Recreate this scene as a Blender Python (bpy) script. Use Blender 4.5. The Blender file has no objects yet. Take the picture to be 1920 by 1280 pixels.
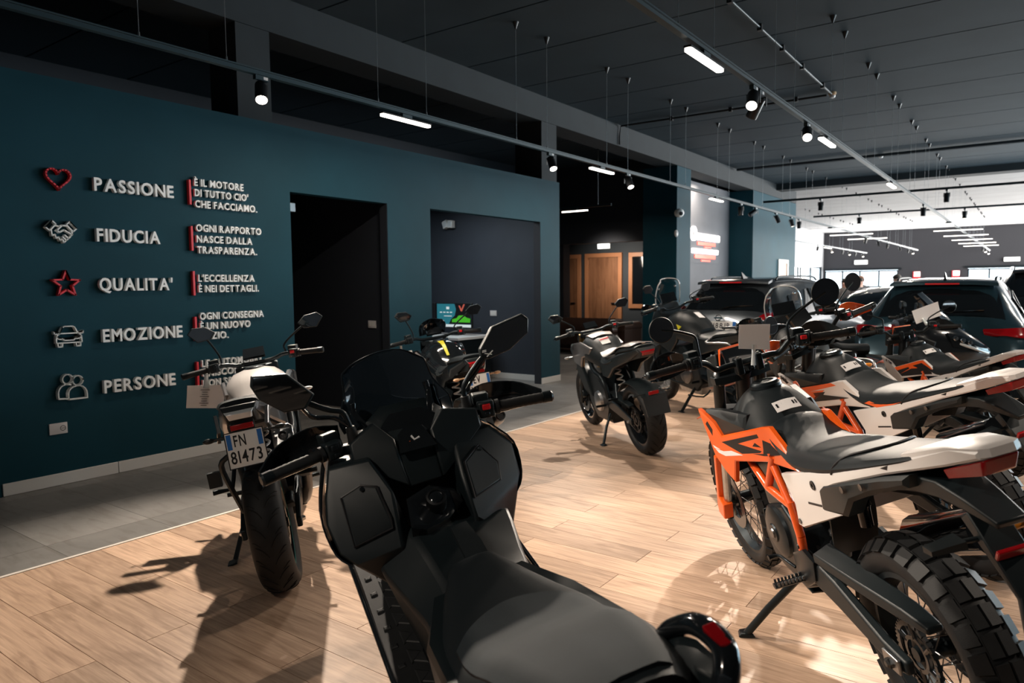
import bpy, bmesh, math, random
from mathutils import Vector, Matrix
from mathutils.bvhtree import BVHTree
random.seed(7)
SC = bpy.context.scene
COL = SC.collection
PI = math.pi

# ------------------------------------------------------------------ camera, world, exposure
cam_d = bpy.data.cameras.new('camera')
cam = bpy.data.objects.new('camera', cam_d)
COL.objects.link(cam)
SC.camera = cam
yaw, pitch, roll = -0.94147357, -0.0770425989, -0.009510948
fwd = Vector((-math.sin(yaw) * math.cos(pitch), math.cos(yaw) * math.cos(pitch), math.sin(pitch)))
rt = Vector((math.cos(yaw), math.sin(yaw), 0))
up = rt.cross(fwd)
R_ = rt * math.cos(roll) + up * math.sin(roll)
U_ = -rt * math.sin(roll) + up * math.cos(roll)
mw = Matrix((R_, U_, -fwd)).transposed().to_4x4()
mw.translation = (0, 0, 1.45)
cam.matrix_world = mw
cam_d.sensor_width = 36
cam_d.lens = 1340.75 / 1920 * 36
cam_d.clip_start = 0.05
cam_d.dof.use_dof = True
cam_d.dof.focus_distance = 3.0
cam_d.dof.aperture_fstop = 4.0

W = bpy.data.worlds.new('daylight')
SC.world = W
W.use_nodes = True
W.node_tree.nodes['Background'].inputs[0].default_value = (0.80, 0.92, 1.0, 1)
W.node_tree.nodes['Background'].inputs[1].default_value = 3.5
vs = SC.view_settings
vs.view_transform = 'Standard'
vs.look = 'None'
vs.exposure = 0.0
vs.gamma = 1.0
vs.use_curve_mapping = False
SC.cycles.max_bounces = 8
SC.cycles.sample_clamp_indirect = 4.0
SC.cycles.use_denoising = True

def area(name, loc, size, energy, col=(1, 1, 1), rot=(0, 0, 0), sy=None, spread=180):
    l = bpy.data.lights.new(name, 'AREA')
    l.energy = energy
    l.color = col
    l.size = size
    l.spread = math.radians(spread)
    if sy:
        l.shape = 'RECTANGLE'
        l.size_y = sy
    o = bpy.data.objects.new(name, l)
    o.location = loc
    o.rotation_euler = rot
    COL.objects.link(o)
    return o

# added fill lamps inside the unseen glazed front (right), daylight at the far end
area('daylight_fill_front', (17.0, -7.95, 2.0), 15, 480, (0.34, 0.78, 1.0), (math.radians(80), 0, math.radians(25)), 3.0)  # added fill, tinted teal to colour the shadows
area('daylight_far', (42.5, 3.0, 2.0), 12, 1800, (1.0, 0.97, 0.93), (math.radians(105), 0, math.radians(90)), 3.0)
area('daylight_fill_side', (30.0, -6.9, 2.4), 22, 4500, (1.0, 0.96, 0.92), (math.radians(100), 0, 0), 3.0)
WARM = (1.0, 0.86, 0.72)
SPOT_W = 420.0
LED_W = 30.0

# ------------------------------------------------------------------ materials
def mat(name, col, r=0.5, m=0.0, coat=0.0, es=0.0, ecol=None, nz=None, bump=None, spec=0.5, trans=0.0, alpha=1.0, ior=1.45):
    M = bpy.data.materials.new(name)
    M.use_nodes = True
    nt = M.node_tree
    b = nt.nodes['Principled BSDF']
    c = (col[0], col[1], col[2], 1)
    b.inputs['Base Color'].default_value = c
    b.inputs['Roughness'].default_value = r
    b.inputs['Metallic'].default_value = m
    b.inputs['Coat Weight'].default_value = coat
    b.inputs['Coat Roughness'].default_value = 0.06
    b.inputs['Specular IOR Level'].default_value = spec
    b.inputs['Transmission Weight'].default_value = trans
    b.inputs['Alpha'].default_value = alpha
    b.inputs['IOR'].default_value = ior
    if es:
        b.inputs['Emission Color'].default_value = (*(ecol or col), 1)
        b.inputs['Emission Strength'].default_value = es
    tc = None
    if nz or bump:
        tc = nt.nodes.new('ShaderNodeTexCoord')
    if nz:
        n = nt.nodes.new('ShaderNodeTexNoise')
        n.inputs['Scale'].default_value = nz[0]
        n.inputs['Detail'].default_value = 5
        nt.links.new(tc.outputs['Object'], n.inputs['Vector'])
        mx = nt.nodes.new('ShaderNodeMixRGB')
        mx.blend_type = 'MULTIPLY'
        mx.inputs[0].default_value = 1
        mx.inputs[1].default_value = c
        rp = nt.nodes.new('ShaderNodeMapRange')
        rp.inputs['From Min'].default_value = 0.3
        rp.inputs['From Max'].default_value = 0.7
        rp.inputs['To Min'].default_value = 1 - nz[1]
        rp.inputs['To Max'].default_value = 1 + nz[1]
        nt.links.new(n.outputs['Fac'], rp.inputs['Value'])
        nt.links.new(rp.outputs['Result'], mx.inputs[2])
        nt.links.new(mx.outputs[0], b.inputs['Base Color'])
    if bump:
        n = nt.nodes.new('ShaderNodeTexNoise')
        n.inputs['Scale'].default_value = bump[0]
        n.inputs['Detail'].default_value = 3
        nt.links.new(tc.outputs['Object'], n.inputs['Vector'])
        bp = nt.nodes.new('ShaderNodeBump')
        bp.inputs['Strength'].default_value = bump[1]
        bp.inputs['Distance'].default_value = 0.002
        nt.links.new(n.outputs['Fac'], bp.inputs['Height'])
        nt.links.new(bp.outputs['Normal'], b.inputs['Normal'])
    return M

M_ = {}
def dm(k, *a, **kw):
    M_[k] = mat(k, *a, **kw)
dm('wall_teal', (0.0065, 0.046, 0.066), 0.62, nz=(2, 0.08), bump=(160, 0.05), spec=0.15)
dm('wall_dark', (0.018, 0.022, 0.030), 0.7, nz=(2, 0.08))
dm('wall_grey', (0.13, 0.135, 0.15), 0.7, nz=(2, 0.08))
dm('wall_light', (0.45, 0.46, 0.48), 0.7, nz=(2, 0.05))
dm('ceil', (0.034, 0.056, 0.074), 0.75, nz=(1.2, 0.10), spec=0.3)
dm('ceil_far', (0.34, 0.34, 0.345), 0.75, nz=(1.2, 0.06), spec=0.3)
dm('wall_charcoal', (0.030, 0.030, 0.035), 0.7)
dm('ceil_joint', (0.012, 0.014, 0.016), 0.8)
dm('beam', (0.015, 0.022, 0.027), 0.75, nz=(3, 0.12))
dm('base_white', (0.68, 0.67, 0.64), 0.45)
dm('strip', (0.70, 0.64, 0.58), 0.4)
dm('letter_white', (0.92, 0.92, 0.90), 0.45)
dm('letter_red', (0.72, 0.03, 0.045), 0.4)
dm('blk_plastic', (0.0075, 0.0125, 0.0150), 0.42, bump=(700, 0.12), spec=0.45)
dm('blk_matte', (0.0085, 0.0130, 0.0155), 0.48, bump=(900, 0.10))
dm('blk_gloss', (0.008, 0.010, 0.012), 0.09, coat=0.6)
dm('blk_metal', (0.015, 0.021, 0.025), 0.36, m=0.6)
dm('rubber', (0.008, 0.009, 0.010), 0.58, nz=(30, 0.2), bump=(300, 0.15), spec=0.4)
dm('groove_shade', (0.003, 0.003, 0.003), 0.9)
dm('seat_fabric', (0.017, 0.026, 0.032), 0.75, nz=(9, 0.12), bump=(500, 0.25))
dm('seat_vinyl', (0.0115, 0.0160, 0.0190), 0.55, bump=(420, 0.18), spec=0.22)
dm('seat_grey', (0.105, 0.100, 0.098), 0.6, bump=(500, 0.2))
dm('stitch', (0.05, 0.055, 0.06), 0.7)
dm('orange', (0.86, 0.115, 0.010), 0.28, coat=0.3)
dm('orange_metal', (0.80, 0.10, 0.012), 0.30, coat=0.4)
dm('white_plastic', (0.72, 0.69, 0.67), 0.32, coat=0.2)
dm('red_plastic', (0.60, 0.015, 0.02), 0.3)
dm('red_lens', (0.28, 0.002, 0.005), 0.2, coat=0.35)
dm('amber', (0.75, 0.26, 0.03), 0.12, coat=1.0)
dm('amber_clear', (0.55, 0.34, 0.20), 0.12, coat=1.0)
dm('clear_lens', (0.75, 0.80, 0.82), 0.08, coat=1.0, m=0.3)
dm('chrome', (0.75, 0.77, 0.78), 0.12, m=1.0)
dm('alu', (0.48, 0.49, 0.50), 0.30, m=1.0, nz=(40, 0.1))
dm('steel_dark', (0.14, 0.145, 0.15), 0.30, m=1.0)
dm('gold', (0.60, 0.38, 0.14), 0.3, m=1.0)
dm('mirror', (0.60, 0.63, 0.65), 0.02, m=1.0)
dm('smoke', (0.010, 0.016, 0.022), 0.05, coat=0.8)
dm('clear', (0.92, 0.97, 1.0), 0.02, trans=1.0, ior=1.25)
dm('clear_screen', (0.90, 0.97, 1.0), 0.03, trans=1.0, ior=1.5)
dm('paper', (0.90, 0.87, 0.86), 0.7)
dm('plate_white', (0.80, 0.80, 0.78), 0.35)
dm('plate_blue', (0.03, 0.16, 0.50), 0.35)
dm('ink', (0.008, 0.008, 0.010), 0.5)
dm('white_paint', (0.80, 0.80, 0.80), 0.4)
dm('tank_silver', (0.58, 0.55, 0.53), 0.30, m=0.2, coat=0.5)
dm('grey_paint', (0.14, 0.14, 0.145), 0.30, m=0.5, coat=0.8)
dm('yellow', (0.72, 0.66, 0.04), 0.3, coat=0.4)
dm('teal_rim', (0.02, 0.35, 0.33), 0.3, coat=0.5)
dm('bubble', (0.62, 0.62, 0.63), 0.18, bump=(60, 1.0), coat=0.6)
dm('car_grey', (0.075, 0.088, 0.102), 0.28, m=0.55, coat=1.0)
dm('car_teal', (0.022, 0.055, 0.075), 0.22, m=0.4, coat=1.0)
dm('car_black', (0.012, 0.015, 0.018), 0.2, m=0.2, coat=1.0)
dm('car_green', (0.020, 0.060, 0.055), 0.2, m=0.3, coat=1.0)
dm('car_silver', (0.42, 0.43, 0.44), 0.25, m=0.6, coat=1.0)
dm('glass_dark', (0.006, 0.008, 0.010), 0.04, coat=1.0)
dm('led', (1, 0.93, 0.84), 0.4, es=9.0, ecol=(1.0, 0.90, 0.78))
dm('led_far', (1, 0.93, 0.84), 0.4, es=5.0, ecol=(1.0, 0.93, 0.84))
dm('exit_light', (0.9, 1, 0.95), 0.4, es=3.0, ecol=(0.95, 1.0, 0.97))
dm('sign_white', (1, 0.95, 0.9), 0.4, es=4.0, ecol=(1.0, 0.92, 0.88))
dm('sign_red', (1, 0.12, 0.08), 0.4, es=1.6, ecol=(1.0, 0.10, 0.06))
dm('wire', (0.30, 0.33, 0.35), 0.4, m=0.5)
dm('track', (0.030, 0.052, 0.062), 0.4, m=0.3)
dm('fix_black', (0.012, 0.013, 0.015), 0.4)
dm('wood_door', (0.30, 0.135, 0.065), 0.45)
dm('wood_frame', (0.45, 0.20, 0.095), 0.4)
dm('leather', (0.040, 0.020, 0.014), 0.38)
dm('switch', (0.62, 0.60, 0.60), 0.4)
dm('skin', (0.55, 0.32, 0.24), 0.5)
dm('cloth_navy', (0.012, 0.02, 0.035), 0.8)
dm('cloth_grey', (0.14, 0.13, 0.13), 0.8)
dm('cloth_red', (0.25, 0.05, 0.04), 0.8)
dm('hair', (0.02, 0.014, 0.01), 0.6)
dm('hair_light', (0.20, 0.09, 0.05), 0.6)
dm('desk_white', (0.6, 0.6, 0.6), 0.4)
dm('sensor', (0.62, 0.40, 0.22), 0.5)
dm('screen_on', (0.02, 0.12, 0.15), 0.2, es=0.45, ecol=(0.03, 0.22, 0.28))
dm('screen_green', (0.05, 0.35, 0.03), 0.2, es=0.32, ecol=(0.12, 0.75, 0.03))
dm('screen_white', (0.6, 0.7, 0.7), 0.2, es=0.4, ecol=(0.9, 0.95, 0.95))
dm('screen_red', (0.5, 0.1, 0.08), 0.2, es=0.5, ecol=(0.5, 0.1, 0.06))

def nodes_wood(M, c_dark, c_light, sx, sy, rough):
    nt = M.node_tree
    b = nt.nodes['Principled BSDF']
    N, L = nt.nodes.new, nt.links.new
    tc = N('ShaderNodeTexCoord'); oi = N('ShaderNodeObjectInfo'); ge = N('ShaderNodeNewGeometry')
    ad = N('ShaderNodeMath'); ad.operation = 'ADD'
    L(oi.outputs['Random'], ad.inputs[0]); L(ge.outputs['Random Per Island'], ad.inputs[1])
    ml = N('ShaderNodeMath'); ml.operation = 'MULTIPLY'; ml.inputs[1].default_value = 37.0
    L(ad.outputs[0], ml.inputs[0])
    va = N('ShaderNodeVectorMath'); va.operation = 'ADD'
    L(tc.outputs['Object'], va.inputs[0]); L(ml.outputs[0], va.inputs[1])
    mp = N('ShaderNodeMapping'); mp.inputs['Scale'].default_value = (sx, sy, 1)
    L(va.outputs[0], mp.inputs['Vector'])
    n1 = N('ShaderNodeTexNoise'); n1.inputs['Scale'].default_value = 1.0; n1.inputs['Detail'].default_value = 8
    n1.inputs['Roughness'].default_value = 0.62; n1.inputs['Distortion'].default_value = 0.6
    L(mp.outputs[0], n1.inputs['Vector'])
    mp2 = N('ShaderNodeMapping'); mp2.inputs['Scale'].default_value = (14, 2.6, 1)
    L(va.outputs[0], mp2.inputs['Vector'])
    n2 = N('ShaderNodeTexNoise'); n2.inputs['Scale'].default_value = 1.0; n2.inputs['Detail'].default_value = 4; n2.inputs['Distortion'].default_value = 1.2
    L(mp2.outputs[0], n2.inputs['Vector'])
    rp = N('ShaderNodeValToRGB')
    rp.color_ramp.elements[0].position = 0.30; rp.color_ramp.elements[0].color = (*c_dark, 1)
    rp.color_ramp.elements[1].position = 0.68; rp.color_ramp.elements[1].color = (*c_light, 1)
    L(n1.outputs['Fac'], rp.inputs['Fac'])
    mx = N('ShaderNodeMixRGB'); mx.blend_type = 'MULTIPLY'; mx.inputs[0].default_value = 0.55
    r2 = N('ShaderNodeValToRGB')
    r2.color_ramp.elements[0].position = 0.30; r2.color_ramp.elements[0].color = (0.55, 0.50, 0.46, 1)
    r2.color_ramp.elements[1].position = 0.50; r2.color_ramp.elements[1].color = (1, 1, 1, 1)
    L(n2.outputs['Fac'], r2.inputs['Fac'])
    L(rp.outputs[0], mx.inputs[1]); L(r2.outputs[0], mx.inputs[2])
    fr = N('ShaderNodeMath'); fr.operation = 'FRACT'
    L(ad.outputs[0], fr.inputs[0])
    mr = N('ShaderNodeMapRange'); mr.inputs['To Min'].default_value = 0.74; mr.inputs['To Max'].default_value = 1.10
    L(fr.outputs[0], mr.inputs['Value'])
    m3 = N('ShaderNodeMixRGB'); m3.blend_type = 'MULTIPLY'; m3.inputs[0].default_value = 1
    L(mx.outputs[0], m3.inputs[1]); L(mr.outputs[0], m3.inputs[2])
    L(m3.outputs[0], b.inputs['Base Color'])
    b.inputs['Roughness'].default_value = rough
dm('plank', (0.5, 0.3, 0.2), 0.36)
nodes_wood(M_['plank'], (0.38, 0.245, 0.165), (0.64, 0.445, 0.315), 60, 2.6, 0.44)
nodes_wood(M_['wood_door'], (0.17, 0.075, 0.036), (0.30, 0.14, 0.07), 2, 14, 0.45)
dm('tile', (0.2, 0.19, 0.18), 0.4)
nodes_wood(M_['tile'], (0.165, 0.160, 0.152), (0.255, 0.244, 0.232), 2.2, 2.2, 0.42)
dm('grout', (0.035, 0.026, 0.02), 0.85)


# ------------------------------------------------------------------ mesh helpers
def cr(P, n, closed=False):
    P = [Vector(p) for p in P]
    out = []
    N = len(P)
    if n <= 1:
        return P
    segs = N if closed else N - 1
    for i in range(segs):
        if closed:
            a, b, c, d = P[i - 1], P[i], P[(i + 1) % N], P[(i + 2) % N]
        else:
            b, c = P[i], P[i + 1]
            a = P[i - 1] if i else b + (b - c)
            d = P[i + 2] if i + 2 < N else c + (c - b)
        for k in range(n):
            t = k / n
            out.append(0.5 * ((2 * b) + (c - a) * t + (2 * a - 5 * b + 4 * c - d) * t * t + (3 * b - a - 3 * c + d) * t ** 3))
    if not closed:
        out.append(P[-1])
    return out

class MB:
    def __init__(s):
        s.v = []; s.f = []
    def add(s, v, f):
        o = len(s.v)
        s.v += [tuple(p) for p in v]
        s.f += [tuple(i + o for i in q) for q in f]
        return s
    def box(s, c, d, rot=None):
        h = [x / 2 for x in d]
        v = [Vector((x * h[0], y * h[1], z * h[2])) for x in (-1, 1) for y in (-1, 1) for z in (-1, 1)]
        if rot is not None:
            v = [rot @ p for p in v]
        c = Vector(c)
        return s.add([p + c for p in v], [(0, 1, 3, 2), (4, 6, 7, 5), (0, 4, 5, 1), (2, 3, 7, 6), (0, 2, 6, 4), (1, 5, 7, 3)])
    def bb(s, a, b):
        return s.box([(a[i] + b[i]) / 2 for i in range(3)], [abs(b[i] - a[i]) for i in range(3)])
    def tube(s, P, r, n=8, sub=4, flat=None):
        P = cr(P, sub) if sub > 1 and len(P) > 2 else [Vector(p) for p in P]
        m = len(P)
        rr = r if isinstance(r, (list, tuple)) else [r] * m
        if len(rr) != m:
            rr = [rr[min(int(i * (len(rr) - 1) / (m - 1)), len(rr) - 2)] * (1 - (i * (len(rr) - 1) / (m - 1)) % 1) + rr[min(int(i * (len(rr) - 1) / (m - 1)) + 1, len(rr) - 1)] * ((i * (len(rr) - 1) / (m - 1)) % 1) if i < m - 1 else rr[-1] for i in range(m)]
        v = []; f = []
        nrm = None
        for i, p in enumerate(P):
            t = (P[min(i + 1, m - 1)] - P[max(i - 1, 0)])
            if t.length < 1e-9:
                t = Vector((0, 0, 1))
            t.normalize()
            if nrm is None:
                nrm = t.orthogonal().normalized()
                if flat is not None:
                    nrm = (Vector(flat[0]) - t * t.dot(Vector(flat[0]))).normalized()
            else:
                nrm = (nrm - t * t.dot(nrm)).normalized()
            bi = t.cross(nrm)
            k2 = flat[1] if flat else 1.0
            for k in range(n):
                a = 2 * PI * k / n
                v.append(p + nrm * math.cos(a) * rr[i] + bi * math.sin(a) * rr[i] * k2)
        for i in range(m - 1):
            for k in range(n):
                f.append((i * n + k, i * n + (k + 1) % n, (i + 1) * n + (k + 1) % n, (i + 1) * n + k))
        f.append(tuple(range(n))); f.append(tuple((m - 1) * n + k for k in range(n)))
        return s.add(v, f)
    def cyl(s, a, b, r, r2=None, n=16):
        return s.tube([a, b], [r, r if r2 is None else r2], n, 1)
    def rev(s, prof, c, ax='y', n=32, closed=False, arc=None):
        c = Vector(c)
        A = {'x': Vector((1, 0, 0)), 'y': Vector((0, 1, 0)), 'z': Vector((0, 0, 1))}[ax] if isinstance(ax, str) else Vector(ax).normalized()
        e1 = A.orthogonal().normalized() if not isinstance(ax, str) else {'x': Vector((0, 1, 0)), 'y': Vector((0, 0, 1)), 'z': Vector((1, 0, 0))}[ax]
        e2 = A.cross(e1)
        m = len(prof)
        v = []; f = []
        for k in range(n):
            a = 2 * PI * k / n
            d = e1 * math.cos(a) + e2 * math.sin(a)
            for (r, h) in prof:
                v.append(c + d * r + A * h)
        for k in range(n):
            k2 = (k + 1) % n
            for i in range(m if closed else m - 1):
                j = (i + 1) % m
                f.append((k * m + i, k * m + j, k2 * m + j, k2 * m + i))
        if not closed:
            if prof[0][0] > 1e-6:
                f.append(tuple(k * m for k in range(n)))
            if prof[-1][0] > 1e-6:
                f.append(tuple(k * m + m - 1 for k in range(n)))
        return s.add(v, f)
    def ell(s, c, r, n=14, k=8):
        c = Vector(c)
        v = [c + Vector((0, 0, r[2]))]; f = []
        for i in range(1, k):
            t = PI * i / k
            for j in range(n):
                a = 2 * PI * j / n
                v.append(c + Vector((r[0] * math.sin(t) * math.cos(a), r[1] * math.sin(t) * math.sin(a), r[2] * math.cos(t))))
        v.append(c - Vector((0, 0, r[2])))
        for j in range(n):
            f.append((0, 1 + j, 1 + (j + 1) % n))
            f.append((len(v) - 1, 1 + (k - 2) * n + (j + 1) % n, 1 + (k - 2) * n + j))
        for i in range(k - 2):
            for j in range(n):
                f.append((1 + i * n + j, 1 + i * n + (j + 1) % n, 1 + (i + 1) * n + (j + 1) % n, 1 + (i + 1) * n + j))
        return s.add(v, f)
    def loft(s, secs, nu=1, nv=1, caps=True):
        # secs: closed loops with equal counts
        L = [cr(q, nv, True) if nv > 1 else [Vector(p) for p in q] for q in secs]
        m = len(L[0])
        if nu > 1:
            cols = [cr([q[k] for q in L], nu) for k in range(m)]
            L = [[cols[k][i] for k in range(m)] for i in range(len(cols[0]))]
        v = [p for q in L for p in q]; f = []
        for i in range(len(L) - 1):
            for k in range(m):
                f.append((i * m + k, i * m + (k + 1) % m, (i + 1) * m + (k + 1) % m, (i + 1) * m + k))
        if caps:
            f.append(tuple(range(m))); f.append(tuple((len(L) - 1) * m + k for k in range(m)))
        return s.add(v, f)
    def sym(s, secs, nu=1, nv=1):
        # secs: (x, [(y,z)...]) half profiles from the top centre down to the bottom centre
        Q = []
        for x, h in secs:
            hh = [Vector(((p[2] if len(p) > 2 else x), p[0], p[1])) for p in h]
            Q.append(hh + [Vector((p.x, -p.y, p.z)) for p in reversed(hh) if abs(p.y) > 1e-6])
        return s.loft(Q, nu, nv)
    def shell(s, rows, nu=4, nv=4, t=0.004):
        G = [cr(q, nv) for q in rows]
        m = len(G[0])
        cols = [cr([q[k] for q in G], nu) for k in range(m)]
        n = len(cols[0])
        G = [[cols[k][i] for k in range(m)] for i in range(n)]
        v = [p for q in G for p in q]; f = []
        w = []
        for i in range(n):
            for k in range(m):
                du = G[min(i + 1, n - 1)][k] - G[max(i - 1, 0)][k]
                dv = G[i][min(k + 1, m - 1)] - G[i][max(k - 1, 0)]
                no = du.cross(dv)
                no = no.normalized() if no.length > 1e-9 else Vector((0, 0, 1))
                w.append(G[i][k] - no * t)
        o = len(v)
        v = v + w
        for i in range(n - 1):
            for k in range(m - 1):
                a, b, c, d = i * m + k, i * m + k + 1, (i + 1) * m + k + 1, (i + 1) * m + k
                f.append((a, b, c, d)); f.append((o + a, o + d, o + c, o + b))
        for i in range(n - 1):
            f.append((i * m, (i + 1) * m, o + (i + 1) * m, o + i * m))
            f.append((i * m + m - 1, o + i * m + m - 1, o + (i + 1) * m + m - 1, (i + 1) * m + m - 1))
        for k in range(m - 1):
            f.append((k, o + k, o + k + 1, k + 1))
            q = (n - 1) * m
            f.append((q + k, q + k + 1, o + q + k + 1, o + q + k))
        return s.add(v, f)
    def plate(s, P, t, inset=0.0, rise=0.0):
        # P: 3D outline (roughly planar); t: vector or number (along the normal) towards the back
        P = [Vector(p) for p in P]
        n = len(P)
        no = Vector((0, 0, 0))
        for i in range(n):
            a, b = P[i], P[(i + 1) % n]
            no += Vector(((a.y - b.y) * (a.z + b.z), (a.z - b.z) * (a.x + b.x), (a.x - b.x) * (a.y + b.y)))
        no.normalize()
        T = Vector(t) if isinstance(t, (tuple, list, Vector)) else -no * t
        if T.dot(no) > 0:
            P.reverse(); no = -no
        v = list(P) + [p + T for p in P]
        f = [tuple(n + i for i in reversed(range(n)))]
        for i in range(n):
            j = (i + 1) % n
            f.append((i, n + i, n + j, j))
        if inset:
            Q = []
            for i in range(n):
                e1 = (P[i] - P[i - 1]).normalized(); e2 = (P[(i + 1) % n] - P[i]).normalized()
                n1 = no.cross(e1); n2 = no.cross(e2)
                b = n1 + n2
                if b.length < 1e-6:
                    b = n1
                b.normalize()
                k = max(0.5, b.dot(n1))
                Q.append(P[i] + b * inset / k + no * rise)
            v += Q
            for i in range(n):
                j = (i + 1) % n
                f.append((i, j, 2 * n + j, 2 * n + i))
            f.append(tuple(2 * n + i for i in range(n)))
        else:
            f.append(tuple(range(n)))
        return s.add(v, f)
    def hull(s, P):
        bm = bmesh.new()
        for p in P:
            bm.verts.new(p)
        r = bmesh.ops.convex_hull(bm, input=bm.verts)
        dead = [g for g in r['geom_interior'] if isinstance(g, bmesh.types.BMVert)] + [g for g in r['geom_unused'] if isinstance(g, bmesh.types.BMVert)]
        if dead:
            bmesh.ops.delete(bm, geom=list(set(dead)), context='VERTS')
        bmesh.ops.dissolve_limit(bm, angle_limit=0.02, verts=bm.verts, edges=bm.edges)
        bm.verts.index_update()
        v = [w.co.copy() for w in bm.verts]
        f = [[w.index for w in q.verts] for q in bm.faces]
        bm.free()
        return s.add(v, f)
    def mir(s):
        n = len(s.v)
        s.v += [(a, -b, c) for a, b, c in s.v[:n]]
        s.f += [tuple(i + n for i in reversed(q)) for q in s.f]
        return s
    def xf(s, M):
        s.v = [tuple(M @ Vector(p)) for p in s.v]
        return s

def mesh(name, mb, m=None, ang=35):
    me = bpy.data.meshes.new(name)
    me.from_pydata(mb.v, [], mb.f)
    bm = bmesh.new()
    bm.from_mesh(me)
    bmesh.ops.recalc_face_normals(bm, faces=bm.faces)
    big = [f for f in bm.faces if len(f.verts) > 4]
    if big:
        bmesh.ops.triangulate(bm, faces=big)
    bm.to_mesh(me)
    bm.free()
    if ang:
        me.shade_smooth()
        me.set_sharp_from_angle(angle=math.radians(ang))
    if m:
        me.materials.append(M_[m] if isinstance(m, str) else m)
    return me

def ob(name, mb, m, par=None, ang=35, bev=0, kind=None, label=None, seg=2):
    me = mb if isinstance(mb, bpy.types.Mesh) else mesh(name, mb, m, ang)
    o = bpy.data.objects.new(name, me)
    COL.objects.link(o)
    if par is not None:
        o.parent = par
    if bev:
        b = o.modifiers.new('bevel', 'BEVEL')
        b.width = bev; b.segments = seg; b.limit_method = 'ANGLE'; b.angle_limit = math.radians(28)
    if kind:
        o['kind'] = kind
    if label:
        o['label'] = label
    return o

def tag(o, label, cat, group=None):
    o['label'] = label; o['category'] = cat
    if group:
        o['group'] = group
    return o

def thing(name, label, cat, loc=(0, 0, 0), rz=0, group=None):
    o = bpy.data.objects.new(name, None)
    COL.objects.link(o)
    o.location = loc
    o.rotation_euler = (0, 0, rz)
    o.empty_display_size = 0.1
    return tag(o, label, cat, group)

def vehicle(name, label, cat, q, group=None):
    x, y, h, l = q
    o = thing(name, label, cat, group=group)
    ch, sh, cl, sl = math.cos(h), math.sin(h), math.cos(l), math.sin(l)
    X = Vector((ch, sh, 0)); Y = Vector((-sh * cl, ch * cl, -sl)); Z = Vector((-sh * sl, ch * sl, cl))
    m = Matrix((X, Y, Z)).transposed().to_4x4()
    m.translation = (x, y, 0)
    o.matrix_world = m
    return o

_gl = {}
def glyph(ch, size, ext, off, m):
    k = (ch, size, ext, off, m)
    if k not in _gl:
        cu = bpy.data.curves.new('glyph', 'FONT')
        cu.body = ch; cu.size = size; cu.extrude = ext; cu.offset = off; cu.resolution_u = 3
        o = bpy.data.objects.new('glyph', cu)
        me = bpy.data.meshes.new_from_object(o)
        me.materials.clear()
        me.materials.append(M_[m])
        xs = [v.co.x for v in me.vertices] or [0]
        _gl[k] = (me, min(xs), max(xs))
        bpy.data.objects.remove(o)
        bpy.data.curves.remove(cu)
    return _gl[k]

def text(s, par, M, size, m, ext=0.0008, off=0.0, track=0.10, part='letter', align='l', sx=1.0, width=None):
    """letters as parts: M maps text space (x right, y up, z out) into the parent's space"""
    items = []; x = 0
    for ch in s:
        if ch == ' ':
            x += size * 0.30; continue
        me, a, b = glyph(ch, size, ext, off, m)
        items.append((ch, me, x - a)); x += (b - a) + size * track
    if width:
        sx = width / max(x, 1e-6)
    x0 = {'l': 0, 'c': -x / 2, 'r': -x}[align]
    for ch, me, px in items:
        o = bpy.data.objects.new(part, me)
        COL.objects.link(o)
        if par is not None:
            o.parent = par
        o.matrix_local = M @ Matrix.Diagonal((sx, 1, 1, 1)) @ Matrix.Translation((px + x0, 0, 0))
    return x * sx

def frameM(o, xdir, ydir):
    x = Vector(xdir).normalized(); y = Vector(ydir); y = (y - x * x.dot(y)).normalized(); z = x.cross(y)
    m = Matrix((x, y, z)).transposed().to_4x4()
    m.translation = o
    return m
# ------------------------------------------------------------------ the room
def st(name, mb, m, par=None, bev=0, kind='structure'):
    o = ob(name, mb, m, par, 30, bev)
    if par is None:
        o['kind'] = kind
    return o
YW = 5.84          # face of the lettered wall
ZC = 4.25          # ceiling
ZT = 3.014         # light tracks

fl = st('floor', MB().bb((-4.2, -8.2, -0.12), (44, 10.4, -0.012)), 'grout')
# oak planks, one object each near the camera, the rest joined
PW, PL = 0.192, 1.285
pm = mesh('plank', MB().plate([(0.0013, 0.0013, 0), (PW - 0.0013, 0.0013, 0), (PW - 0.0013, PL - 0.0018, 0), (0.0013, PL - 0.0018, 0)], (0, 0, -0.012)), 'plank', 0)
spots_ = []
rest = MB()
for k in range(-27, 66):
    x = 1.41 + PW * k
    j0 = 2.92 if k % 2 == 0 else 2.28
    for n in range(-7, 3):
        y = j0 + PL * n
        if y > 4.17 or y < -6.2:
            continue
        y1 = min(y + PL, 4.172)
        cx, cy = x + PW / 2, (y + y1) / 2
        d = cx * 0.808 + cy * 0.589
        lat = cx * 0.589 - cy * 0.808
        inview = d > 0.6 and abs(lat) < d * 0.76 + 0.5
        spots_.append(((not inview) * 100 + d, x, y, y1))
spots_.sort()
for i, (d, x, y, y1) in enumerate(spots_):
    if i < 290 and d < 100:
        if y1 - y > PL - 0.01:
            o = bpy.data.objects.new('plank', pm)
        else:
            o = bpy.data.objects.new('plank', mesh('plank', MB().plate([(0.0013, 0.0013, 0), (PW - 0.0013, 0.0013, 0), (PW - 0.0013, y1 - y, 0), (0.0013, y1 - y, 0)], (0, 0, -0.012)), 'plank', 0))
        COL.objects.link(o)
        o.parent = fl
        o.location = (x, y, 0)
    else:
        rest.bb((x + 0.0013, y + 0.0013, -0.012), (x + PW - 0.0013, y1 - 0.0018, 0))
o = ob('planks', rest, 'plank', fl, 0)
o['kind'] = 'stuff'
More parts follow.
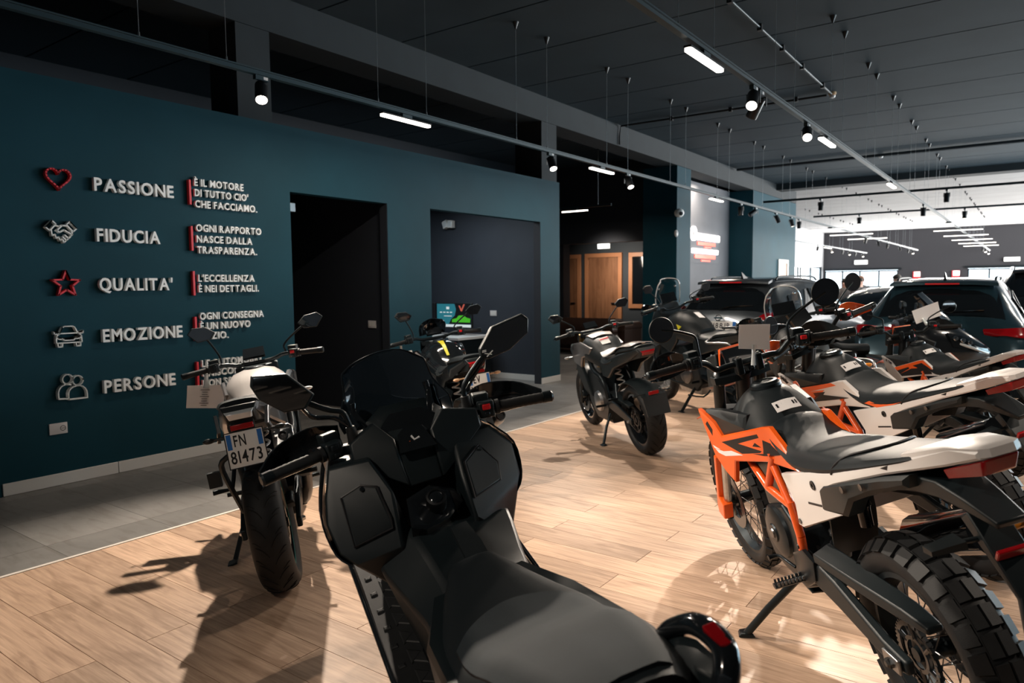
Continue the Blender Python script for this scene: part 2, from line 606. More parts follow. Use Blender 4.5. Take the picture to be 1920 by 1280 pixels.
# grey tiles along the wall and through to the back
TX = 0.59
tm = mesh('tile', MB().bb((0.001, 0.001, -0.012), (TX - 0.001, TX - 0.001, -0.0005)), 'tile', 0)
rest = MB()
for i in range(-9, 25):
    x = 1.645 + TX * i
    o = ob('tile', MB().bb((x + 0.001, 4.20, -0.012), (x + TX - 0.001, 4.497, -0.0005)), 'tile', fl, 0)
    for j in range(0, 3):
        y = 4.498 + TX * j
        o = bpy.data.objects.new('tile', tm)
        COL.objects.link(o); o.parent = fl; o.location = (x, y, 0)
    if x > 3.7:
        for j in range(3, 10):
            y = 4.498 + TX * j
            if x > 8.9 and j < 8 and x < 15:
                o = bpy.data.objects.new('tile', tm)
                COL.objects.link(o); o.parent = fl; o.location = (x, y, 0)
            else:
                rest.bb((x + 0.001, y + 0.001, -0.012), (x + TX - 0.001, y + TX - 0.001, -0.0005))
for i in range(25, 72):
    for j in range(-20, 10):
        x = 1.645 + TX * i; y = 4.498 + TX * j
        if x > 14.1:
            rest.bb((x + 0.001, y + 0.001, -0.012), (x + TX - 0.001, y + TX - 0.001, -0.0005))
o = ob('tiles', rest, 'tile', fl, 0)
o['kind'] = 'stuff'
st('trim_1', MB().bb((-4.1, 4.174, -0.012), (14.1, 4.198, 0.003)), 'strip')

# lettered wall with a doorway and a wide opening
D1, D2, OP1, OP2, XE, DZ = 4.40, 5.69, 6.39, 8.75, 9.27, 2.38
wb = MB()
xs = [-4.2, D1, D2, OP1, OP2, XE]
for a, b, z0 in ((-4.2, D1, 0), (D1, D2, DZ), (D2, OP1, 0), (OP1, OP2, DZ), (OP2, XE, 0)):
    wb.bb((a, YW, z0), (b, YW + 0.12, 3.0))
st('wall_back', wb, 'wall_teal')
sk = st('baseboard_back', MB().bb((-4.2, YW - 0.014, 0), (1.875, YW - 0.001, 0.088)), 'wall_teal')
for a, b in ((1.885, 2.675), (2.678, D1), (D2, OP1), (OP2, XE)):
    ob('board', MB().bb((a, YW - 0.014, 0.001), (b - 0.002, YW - 0.001, 0.09)), 'base_white', sk, 30, 0.002)
# rooms behind the wall
rb = MB()
rb.bb((4.22, YW + 0.12, 0), (4.34, 9.9, 2.7)); rb.bb((5.76, YW + 0.121, 0), (5.88, 9.9, 2.7)); rb.bb((4.34, 9.0, 0), (5.76, 9.1, 2.7)); rb.bb((4.3, YW + 0.121, 2.62), (5.8, 9.0, 2.7))
st('wall_corridor', rb, 'wall_dark')
nb = MB()
nb.bb((9.02, YW + 0.121, 0), (9.14, 9.9, 2.99)); nb.bb((5.881, 8.9, 0), (9.02, 9.0, 2.99))
nb.bb((5.881, YW + 0.121, 2.75), (9.02, 8.9, 2.85))
st('wall_niche', nb, mat('wall_niche', (0.034, 0.042, 0.056), 0.65, nz=(2, 0.08)))
st('trim_4', MB().bb((OP2 - 0.006, YW + 0.003, 0), (OP2 - 0.0005, YW + 0.118, DZ - 0.001)), 'wall_dark')
st('trim_5', MB().bb((D2 - 0.006, YW + 0.003, 0), (D2 - 0.0005, YW + 0.118, DZ - 0.001)), 'wall_dark')
nk = st('baseboard_niche', MB().bb((9.0, YW + 0.14, 0), (9.019, 8.9, 0.088)), 'base_white', bev=0.002)
st('wall_return', MB().bb((9.1401, YW + 0.121, 0), (9.26, 9.9, 2.98)), 'wall_dark')
# columns and beams of the hall
cb = MB()
for a, b, c in ((3.96, 4.32, 6.4), (8.99, 9.40, 6.45)):
    cb.bb((a, 5.97, 2.86), (b, c, ZC))
for k, (a, b, c) in enumerate(((3.96, 4.32, 6.4), (8.99, 9.40, 6.45))):
    st('column_%d' % (k + 1), MB().bb((a, 5.97, 2.96), (b, c, 3.88)), 'beam')
st('column_3', MB().bb((13.99, 5.97, 0), (14.72, 6.73, 3.88)), 'wall_teal', bev=0.003)
st('column_4', MB().bb((18.92, 5.97, 0), (23.05, 6.60, 3.88)), 'wall_teal', bev=0.003)
st('ceiling_beam', MB().bb((-4.2, 5.97, 3.885), (23.05, 6.4, ZC)), 'beam')
st('wall_upper', MB().bb((-4.2, 9.9, 0), (23, 10.1, ZC)), 'wall_dark')
st('wall_sign', MB().bb((14.721, 6.6, 0), (18.919, 6.75, 3.884)), 'wall_grey')
# back room beyond the wall end: bulkhead, wood doors
st('wall_bulkhead', MB().bb((14.75, 6.76, 2.44), (15.0, 9.9, ZC)), 'wall_dark')
st('wall_doors', MB().bb((15.5, 6.76, 0), (15.7, 9.9, 2.6)), mat('wall_doors', (0.034, 0.043, 0.052), 0.7))
st('wall_pier', MB().bb((14.9, 9.28, 0), (15.2, 9.62, 2.6)), 'wall_dark')
def wood_door(name, y0, y1, z0, z1, leaf, w=0.10):
    X = 15.5
    t = thing(name, *leaf[1:], (X, (y0 + y1) / 2, 0))
    t['kind'] = 'structure'
    def B(nm, a, b, m, bev=0.004):
        return ob(nm, MB().bb((a[0] - X, a[1] - (y0 + y1) / 2, a[2]), (b[0] - X, b[1] - (y0 + y1) / 2, b[2])), m, t, 30, bev)
    B('jamb', (X - 0.06, y0, z0), (X - 0.002, y0 + w, z1 - w), 'wood_frame')
    B('jamb', (X - 0.06, y1 - w, z0), (X - 0.002, y1, z1 - w), 'wood_frame')
    B('lintel', (X - 0.06, y0, z1 - w), (X - 0.002, y1, z1), 'wood_frame')
    if z0 > 0.1:
        B('sill', (X - 0.06, y0, z0 - w), (X - 0.002, y1, z0), 'wood_frame')
        B('pane', (X - 0.02, y0 + w, z0), (X - 0.004, y1 - w, z1 - w), 'glass_dark', 0)
    else:
        B('leaf', (X - 0.03, y0 + w + 0.004, 0.006), (X - 0.004, y1 - w - 0.004, z1 - w - 0.004), leaf[0])
        B('handle', (X - 0.08, y0 + w + 0.06, 1.0), (X - 0.032, y0 + w + 0.18, 1.03), 'steel_dark')
    return t
wood_door('door_1', 7.98, 9.0, 0, 2.23, ('wood_door', 'oak door with a wide wooden frame beyond the sofa', 'door'))
wood_door('window_1', 6.77, 7.80, 1.0, 2.22, ('x', 'wood framed dark window right of the oak door', 'window'))
wood_door('door_2', 9.12, 9.88, 0, 2.22, ('wood_door', 'half hidden wood framed door left of the oak door', 'door'))

# ceiling of prefabricated slabs
ce = st('ceiling', MB().bb((-4.2, -8.2, ZC + 0.03), (44, 10.2, ZC + 0.2)), 'ceil_joint')
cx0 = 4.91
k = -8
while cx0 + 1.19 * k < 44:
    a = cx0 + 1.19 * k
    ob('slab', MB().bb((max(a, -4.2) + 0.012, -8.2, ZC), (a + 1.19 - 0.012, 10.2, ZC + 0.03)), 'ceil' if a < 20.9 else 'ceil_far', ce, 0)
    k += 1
for i, (x, z, w, h) in enumerate(((21.2, 4.08, 0.5, 0.34),)):
    st('beam_%d' % (i + 1), MB().bb((x - w / 2, -8.2, z), (x + w / 2, 9.7, ZC)), 'beam')
# right side and rear, outside the frame: glazed shop front
st('wall_right', MB().bb((-4.2, -8.2, 0.4), (9.4, -8.0, 3.6)).bb((-4.2, -8.2, 0), (44, -8.0, 0.4)).bb((-4.2, -8.2, 3.6), (44, -8.0, ZC)), 'wall_grey')
wr = MB()
for k in range(13):
    wr.bb((-4.2 + 4.0 * k - 0.1, -8.15, 0.4), (-4.2 + 4.0 * k + 0.1, -8.05, 3.6))
st('window_2', wr, 'blk_metal')
st('wall_rear', MB().bb((-4.4, -8.2, 0), (-4.2, 10.2, 0.4)).bb((-4.4, -8.2, 2.6), (-4.2, 10.2, ZC)).bb((-4.4, -8.2, 0.4), (-4.2, 10.2, 2.6)), 'wall_grey')
# far end of the hall
fe = MB()
def wall_x(x0, x1, ya, yb, holes, top=ZC):
    ys = sorted(set([ya, yb] + [h[0] for h in holes] + [h[1] for h in holes]))
    for a, b in zip(ys, ys[1:]):
        h = [q for q in holes if q[0] <= a + 1e-6 and q[1] >= b - 1e-6]
        if h:
            fe.bb((x0, a, 0), (x1, b, h[0][2])); fe.bb((x0, a, h[0][3]), (x1, b, top))
        else:
            fe.bb((x0, a, 0), (x1, b, top))
wall_x(43, 43.2, -8.2, 9.7, [(5.86, 9.52, 0.02, 2.14), (-1.2, 2.72, 0.02, 2.14)])
st('wall_far', fe, 'wall_charcoal')
fs = MB()
for a, b, z0, z1 in ((23.05, 36.6, 0, ZC), (36.6, 42.7, 2.36, ZC), (36.6, 42.7, 0, 0.02), (42.7, 43, 0, ZC)):
    fs.bb((a, 9.6, z0), (b, 9.75, z1))
fs.bb((23.06, 6.601, 0), (23.2, 9.6, ZC))
st('wall_far_side', fs, 'wall_light')
def glazing(name, ys, z0, z1, along='y', at=43.05):
    f = MB()
    def B(a, b):
        if along == 'y':
            f.bb((at, a[0], a[1]), (at + 0.08, b[0], b[1]))
        else:
            f.bb((a[0], at, a[1]), (b[0], at + 0.08, b[1]))
    for y in ys:
        B((y - 0.035, z0), (y + 0.035, z1))
    B((ys[0], z0), (ys[-1], z0 + 0.06)); B((ys[0], z1 - 0.06), (ys[-1], z1))
    o = st(name, f, 'blk_metal')
    for a, b in zip(ys, ys[1:]):
        p = MB()
        if along == 'y':
            p.bb((at + 0.035, a + 0.035, z0 + 0.06), (at + 0.045, b - 0.035, z1 - 0.06))
        else:
            p.bb((a + 0.035, at + 0.035, z0 + 0.06), (b - 0.035, at + 0.045, z1 - 0.06))
        ob('pane', p, 'clear', o, 0)
glazing('window_3', [5.88, 6.78, 7.72, 8.60, 9.50], 0.03, 2.12)
glazing('window_4', [-1.18, -0.1, 0.89, 1.81, 2.70], 0.03, 2.12)
glazing('window_5', [36.62, 37.9, 38.4, 40.45, 42.68], 0.03, 2.34, 'x', 9.63)
st('trim_2', MB().bb((42.9, 5.7, 2.16), (42.99, 9.58, 2.24)), 'blk_metal')
st('trim_3', MB().bb((42.9, -1.3, 2.16), (42.99, 2.85, 2.26)), 'blk_metal')
# white framed narrow door in the teal column
t = thing('door_3', 'narrow brown door in a white frame on the far teal column', 'door', (21.7, 5.96, 0)); t['kind'] = 'structure'
ob('frame', MB().bb((-0.5, -0.03, 0), (-0.39, 0.009, 2.15)).bb((0.39, -0.03, 0), (0.5, 0.009, 2.15)).bb((-0.39, -0.03, 2.05), (0.39, 0.009, 2.15)), 'base_white', t, 30, 0.004)
ob('leaf', MB().bb((-0.385, -0.015, 0.01), (0.385, 0.009, 2.045)), 'wood_door', t)

# pipes on the ceiling
def pipe(name, pts, r, label, m='beam', clips=()):
    t = thing(name, label, 'pipe')
    ob('tube', MB().tube(pts, r, 8, 1), m, t, 60)
    for c in clips:
        ob('clip', MB().box(c, (0.05, 0.05, 0.07)), 'fix_black', t)
    return t
pipe('conduit', [(5.0, 2.5, ZC - 0.035), (11.43, 2.5, ZC - 0.035)], 0.014, 'thin grey conduit running along the ceiling slabs to the smoke sensor', 'track', [(x, 2.5, ZC - 0.034) for x in (6.0, 7.1, 8.05, 8.9, 9.8, 10.9)])
pipe('conduit', [(11.5, 2.575, ZC - 0.03), (11.44, 5.93, ZC - 0.03), (11.42, 5.945, ZC - 0.2), (11.42, 5.945, 3.9)], 0.016, 'black conduit from the smoke sensor across to the beam', 'fix_black', [(11.46, y, ZC - 0.034) for y in (3.0, 4.0, 5.0)])
pipe('water_pipe', [(17.5, -7.9, ZC - 0.05), (17.4, 5.9, ZC - 0.05)], 0.03, 'pipe running across the ceiling behind the sensors', 'beam')
for x, y, lb in ((11.5, 2.5, 'near'), (17.6, 2.8, 'far')):
    t = thing('smoke_sensor', 'round smoke sensor at the end of the thin conduit' if lb == 'near' else 'second smoke sensor on the pipe farther away', 'sensor', (x, y, ZC))
    ob('base', MB().rev([(0, -0.0005), (0.055, -0.0005), (0.055, -0.03), (0.04, -0.04), (0, -0.04)], (0, 0, 0), 'z', 20), 'sensor', t)
    ob('cap', MB().rev([(0.03, -0.041), (0.045, -0.055), (0.035, -0.08), (0, -0.085)], (0, 0, 0), 'z', 20), 'switch', t)

# ------------------------------------------------------------------ light tracks and lamps
def rail_mb(L, along):
    m = MB()
    for dz, h, w in ((0, 0.010, 0.044), (-0.034, 0.006, 0.044)):
        m.bb((0, -w / 2, dz - h / 2), (L, w / 2, dz + h / 2))
    m.bb((0, -0.010, -0.031), (L, 0.010, -0.005))
    if along == 'y':
        m.v = [(-b, a, c) for a, b, c in m.v]
    return m
cone_me = mesh('cone', MB().rev([(0, 0), (0.034, 0), (0.030, -0.012), (0.007, -0.075), (0, -0.078)], (0, 0, 0), 'z', 14), 'fix_black')
wire_me = mesh('wire', MB().cyl((0, 0, 0), (0, 0, 1), 0.0022, n=6), 'wire')
clip_me = mesh('clip', MB().rev([(0, 0.03), (0.006, 0.028), (0.008, 0.0), (0, 0)], (0, 0, 0), 'z', 10), 'alu')
def track(name, x0, x1, y, label, cables, along='x', z=ZT):
    t = thing(name, label, 'lighting track', (x0, y, z) if along == 'x' else (y, x0, z))
    ob('rail', rail_mb(x1 - x0, along), 'track', t, 30)
    for c in cables:
        p = (c - x0, 0, 0) if along == 'x' else (0, c - x0, 0)
        w = bpy.data.objects.new('suspension_wire', wire_me); COL.objects.link(w); w.parent = t
        w.location = p; w.scale = (1, 1, ZC - z - 0.07)
        cn = bpy.data.objects.new('ceiling_cone', cone_me); COL.objects.link(cn); cn.parent = t
        cn.location = (p[0], p[1], ZC - z)
        cl = bpy.data.objects.new('wire_clip', clip_me); COL.objects.link(cl); cl.parent = t
        cl.location = (p[0], p[1], 0.005)
    return t
cab = []
for k in range(-1, 18):
    cab += [2.35 + 2.016 * k, 2.95 + 2.016 * k]
track('lighting_track', -3.8, 39.5, 4.56, 'long grey lighting track hanging along the lettered wall', [c for c in cab if 0.4 < c < 39] + [-1.7, -3.2])
track('lighting_track', -3.8, 42.8, 1.81, 'long grey lighting track hanging over the motorcycles and cars', [c - 0.13 for c in cab if 0.5 < c < 42] + [-1.7, -3.2])
track('lighting_track', 0.4, 20, -1.6, 'lighting track hanging right of the frame', [])
track('lighting_track', -5.5, 4.5, 14.9, 'nearer track crossing the hall under the bright ceiling', [], 'y', 3.12)
track('lighting_track', -5.5, 4.5, 19.0, 'farther track crossing the hall under the bright ceiling', [], 'y', 3.12)
track('lighting_track', 24.5, 41, 7.05, 'short far track along the light side wall', [c for c in cab if 25 < c < 40])
track('lighting_track', 6.9, 9.2, 12.9, 'short track behind the end of the lettered wall', [7.2, 8.9], 'y', 3.08)

led_n = 0
def led_bar(x, y, along, L, label, power=LED_W, z=ZT, m='led', group=None):
    t = thing('led_bar', label, 'lamp', (x, y, z - 0.038), 0 if along == 'x' else PI / 2, group)
    ob('adapter', MB().bb((-0.06, -0.018, -0.028), (0.06, 0.018, -0.0005)), 'track', t, 30, 0.002)
    ob('housing', MB().bb((-L / 2, -0.026, -0.044), (L / 2, 0.026, -0.029)), 'fix_black', t, 30, 0.003)
    P = []
    for i in range(9):
        a = -PI / 2 + PI * i / 8
        P.append((L / 2 - 0.026 + 0.026 * math.cos(a), 0.026 * math.sin(a), -0.062))
    P += [(-p[0], -p[1], p[2]) for p in P]
    ob('diffuser', MB().plate(P, (0, 0, 0.017)), m, t, 30)
    if power:
        l = area('led_light', (0, 0, -0.068), L, power, WARM, (0, 0, 0), 0.05)
        l.parent = t
    return t
for x, nm in ((4.70, 'glowing bar lamp nearest on the track along the lettered wall'), (8.27, 'bar lamp on the wall track past the end of the wall'), (12.40, 'third bar lamp on the wall track by the square column')):
    led_bar(x, 4.56, 'x', 0.61, nm)
for x, nm in ((4.68, 'bright bar lamp nearest on the track over the motorcycles'), (8.15, 'second bar lamp over the motorcycles beside two spotlights'), (12.38, 'third bar lamp over the motorcycles farther along the track')):
    led_bar(x, 1.81, 'x', 0.60, nm, 12)
for x in (4.6, 8.2, 12.4):
    led_bar(x, -1.6, 'x', 0.60, {4.6: 'nearest', 8.2: 'middle', 12.4: 'farthest'}[x] + ' bar lamp on the track right of the frame', LED_W, group='bar lamps outside the frame')
for k, x in enumerate((21.3, 24.1, 27.0, 29.8, 32.6, 35.1)):
    led_bar(x, 1.8, 'y', 1.2, ['nearest', 'second', 'third', 'fourth', 'fifth', 'farthest'][k] + ' of the crosswise bar lamps in the row down the hall', 30, m='led_far', group='crosswise bar lamps')
for x, y, nm in ((21.1, 4.56, 'wide crosswise bar lamp at the left of the far hall'), (23.9, 4.56, 'crosswise bar lamp just past the teal column'), (26.5, 4.56, 'small crosswise bar lamp left of the far spotlights')):
    led_bar(x, y, 'y', 1.2, nm, 30, m='led_far')
led_bar(12.9, 7.75, 'y', 0.62, 'bar lamp in the dark bay above the wood doors', 8, 3.08)
led_bar(32.3, 7.05, 'x', 1.2, 'bar lamp on the short far track', 20, m='led_far')

def spot_parts():
    b = MB().rev([(0, 0), (0.043, 0), (0.045, -0.004), (0.045, -0.155), (0.041, -0.160), (0.036, -0.152), (0, -0.150)], (0, 0, 0), 'z', 24)
    l = MB().rev([(0, -0.151), (0.036, -0.153), (0.040, -0.158), (0.030, -0.1615), (0, -0.163)], (0, 0, 0), 'z', 20)
    return mesh('barrel', b, 'fix_black'), mesh('lens', l, 'led'), mesh('lens', l, 'fix_black')
SB, SLN, SOFF = spot_parts()
ad_me = mesh('adapter', MB().bb((-0.055, -0.017, -0.032), (0.055, 0.017, -0.0005)).cyl((0, 0, -0.03), (0, 0, -0.075), 0.009, n=10), 'track', 30)
br_me = mesh('bracket', MB().bb((-0.012, -0.05, -0.066), (0.012, 0.05, -0.058)).bb((-0.012, 0.047, -0.13), (0.012, 0.052, -0.058)).bb((-0.012, -0.052, -0.13), (0.012, -0.047, -0.058)), 'fix_black', 30)
tag_me = mesh('sticker', MB().bb((0.01, -0.0176, -0.026), (0.045, -0.0171, -0.006)), 'paper', 0)
def spot(x, y, label, aim=None, on=True, power=SPOT_W, cone=62, group=None, z=ZT):
    t = thing('track_spotlight', label, 'spotlight', (x, y, z - 0.038), 0, group)
    for nm, me in (('adapter', ad_me), ('bracket', br_me), ('sticker', tag_me)):
        o = bpy.data.objects.new(nm, me); COL.objects.link(o); o.parent = t
    h = bpy.data.objects.new('barrel', SB); COL.objects.link(h); h.parent = t
    ln = bpy.data.objects.new('lens', SLN if on else SOFF); COL.objects.link(ln); ln.parent = h
    h.location = (0, 0, -0.062)
    d = Vector(aim or (0, 0, -1)).normalized()
    q = Vector((0, 0, -1)).rotation_difference(d)
    h.rotation_mode = 'QUATERNION'; h.rotation_quaternion = q
    if on and power:
        l = bpy.data.lights.new('spot_light', 'SPOT')
        l.energy = power; l.color = WARM; l.spot_size = math.radians(cone); l.spot_blend = 0.5; l.shadow_soft_size = 0.03
        o = bpy.data.objects.new('spot_light', l); COL.objects.link(o); o.parent = h; o.location = (0, 0, -0.17)
    return t
spot(3.22, 4.56, 'lit black spotlight on the wall track above the words', (-1.1, -1.5, -2.6), power=SPOT_W * 1.5, cone=84)
spot(7.05, 4.56, 'lit black spotlight on the wall track above the wide opening', (-1.05, -1.56, -2.8))
spot(9.0, 4.56, 'lit black spotlight between two bar lamps past the wall end', (-1.0, -1.5, -2.8))
spot(5.70, 1.81, 'large lit black spotlight nearest on the motorcycle track', (-2.7, -0.5, -2.7), power=SPOT_W * 0.3)
spot(5.86, 1.81, 'unlit black spotlight seen from behind next to the large lit one', (0.2, 0.5, -0.8), on=False)
spot(7.32, 1.81, 'lit black spotlight beside the second bar lamp over the motorcycles', (-3.5, -1.0, -2.7), power=SPOT_W * 1.8, cone=50)
OUT = 'spotlights outside the frame'
spot(0.75, 4.56, 'first spotlight outside the frame on the wall track', (2.45, -4.1, -2.35), power=SPOT_W * 2.0, cone=32, group='spotlights left of the frame')
spot(1.25, 4.56, 'second spotlight outside the frame on the wall track', (4.6, -1.9, -2.4), power=SPOT_W * 1.3, cone=46, group='spotlights left of the frame')
spot(-1.3, 1.81, 'farther spotlight behind the camera on the motorcycle track', (3.4, -0.9, -2.2), power=SPOT_W * 0.35, cone=40, group='spotlights behind the camera')
spot(-0.9, 1.81, 'nearer spotlight behind the camera on the motorcycle track', (2.0, 1.2, -2.6), power=SPOT_W * 0.12, group='spotlights behind the camera')
spot(3.2, -1.6, 'nearest spotlight outside the frame on the right', (-0.1, 0.35, -0.8), power=SPOT_W * 0.3, group='spotlights outside the frame')
spot(5.6, -1.6, 'middle spotlight outside the frame on the right', (-0.35, 0.5, -0.8), power=SPOT_W * 0.3, group='spotlights outside the frame')
spot(7.2, -1.6, 'farthest spotlight outside the frame on the right', (-0.2, 0.5, -0.8), power=SPOT_W * 0.5, group='spotlights outside the frame')
for x, y, z, on, aim, nm in ((13.7, 4.56, ZT, 0, (0, 0, -1), 'unlit grey spotlight hanging straight by the column'), (14.6, 4.56, ZT, 0, (-0.5, 0.5, -0.5), 'dark spotlight tilted left on the wall track'), (16.0, 4.56, ZT, 1, (0.3, -0.3, -0.8), 'spotlight tilted right on the wall track by the teal column'), (17.2, 4.56, ZT, 1, (0.1, -0.2, -0.9), 'spotlight at the corner of the teal column'), (17.9, 4.56, ZT, 0, (0, 0, -1), 'straight unlit spotlight just right of the teal column'),
        (14.9, 3.4, 3.12, 0, (0, 0, -1), 'black spotlight at the left of the nearer crossing track'), (19.0, 3.45, 3.12, 1, (0, 0, -1), 'lit spotlight at the left of the farther crossing track'), (14.9, 1.3, 3.12, 0, (0, 0, -1), 'black spotlight on the nearer crossing track right of the long track'), (16.3, 1.81, ZT, 0, (0, 0, -1), 'black spotlight on the long track below the third bar lamp'), (19.0, 1.3, 3.12, 1, (0, 0, -1), 'lit spotlight beside the nearest crosswise bar lamp')):
    spot(x, y, nm, aim, bool(on), 60 if on else 0, z=z)
far = [(26.3, 4.56, 0), (28.6, 4.56, 0), (30.7, 4.56, 0), (33.7, 4.56, 0), (36.3, 4.56, 0), (37.6, 4.56, 1), (30.6, 7.05, 1), (33.0, 7.05, 1), (35.2, 7.05, 1), (36.6, 7.05, 1), (38.1, 7.05, 1), (39.9, 7.05, 1), (37.0, 1.81, 1), (38.3, 1.81, 1), (39.5, 1.81, 1), (41.0, 1.81, 1)]
ORD = ['first', 'second', 'third', 'fourth', 'fifth', 'sixth', 'seventh', 'eighth']
cnt = {}
for k, (x, y, on) in enumerate(far):
    tn = 'wall' if y == 4.56 else 'side wall' if y > 5 else 'long'
    key = (tn, on)
    cnt[key] = cnt.get(key, 0) + 1
    spot(x, y, ORD[cnt[key] - 1] + ' small ' + ('lit' if on else 'dark') + ' spotlight from the left at the far end of the ' + tn + ' track', (-0.25, -0.2, -0.8) if k % 2 else (0.25, 0.2, -0.8), bool(on), 0, group='far %s spotlights on the %s track' % ('lit' if on else 'dark', tn))
# ------------------------------------------------------------------ motorcycle parts
def V(*a):
    return Vector(a)

def tyre_prof(R, w, rr, n=16):
    b = (R - rr) * 0.56; rc = R - b; a = w / 2
    return [(rc + b * math.cos(t), a * math.sin(t)) for t in [math.radians(-135 + 270 * i / n) for i in range(n + 1)]], a, b, rc

def wheel(par, name, c, R, w, rr, knobs=False, spokes='wire', rim='blk_metal', disc=0.13, side=1, grooves=False, stripe=None, sprocket=False, nsp=5):
    c = Vector(c)
    pr, a, b, rc = tyre_prof(R, w, rr)
    t = ob(name, MB().rev(pr, c, 'y', 56, True), 'rubber', par, 40)
    def P(ang, phi, h):
        r = rc + (b + h) * math.cos(phi)
        return c + V(r * math.sin(ang), (a + h) * math.sin(phi), r * math.cos(ang))
    if knobs:
        kb = MB()
        n = 30 if w > 0.11 else 34
        dA = 2 * PI / n
        for i in range(n):
            A0 = i * dA
            for j, (p0, p1, off) in enumerate(((-0.46, -0.02, 0), (0.02, 0.46, 0), (-1.15, -0.50, 0.5), (0.50, 1.15, 0.5))):
                A1 = A0 + off * dA; hw = dA * (0.43 if j < 2 else 0.40)
                k = 0.90
                bot = [P(A1 - hw, p0, -0.004), P(A1 + hw, p0, -0.004), P(A1 + hw, p1, -0.004), P(A1 - hw, p1, -0.004)]
                pm_ = (p0 + p1) / 2; d = (p1 - p0) / 2 * k
                H = 0.011 if w > 0.11 else 0.010
                top = [P(A1 - hw * k, pm_ - d, H), P(A1 + hw * k, pm_ - d, H), P(A1 + hw * k, pm_ + d, H), P(A1 - hw * k, pm_ + d, H)]
                kb.add(bot + top, [(4, 5, 6, 7), (0, 1, 5, 4), (1, 2, 6, 5), (2, 3, 7, 6), (3, 0, 4, 7)])
        o = ob('tread_knobs', kb, 'rubber', t, 30); o['kind'] = 'stuff'
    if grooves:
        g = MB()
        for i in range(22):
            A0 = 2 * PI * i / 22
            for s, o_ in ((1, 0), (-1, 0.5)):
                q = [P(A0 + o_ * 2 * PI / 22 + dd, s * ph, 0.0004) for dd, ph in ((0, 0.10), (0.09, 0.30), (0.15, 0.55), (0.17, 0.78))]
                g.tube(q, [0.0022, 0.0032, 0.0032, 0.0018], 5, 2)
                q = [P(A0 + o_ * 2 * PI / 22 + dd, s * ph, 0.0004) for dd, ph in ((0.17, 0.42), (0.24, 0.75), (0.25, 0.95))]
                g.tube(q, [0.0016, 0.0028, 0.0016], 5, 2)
        ob('tread_groove_shade', g, 'groove_shade', t, 40)  # raised black strips put the shade of tread grooves into the colour
    # rim
    rw = w * 0.36
    rp = [(rr + 0.006, -rw), (rr + 0.006, -rw + 0.006), (rr - 0.010, -rw + 0.012), (rr - 0.022, 0), (rr - 0.010, rw - 0.012), (rr + 0.006, rw - 0.006), (rr + 0.006, rw), (rr - 0.012, rw), (rr - 0.030, 0), (rr - 0.012, -rw)]
    rm = ob('rim', MB().rev(rp, c, 'y', 48, True), rim, t, 35)
    if stripe:
        ob('rim_stripe', MB().rev([(rr + 0.004, rw + 0.0005), (rr + 0.004, rw + 0.0015), (rr - 0.004, rw + 0.0015), (rr - 0.004, rw + 0.0005)], c, 'y', 48, True).rev([(rr + 0.004, -rw - 0.0005), (rr + 0.004, -rw - 0.0015), (rr - 0.004, -rw - 0.0015), (rr - 0.004, -rw - 0.0005)], c, 'y', 48, True), stripe, t, 35)
    hw = 0.055
    hub = MB().rev([(0, -hw - 0.02), (0.022, -hw - 0.02), (0.025, -hw), (0.050, -hw), (0.050, -hw + 0.012), (0.030, -hw + 0.02), (0.030, hw - 0.02), (0.050, hw - 0.012), (0.050, hw), (0.025, hw), (0.022, hw + 0.02), (0, hw + 0.02)], c, 'y', 24)
    ob('hub', hub, 'blk_metal', t, 35)
    if spokes == 'wire':
        s = MB()
        for i in range(36):
            A0 = 2 * PI * i / 36
            sd = 1 if i % 2 else -1
            tw = 0.42 if (i // 2) % 2 else -0.42
            p0 = c + V(0.046 * math.sin(A0 + tw * 2.2), sd * (hw - 0.006), 0.046 * math.cos(A0 + tw * 2.2))
            p1 = c + V((rr - 0.022) * math.sin(A0), sd * 0.006, (rr - 0.022) * math.cos(A0))
            s.tube([p0, p1], 0.0021, 5, 1)
        ob('spokes', s, 'steel_dark', t, 60)
    else:
        s = MB()
        for i in range(nsp):
            A0 = 2 * PI * i / nsp
            for da in (-0.13, 0.13):
                d0 = V(math.sin(A0 + da * 1.2), 0, math.cos(A0 + da * 1.2)); d1 = V(math.sin(A0 + da), 0, math.cos(A0 + da))
                s.tube([c + d0 * 0.040, c + d1 * (rr - 0.018)], [0.016, 0.010], 8, 1, flat=((0, 1, 0), 0.7))
        ob('spokes', s, rim, t, 40)
    if disc:
        y = side * (hw + 0.006)
        d = MB().rev([(disc, y - 0.0025), (disc, y + 0.0025), (disc * 0.66, y + 0.0025), (disc * 0.66, y - 0.0025)], c, 'y', 40, True)
        for i in range(5):
            A0 = 2 * PI * i / 5
            d.tube([c + V(0.04 * math.sin(A0), y, 0.04 * math.cos(A0)), c + V(disc * 0.7 * math.sin(A0 + 0.3), y, disc * 0.7 * math.cos(A0 + 0.3))], 0.006, 6, 1)
        ob('brake_disc', d, 'steel_dark', t, 35)
    if sprocket:
        y = hw + 0.012
        m = MB(); n = 42; rs = 0.102
        for i in range(n):
            A0 = 2 * PI * i / n
            m.box(c + V(rs * math.sin(A0), y, rs * math.cos(A0)), (0.008, 0.006, 0.012), Matrix.Rotation(A0, 3, 'Y'))
        m.rev([(rs, y - 0.003), (rs, y + 0.003), (rs - 0.016, y + 0.003), (rs - 0.016, y - 0.003)], c, 'y', 42, True)
        for i in range(6):
            A0 = 2 * PI * i / 6
            m.tube([c + V(0.05 * math.sin(A0), y, 0.05 * math.cos(A0)), c + V((rs - 0.01) * math.sin(A0 + 0.12), y, (rs - 0.01) * math.cos(A0 + 0.12))], 0.007, 6, 1)
        ob('sprocket', m, 'steel_dark', t, 30)
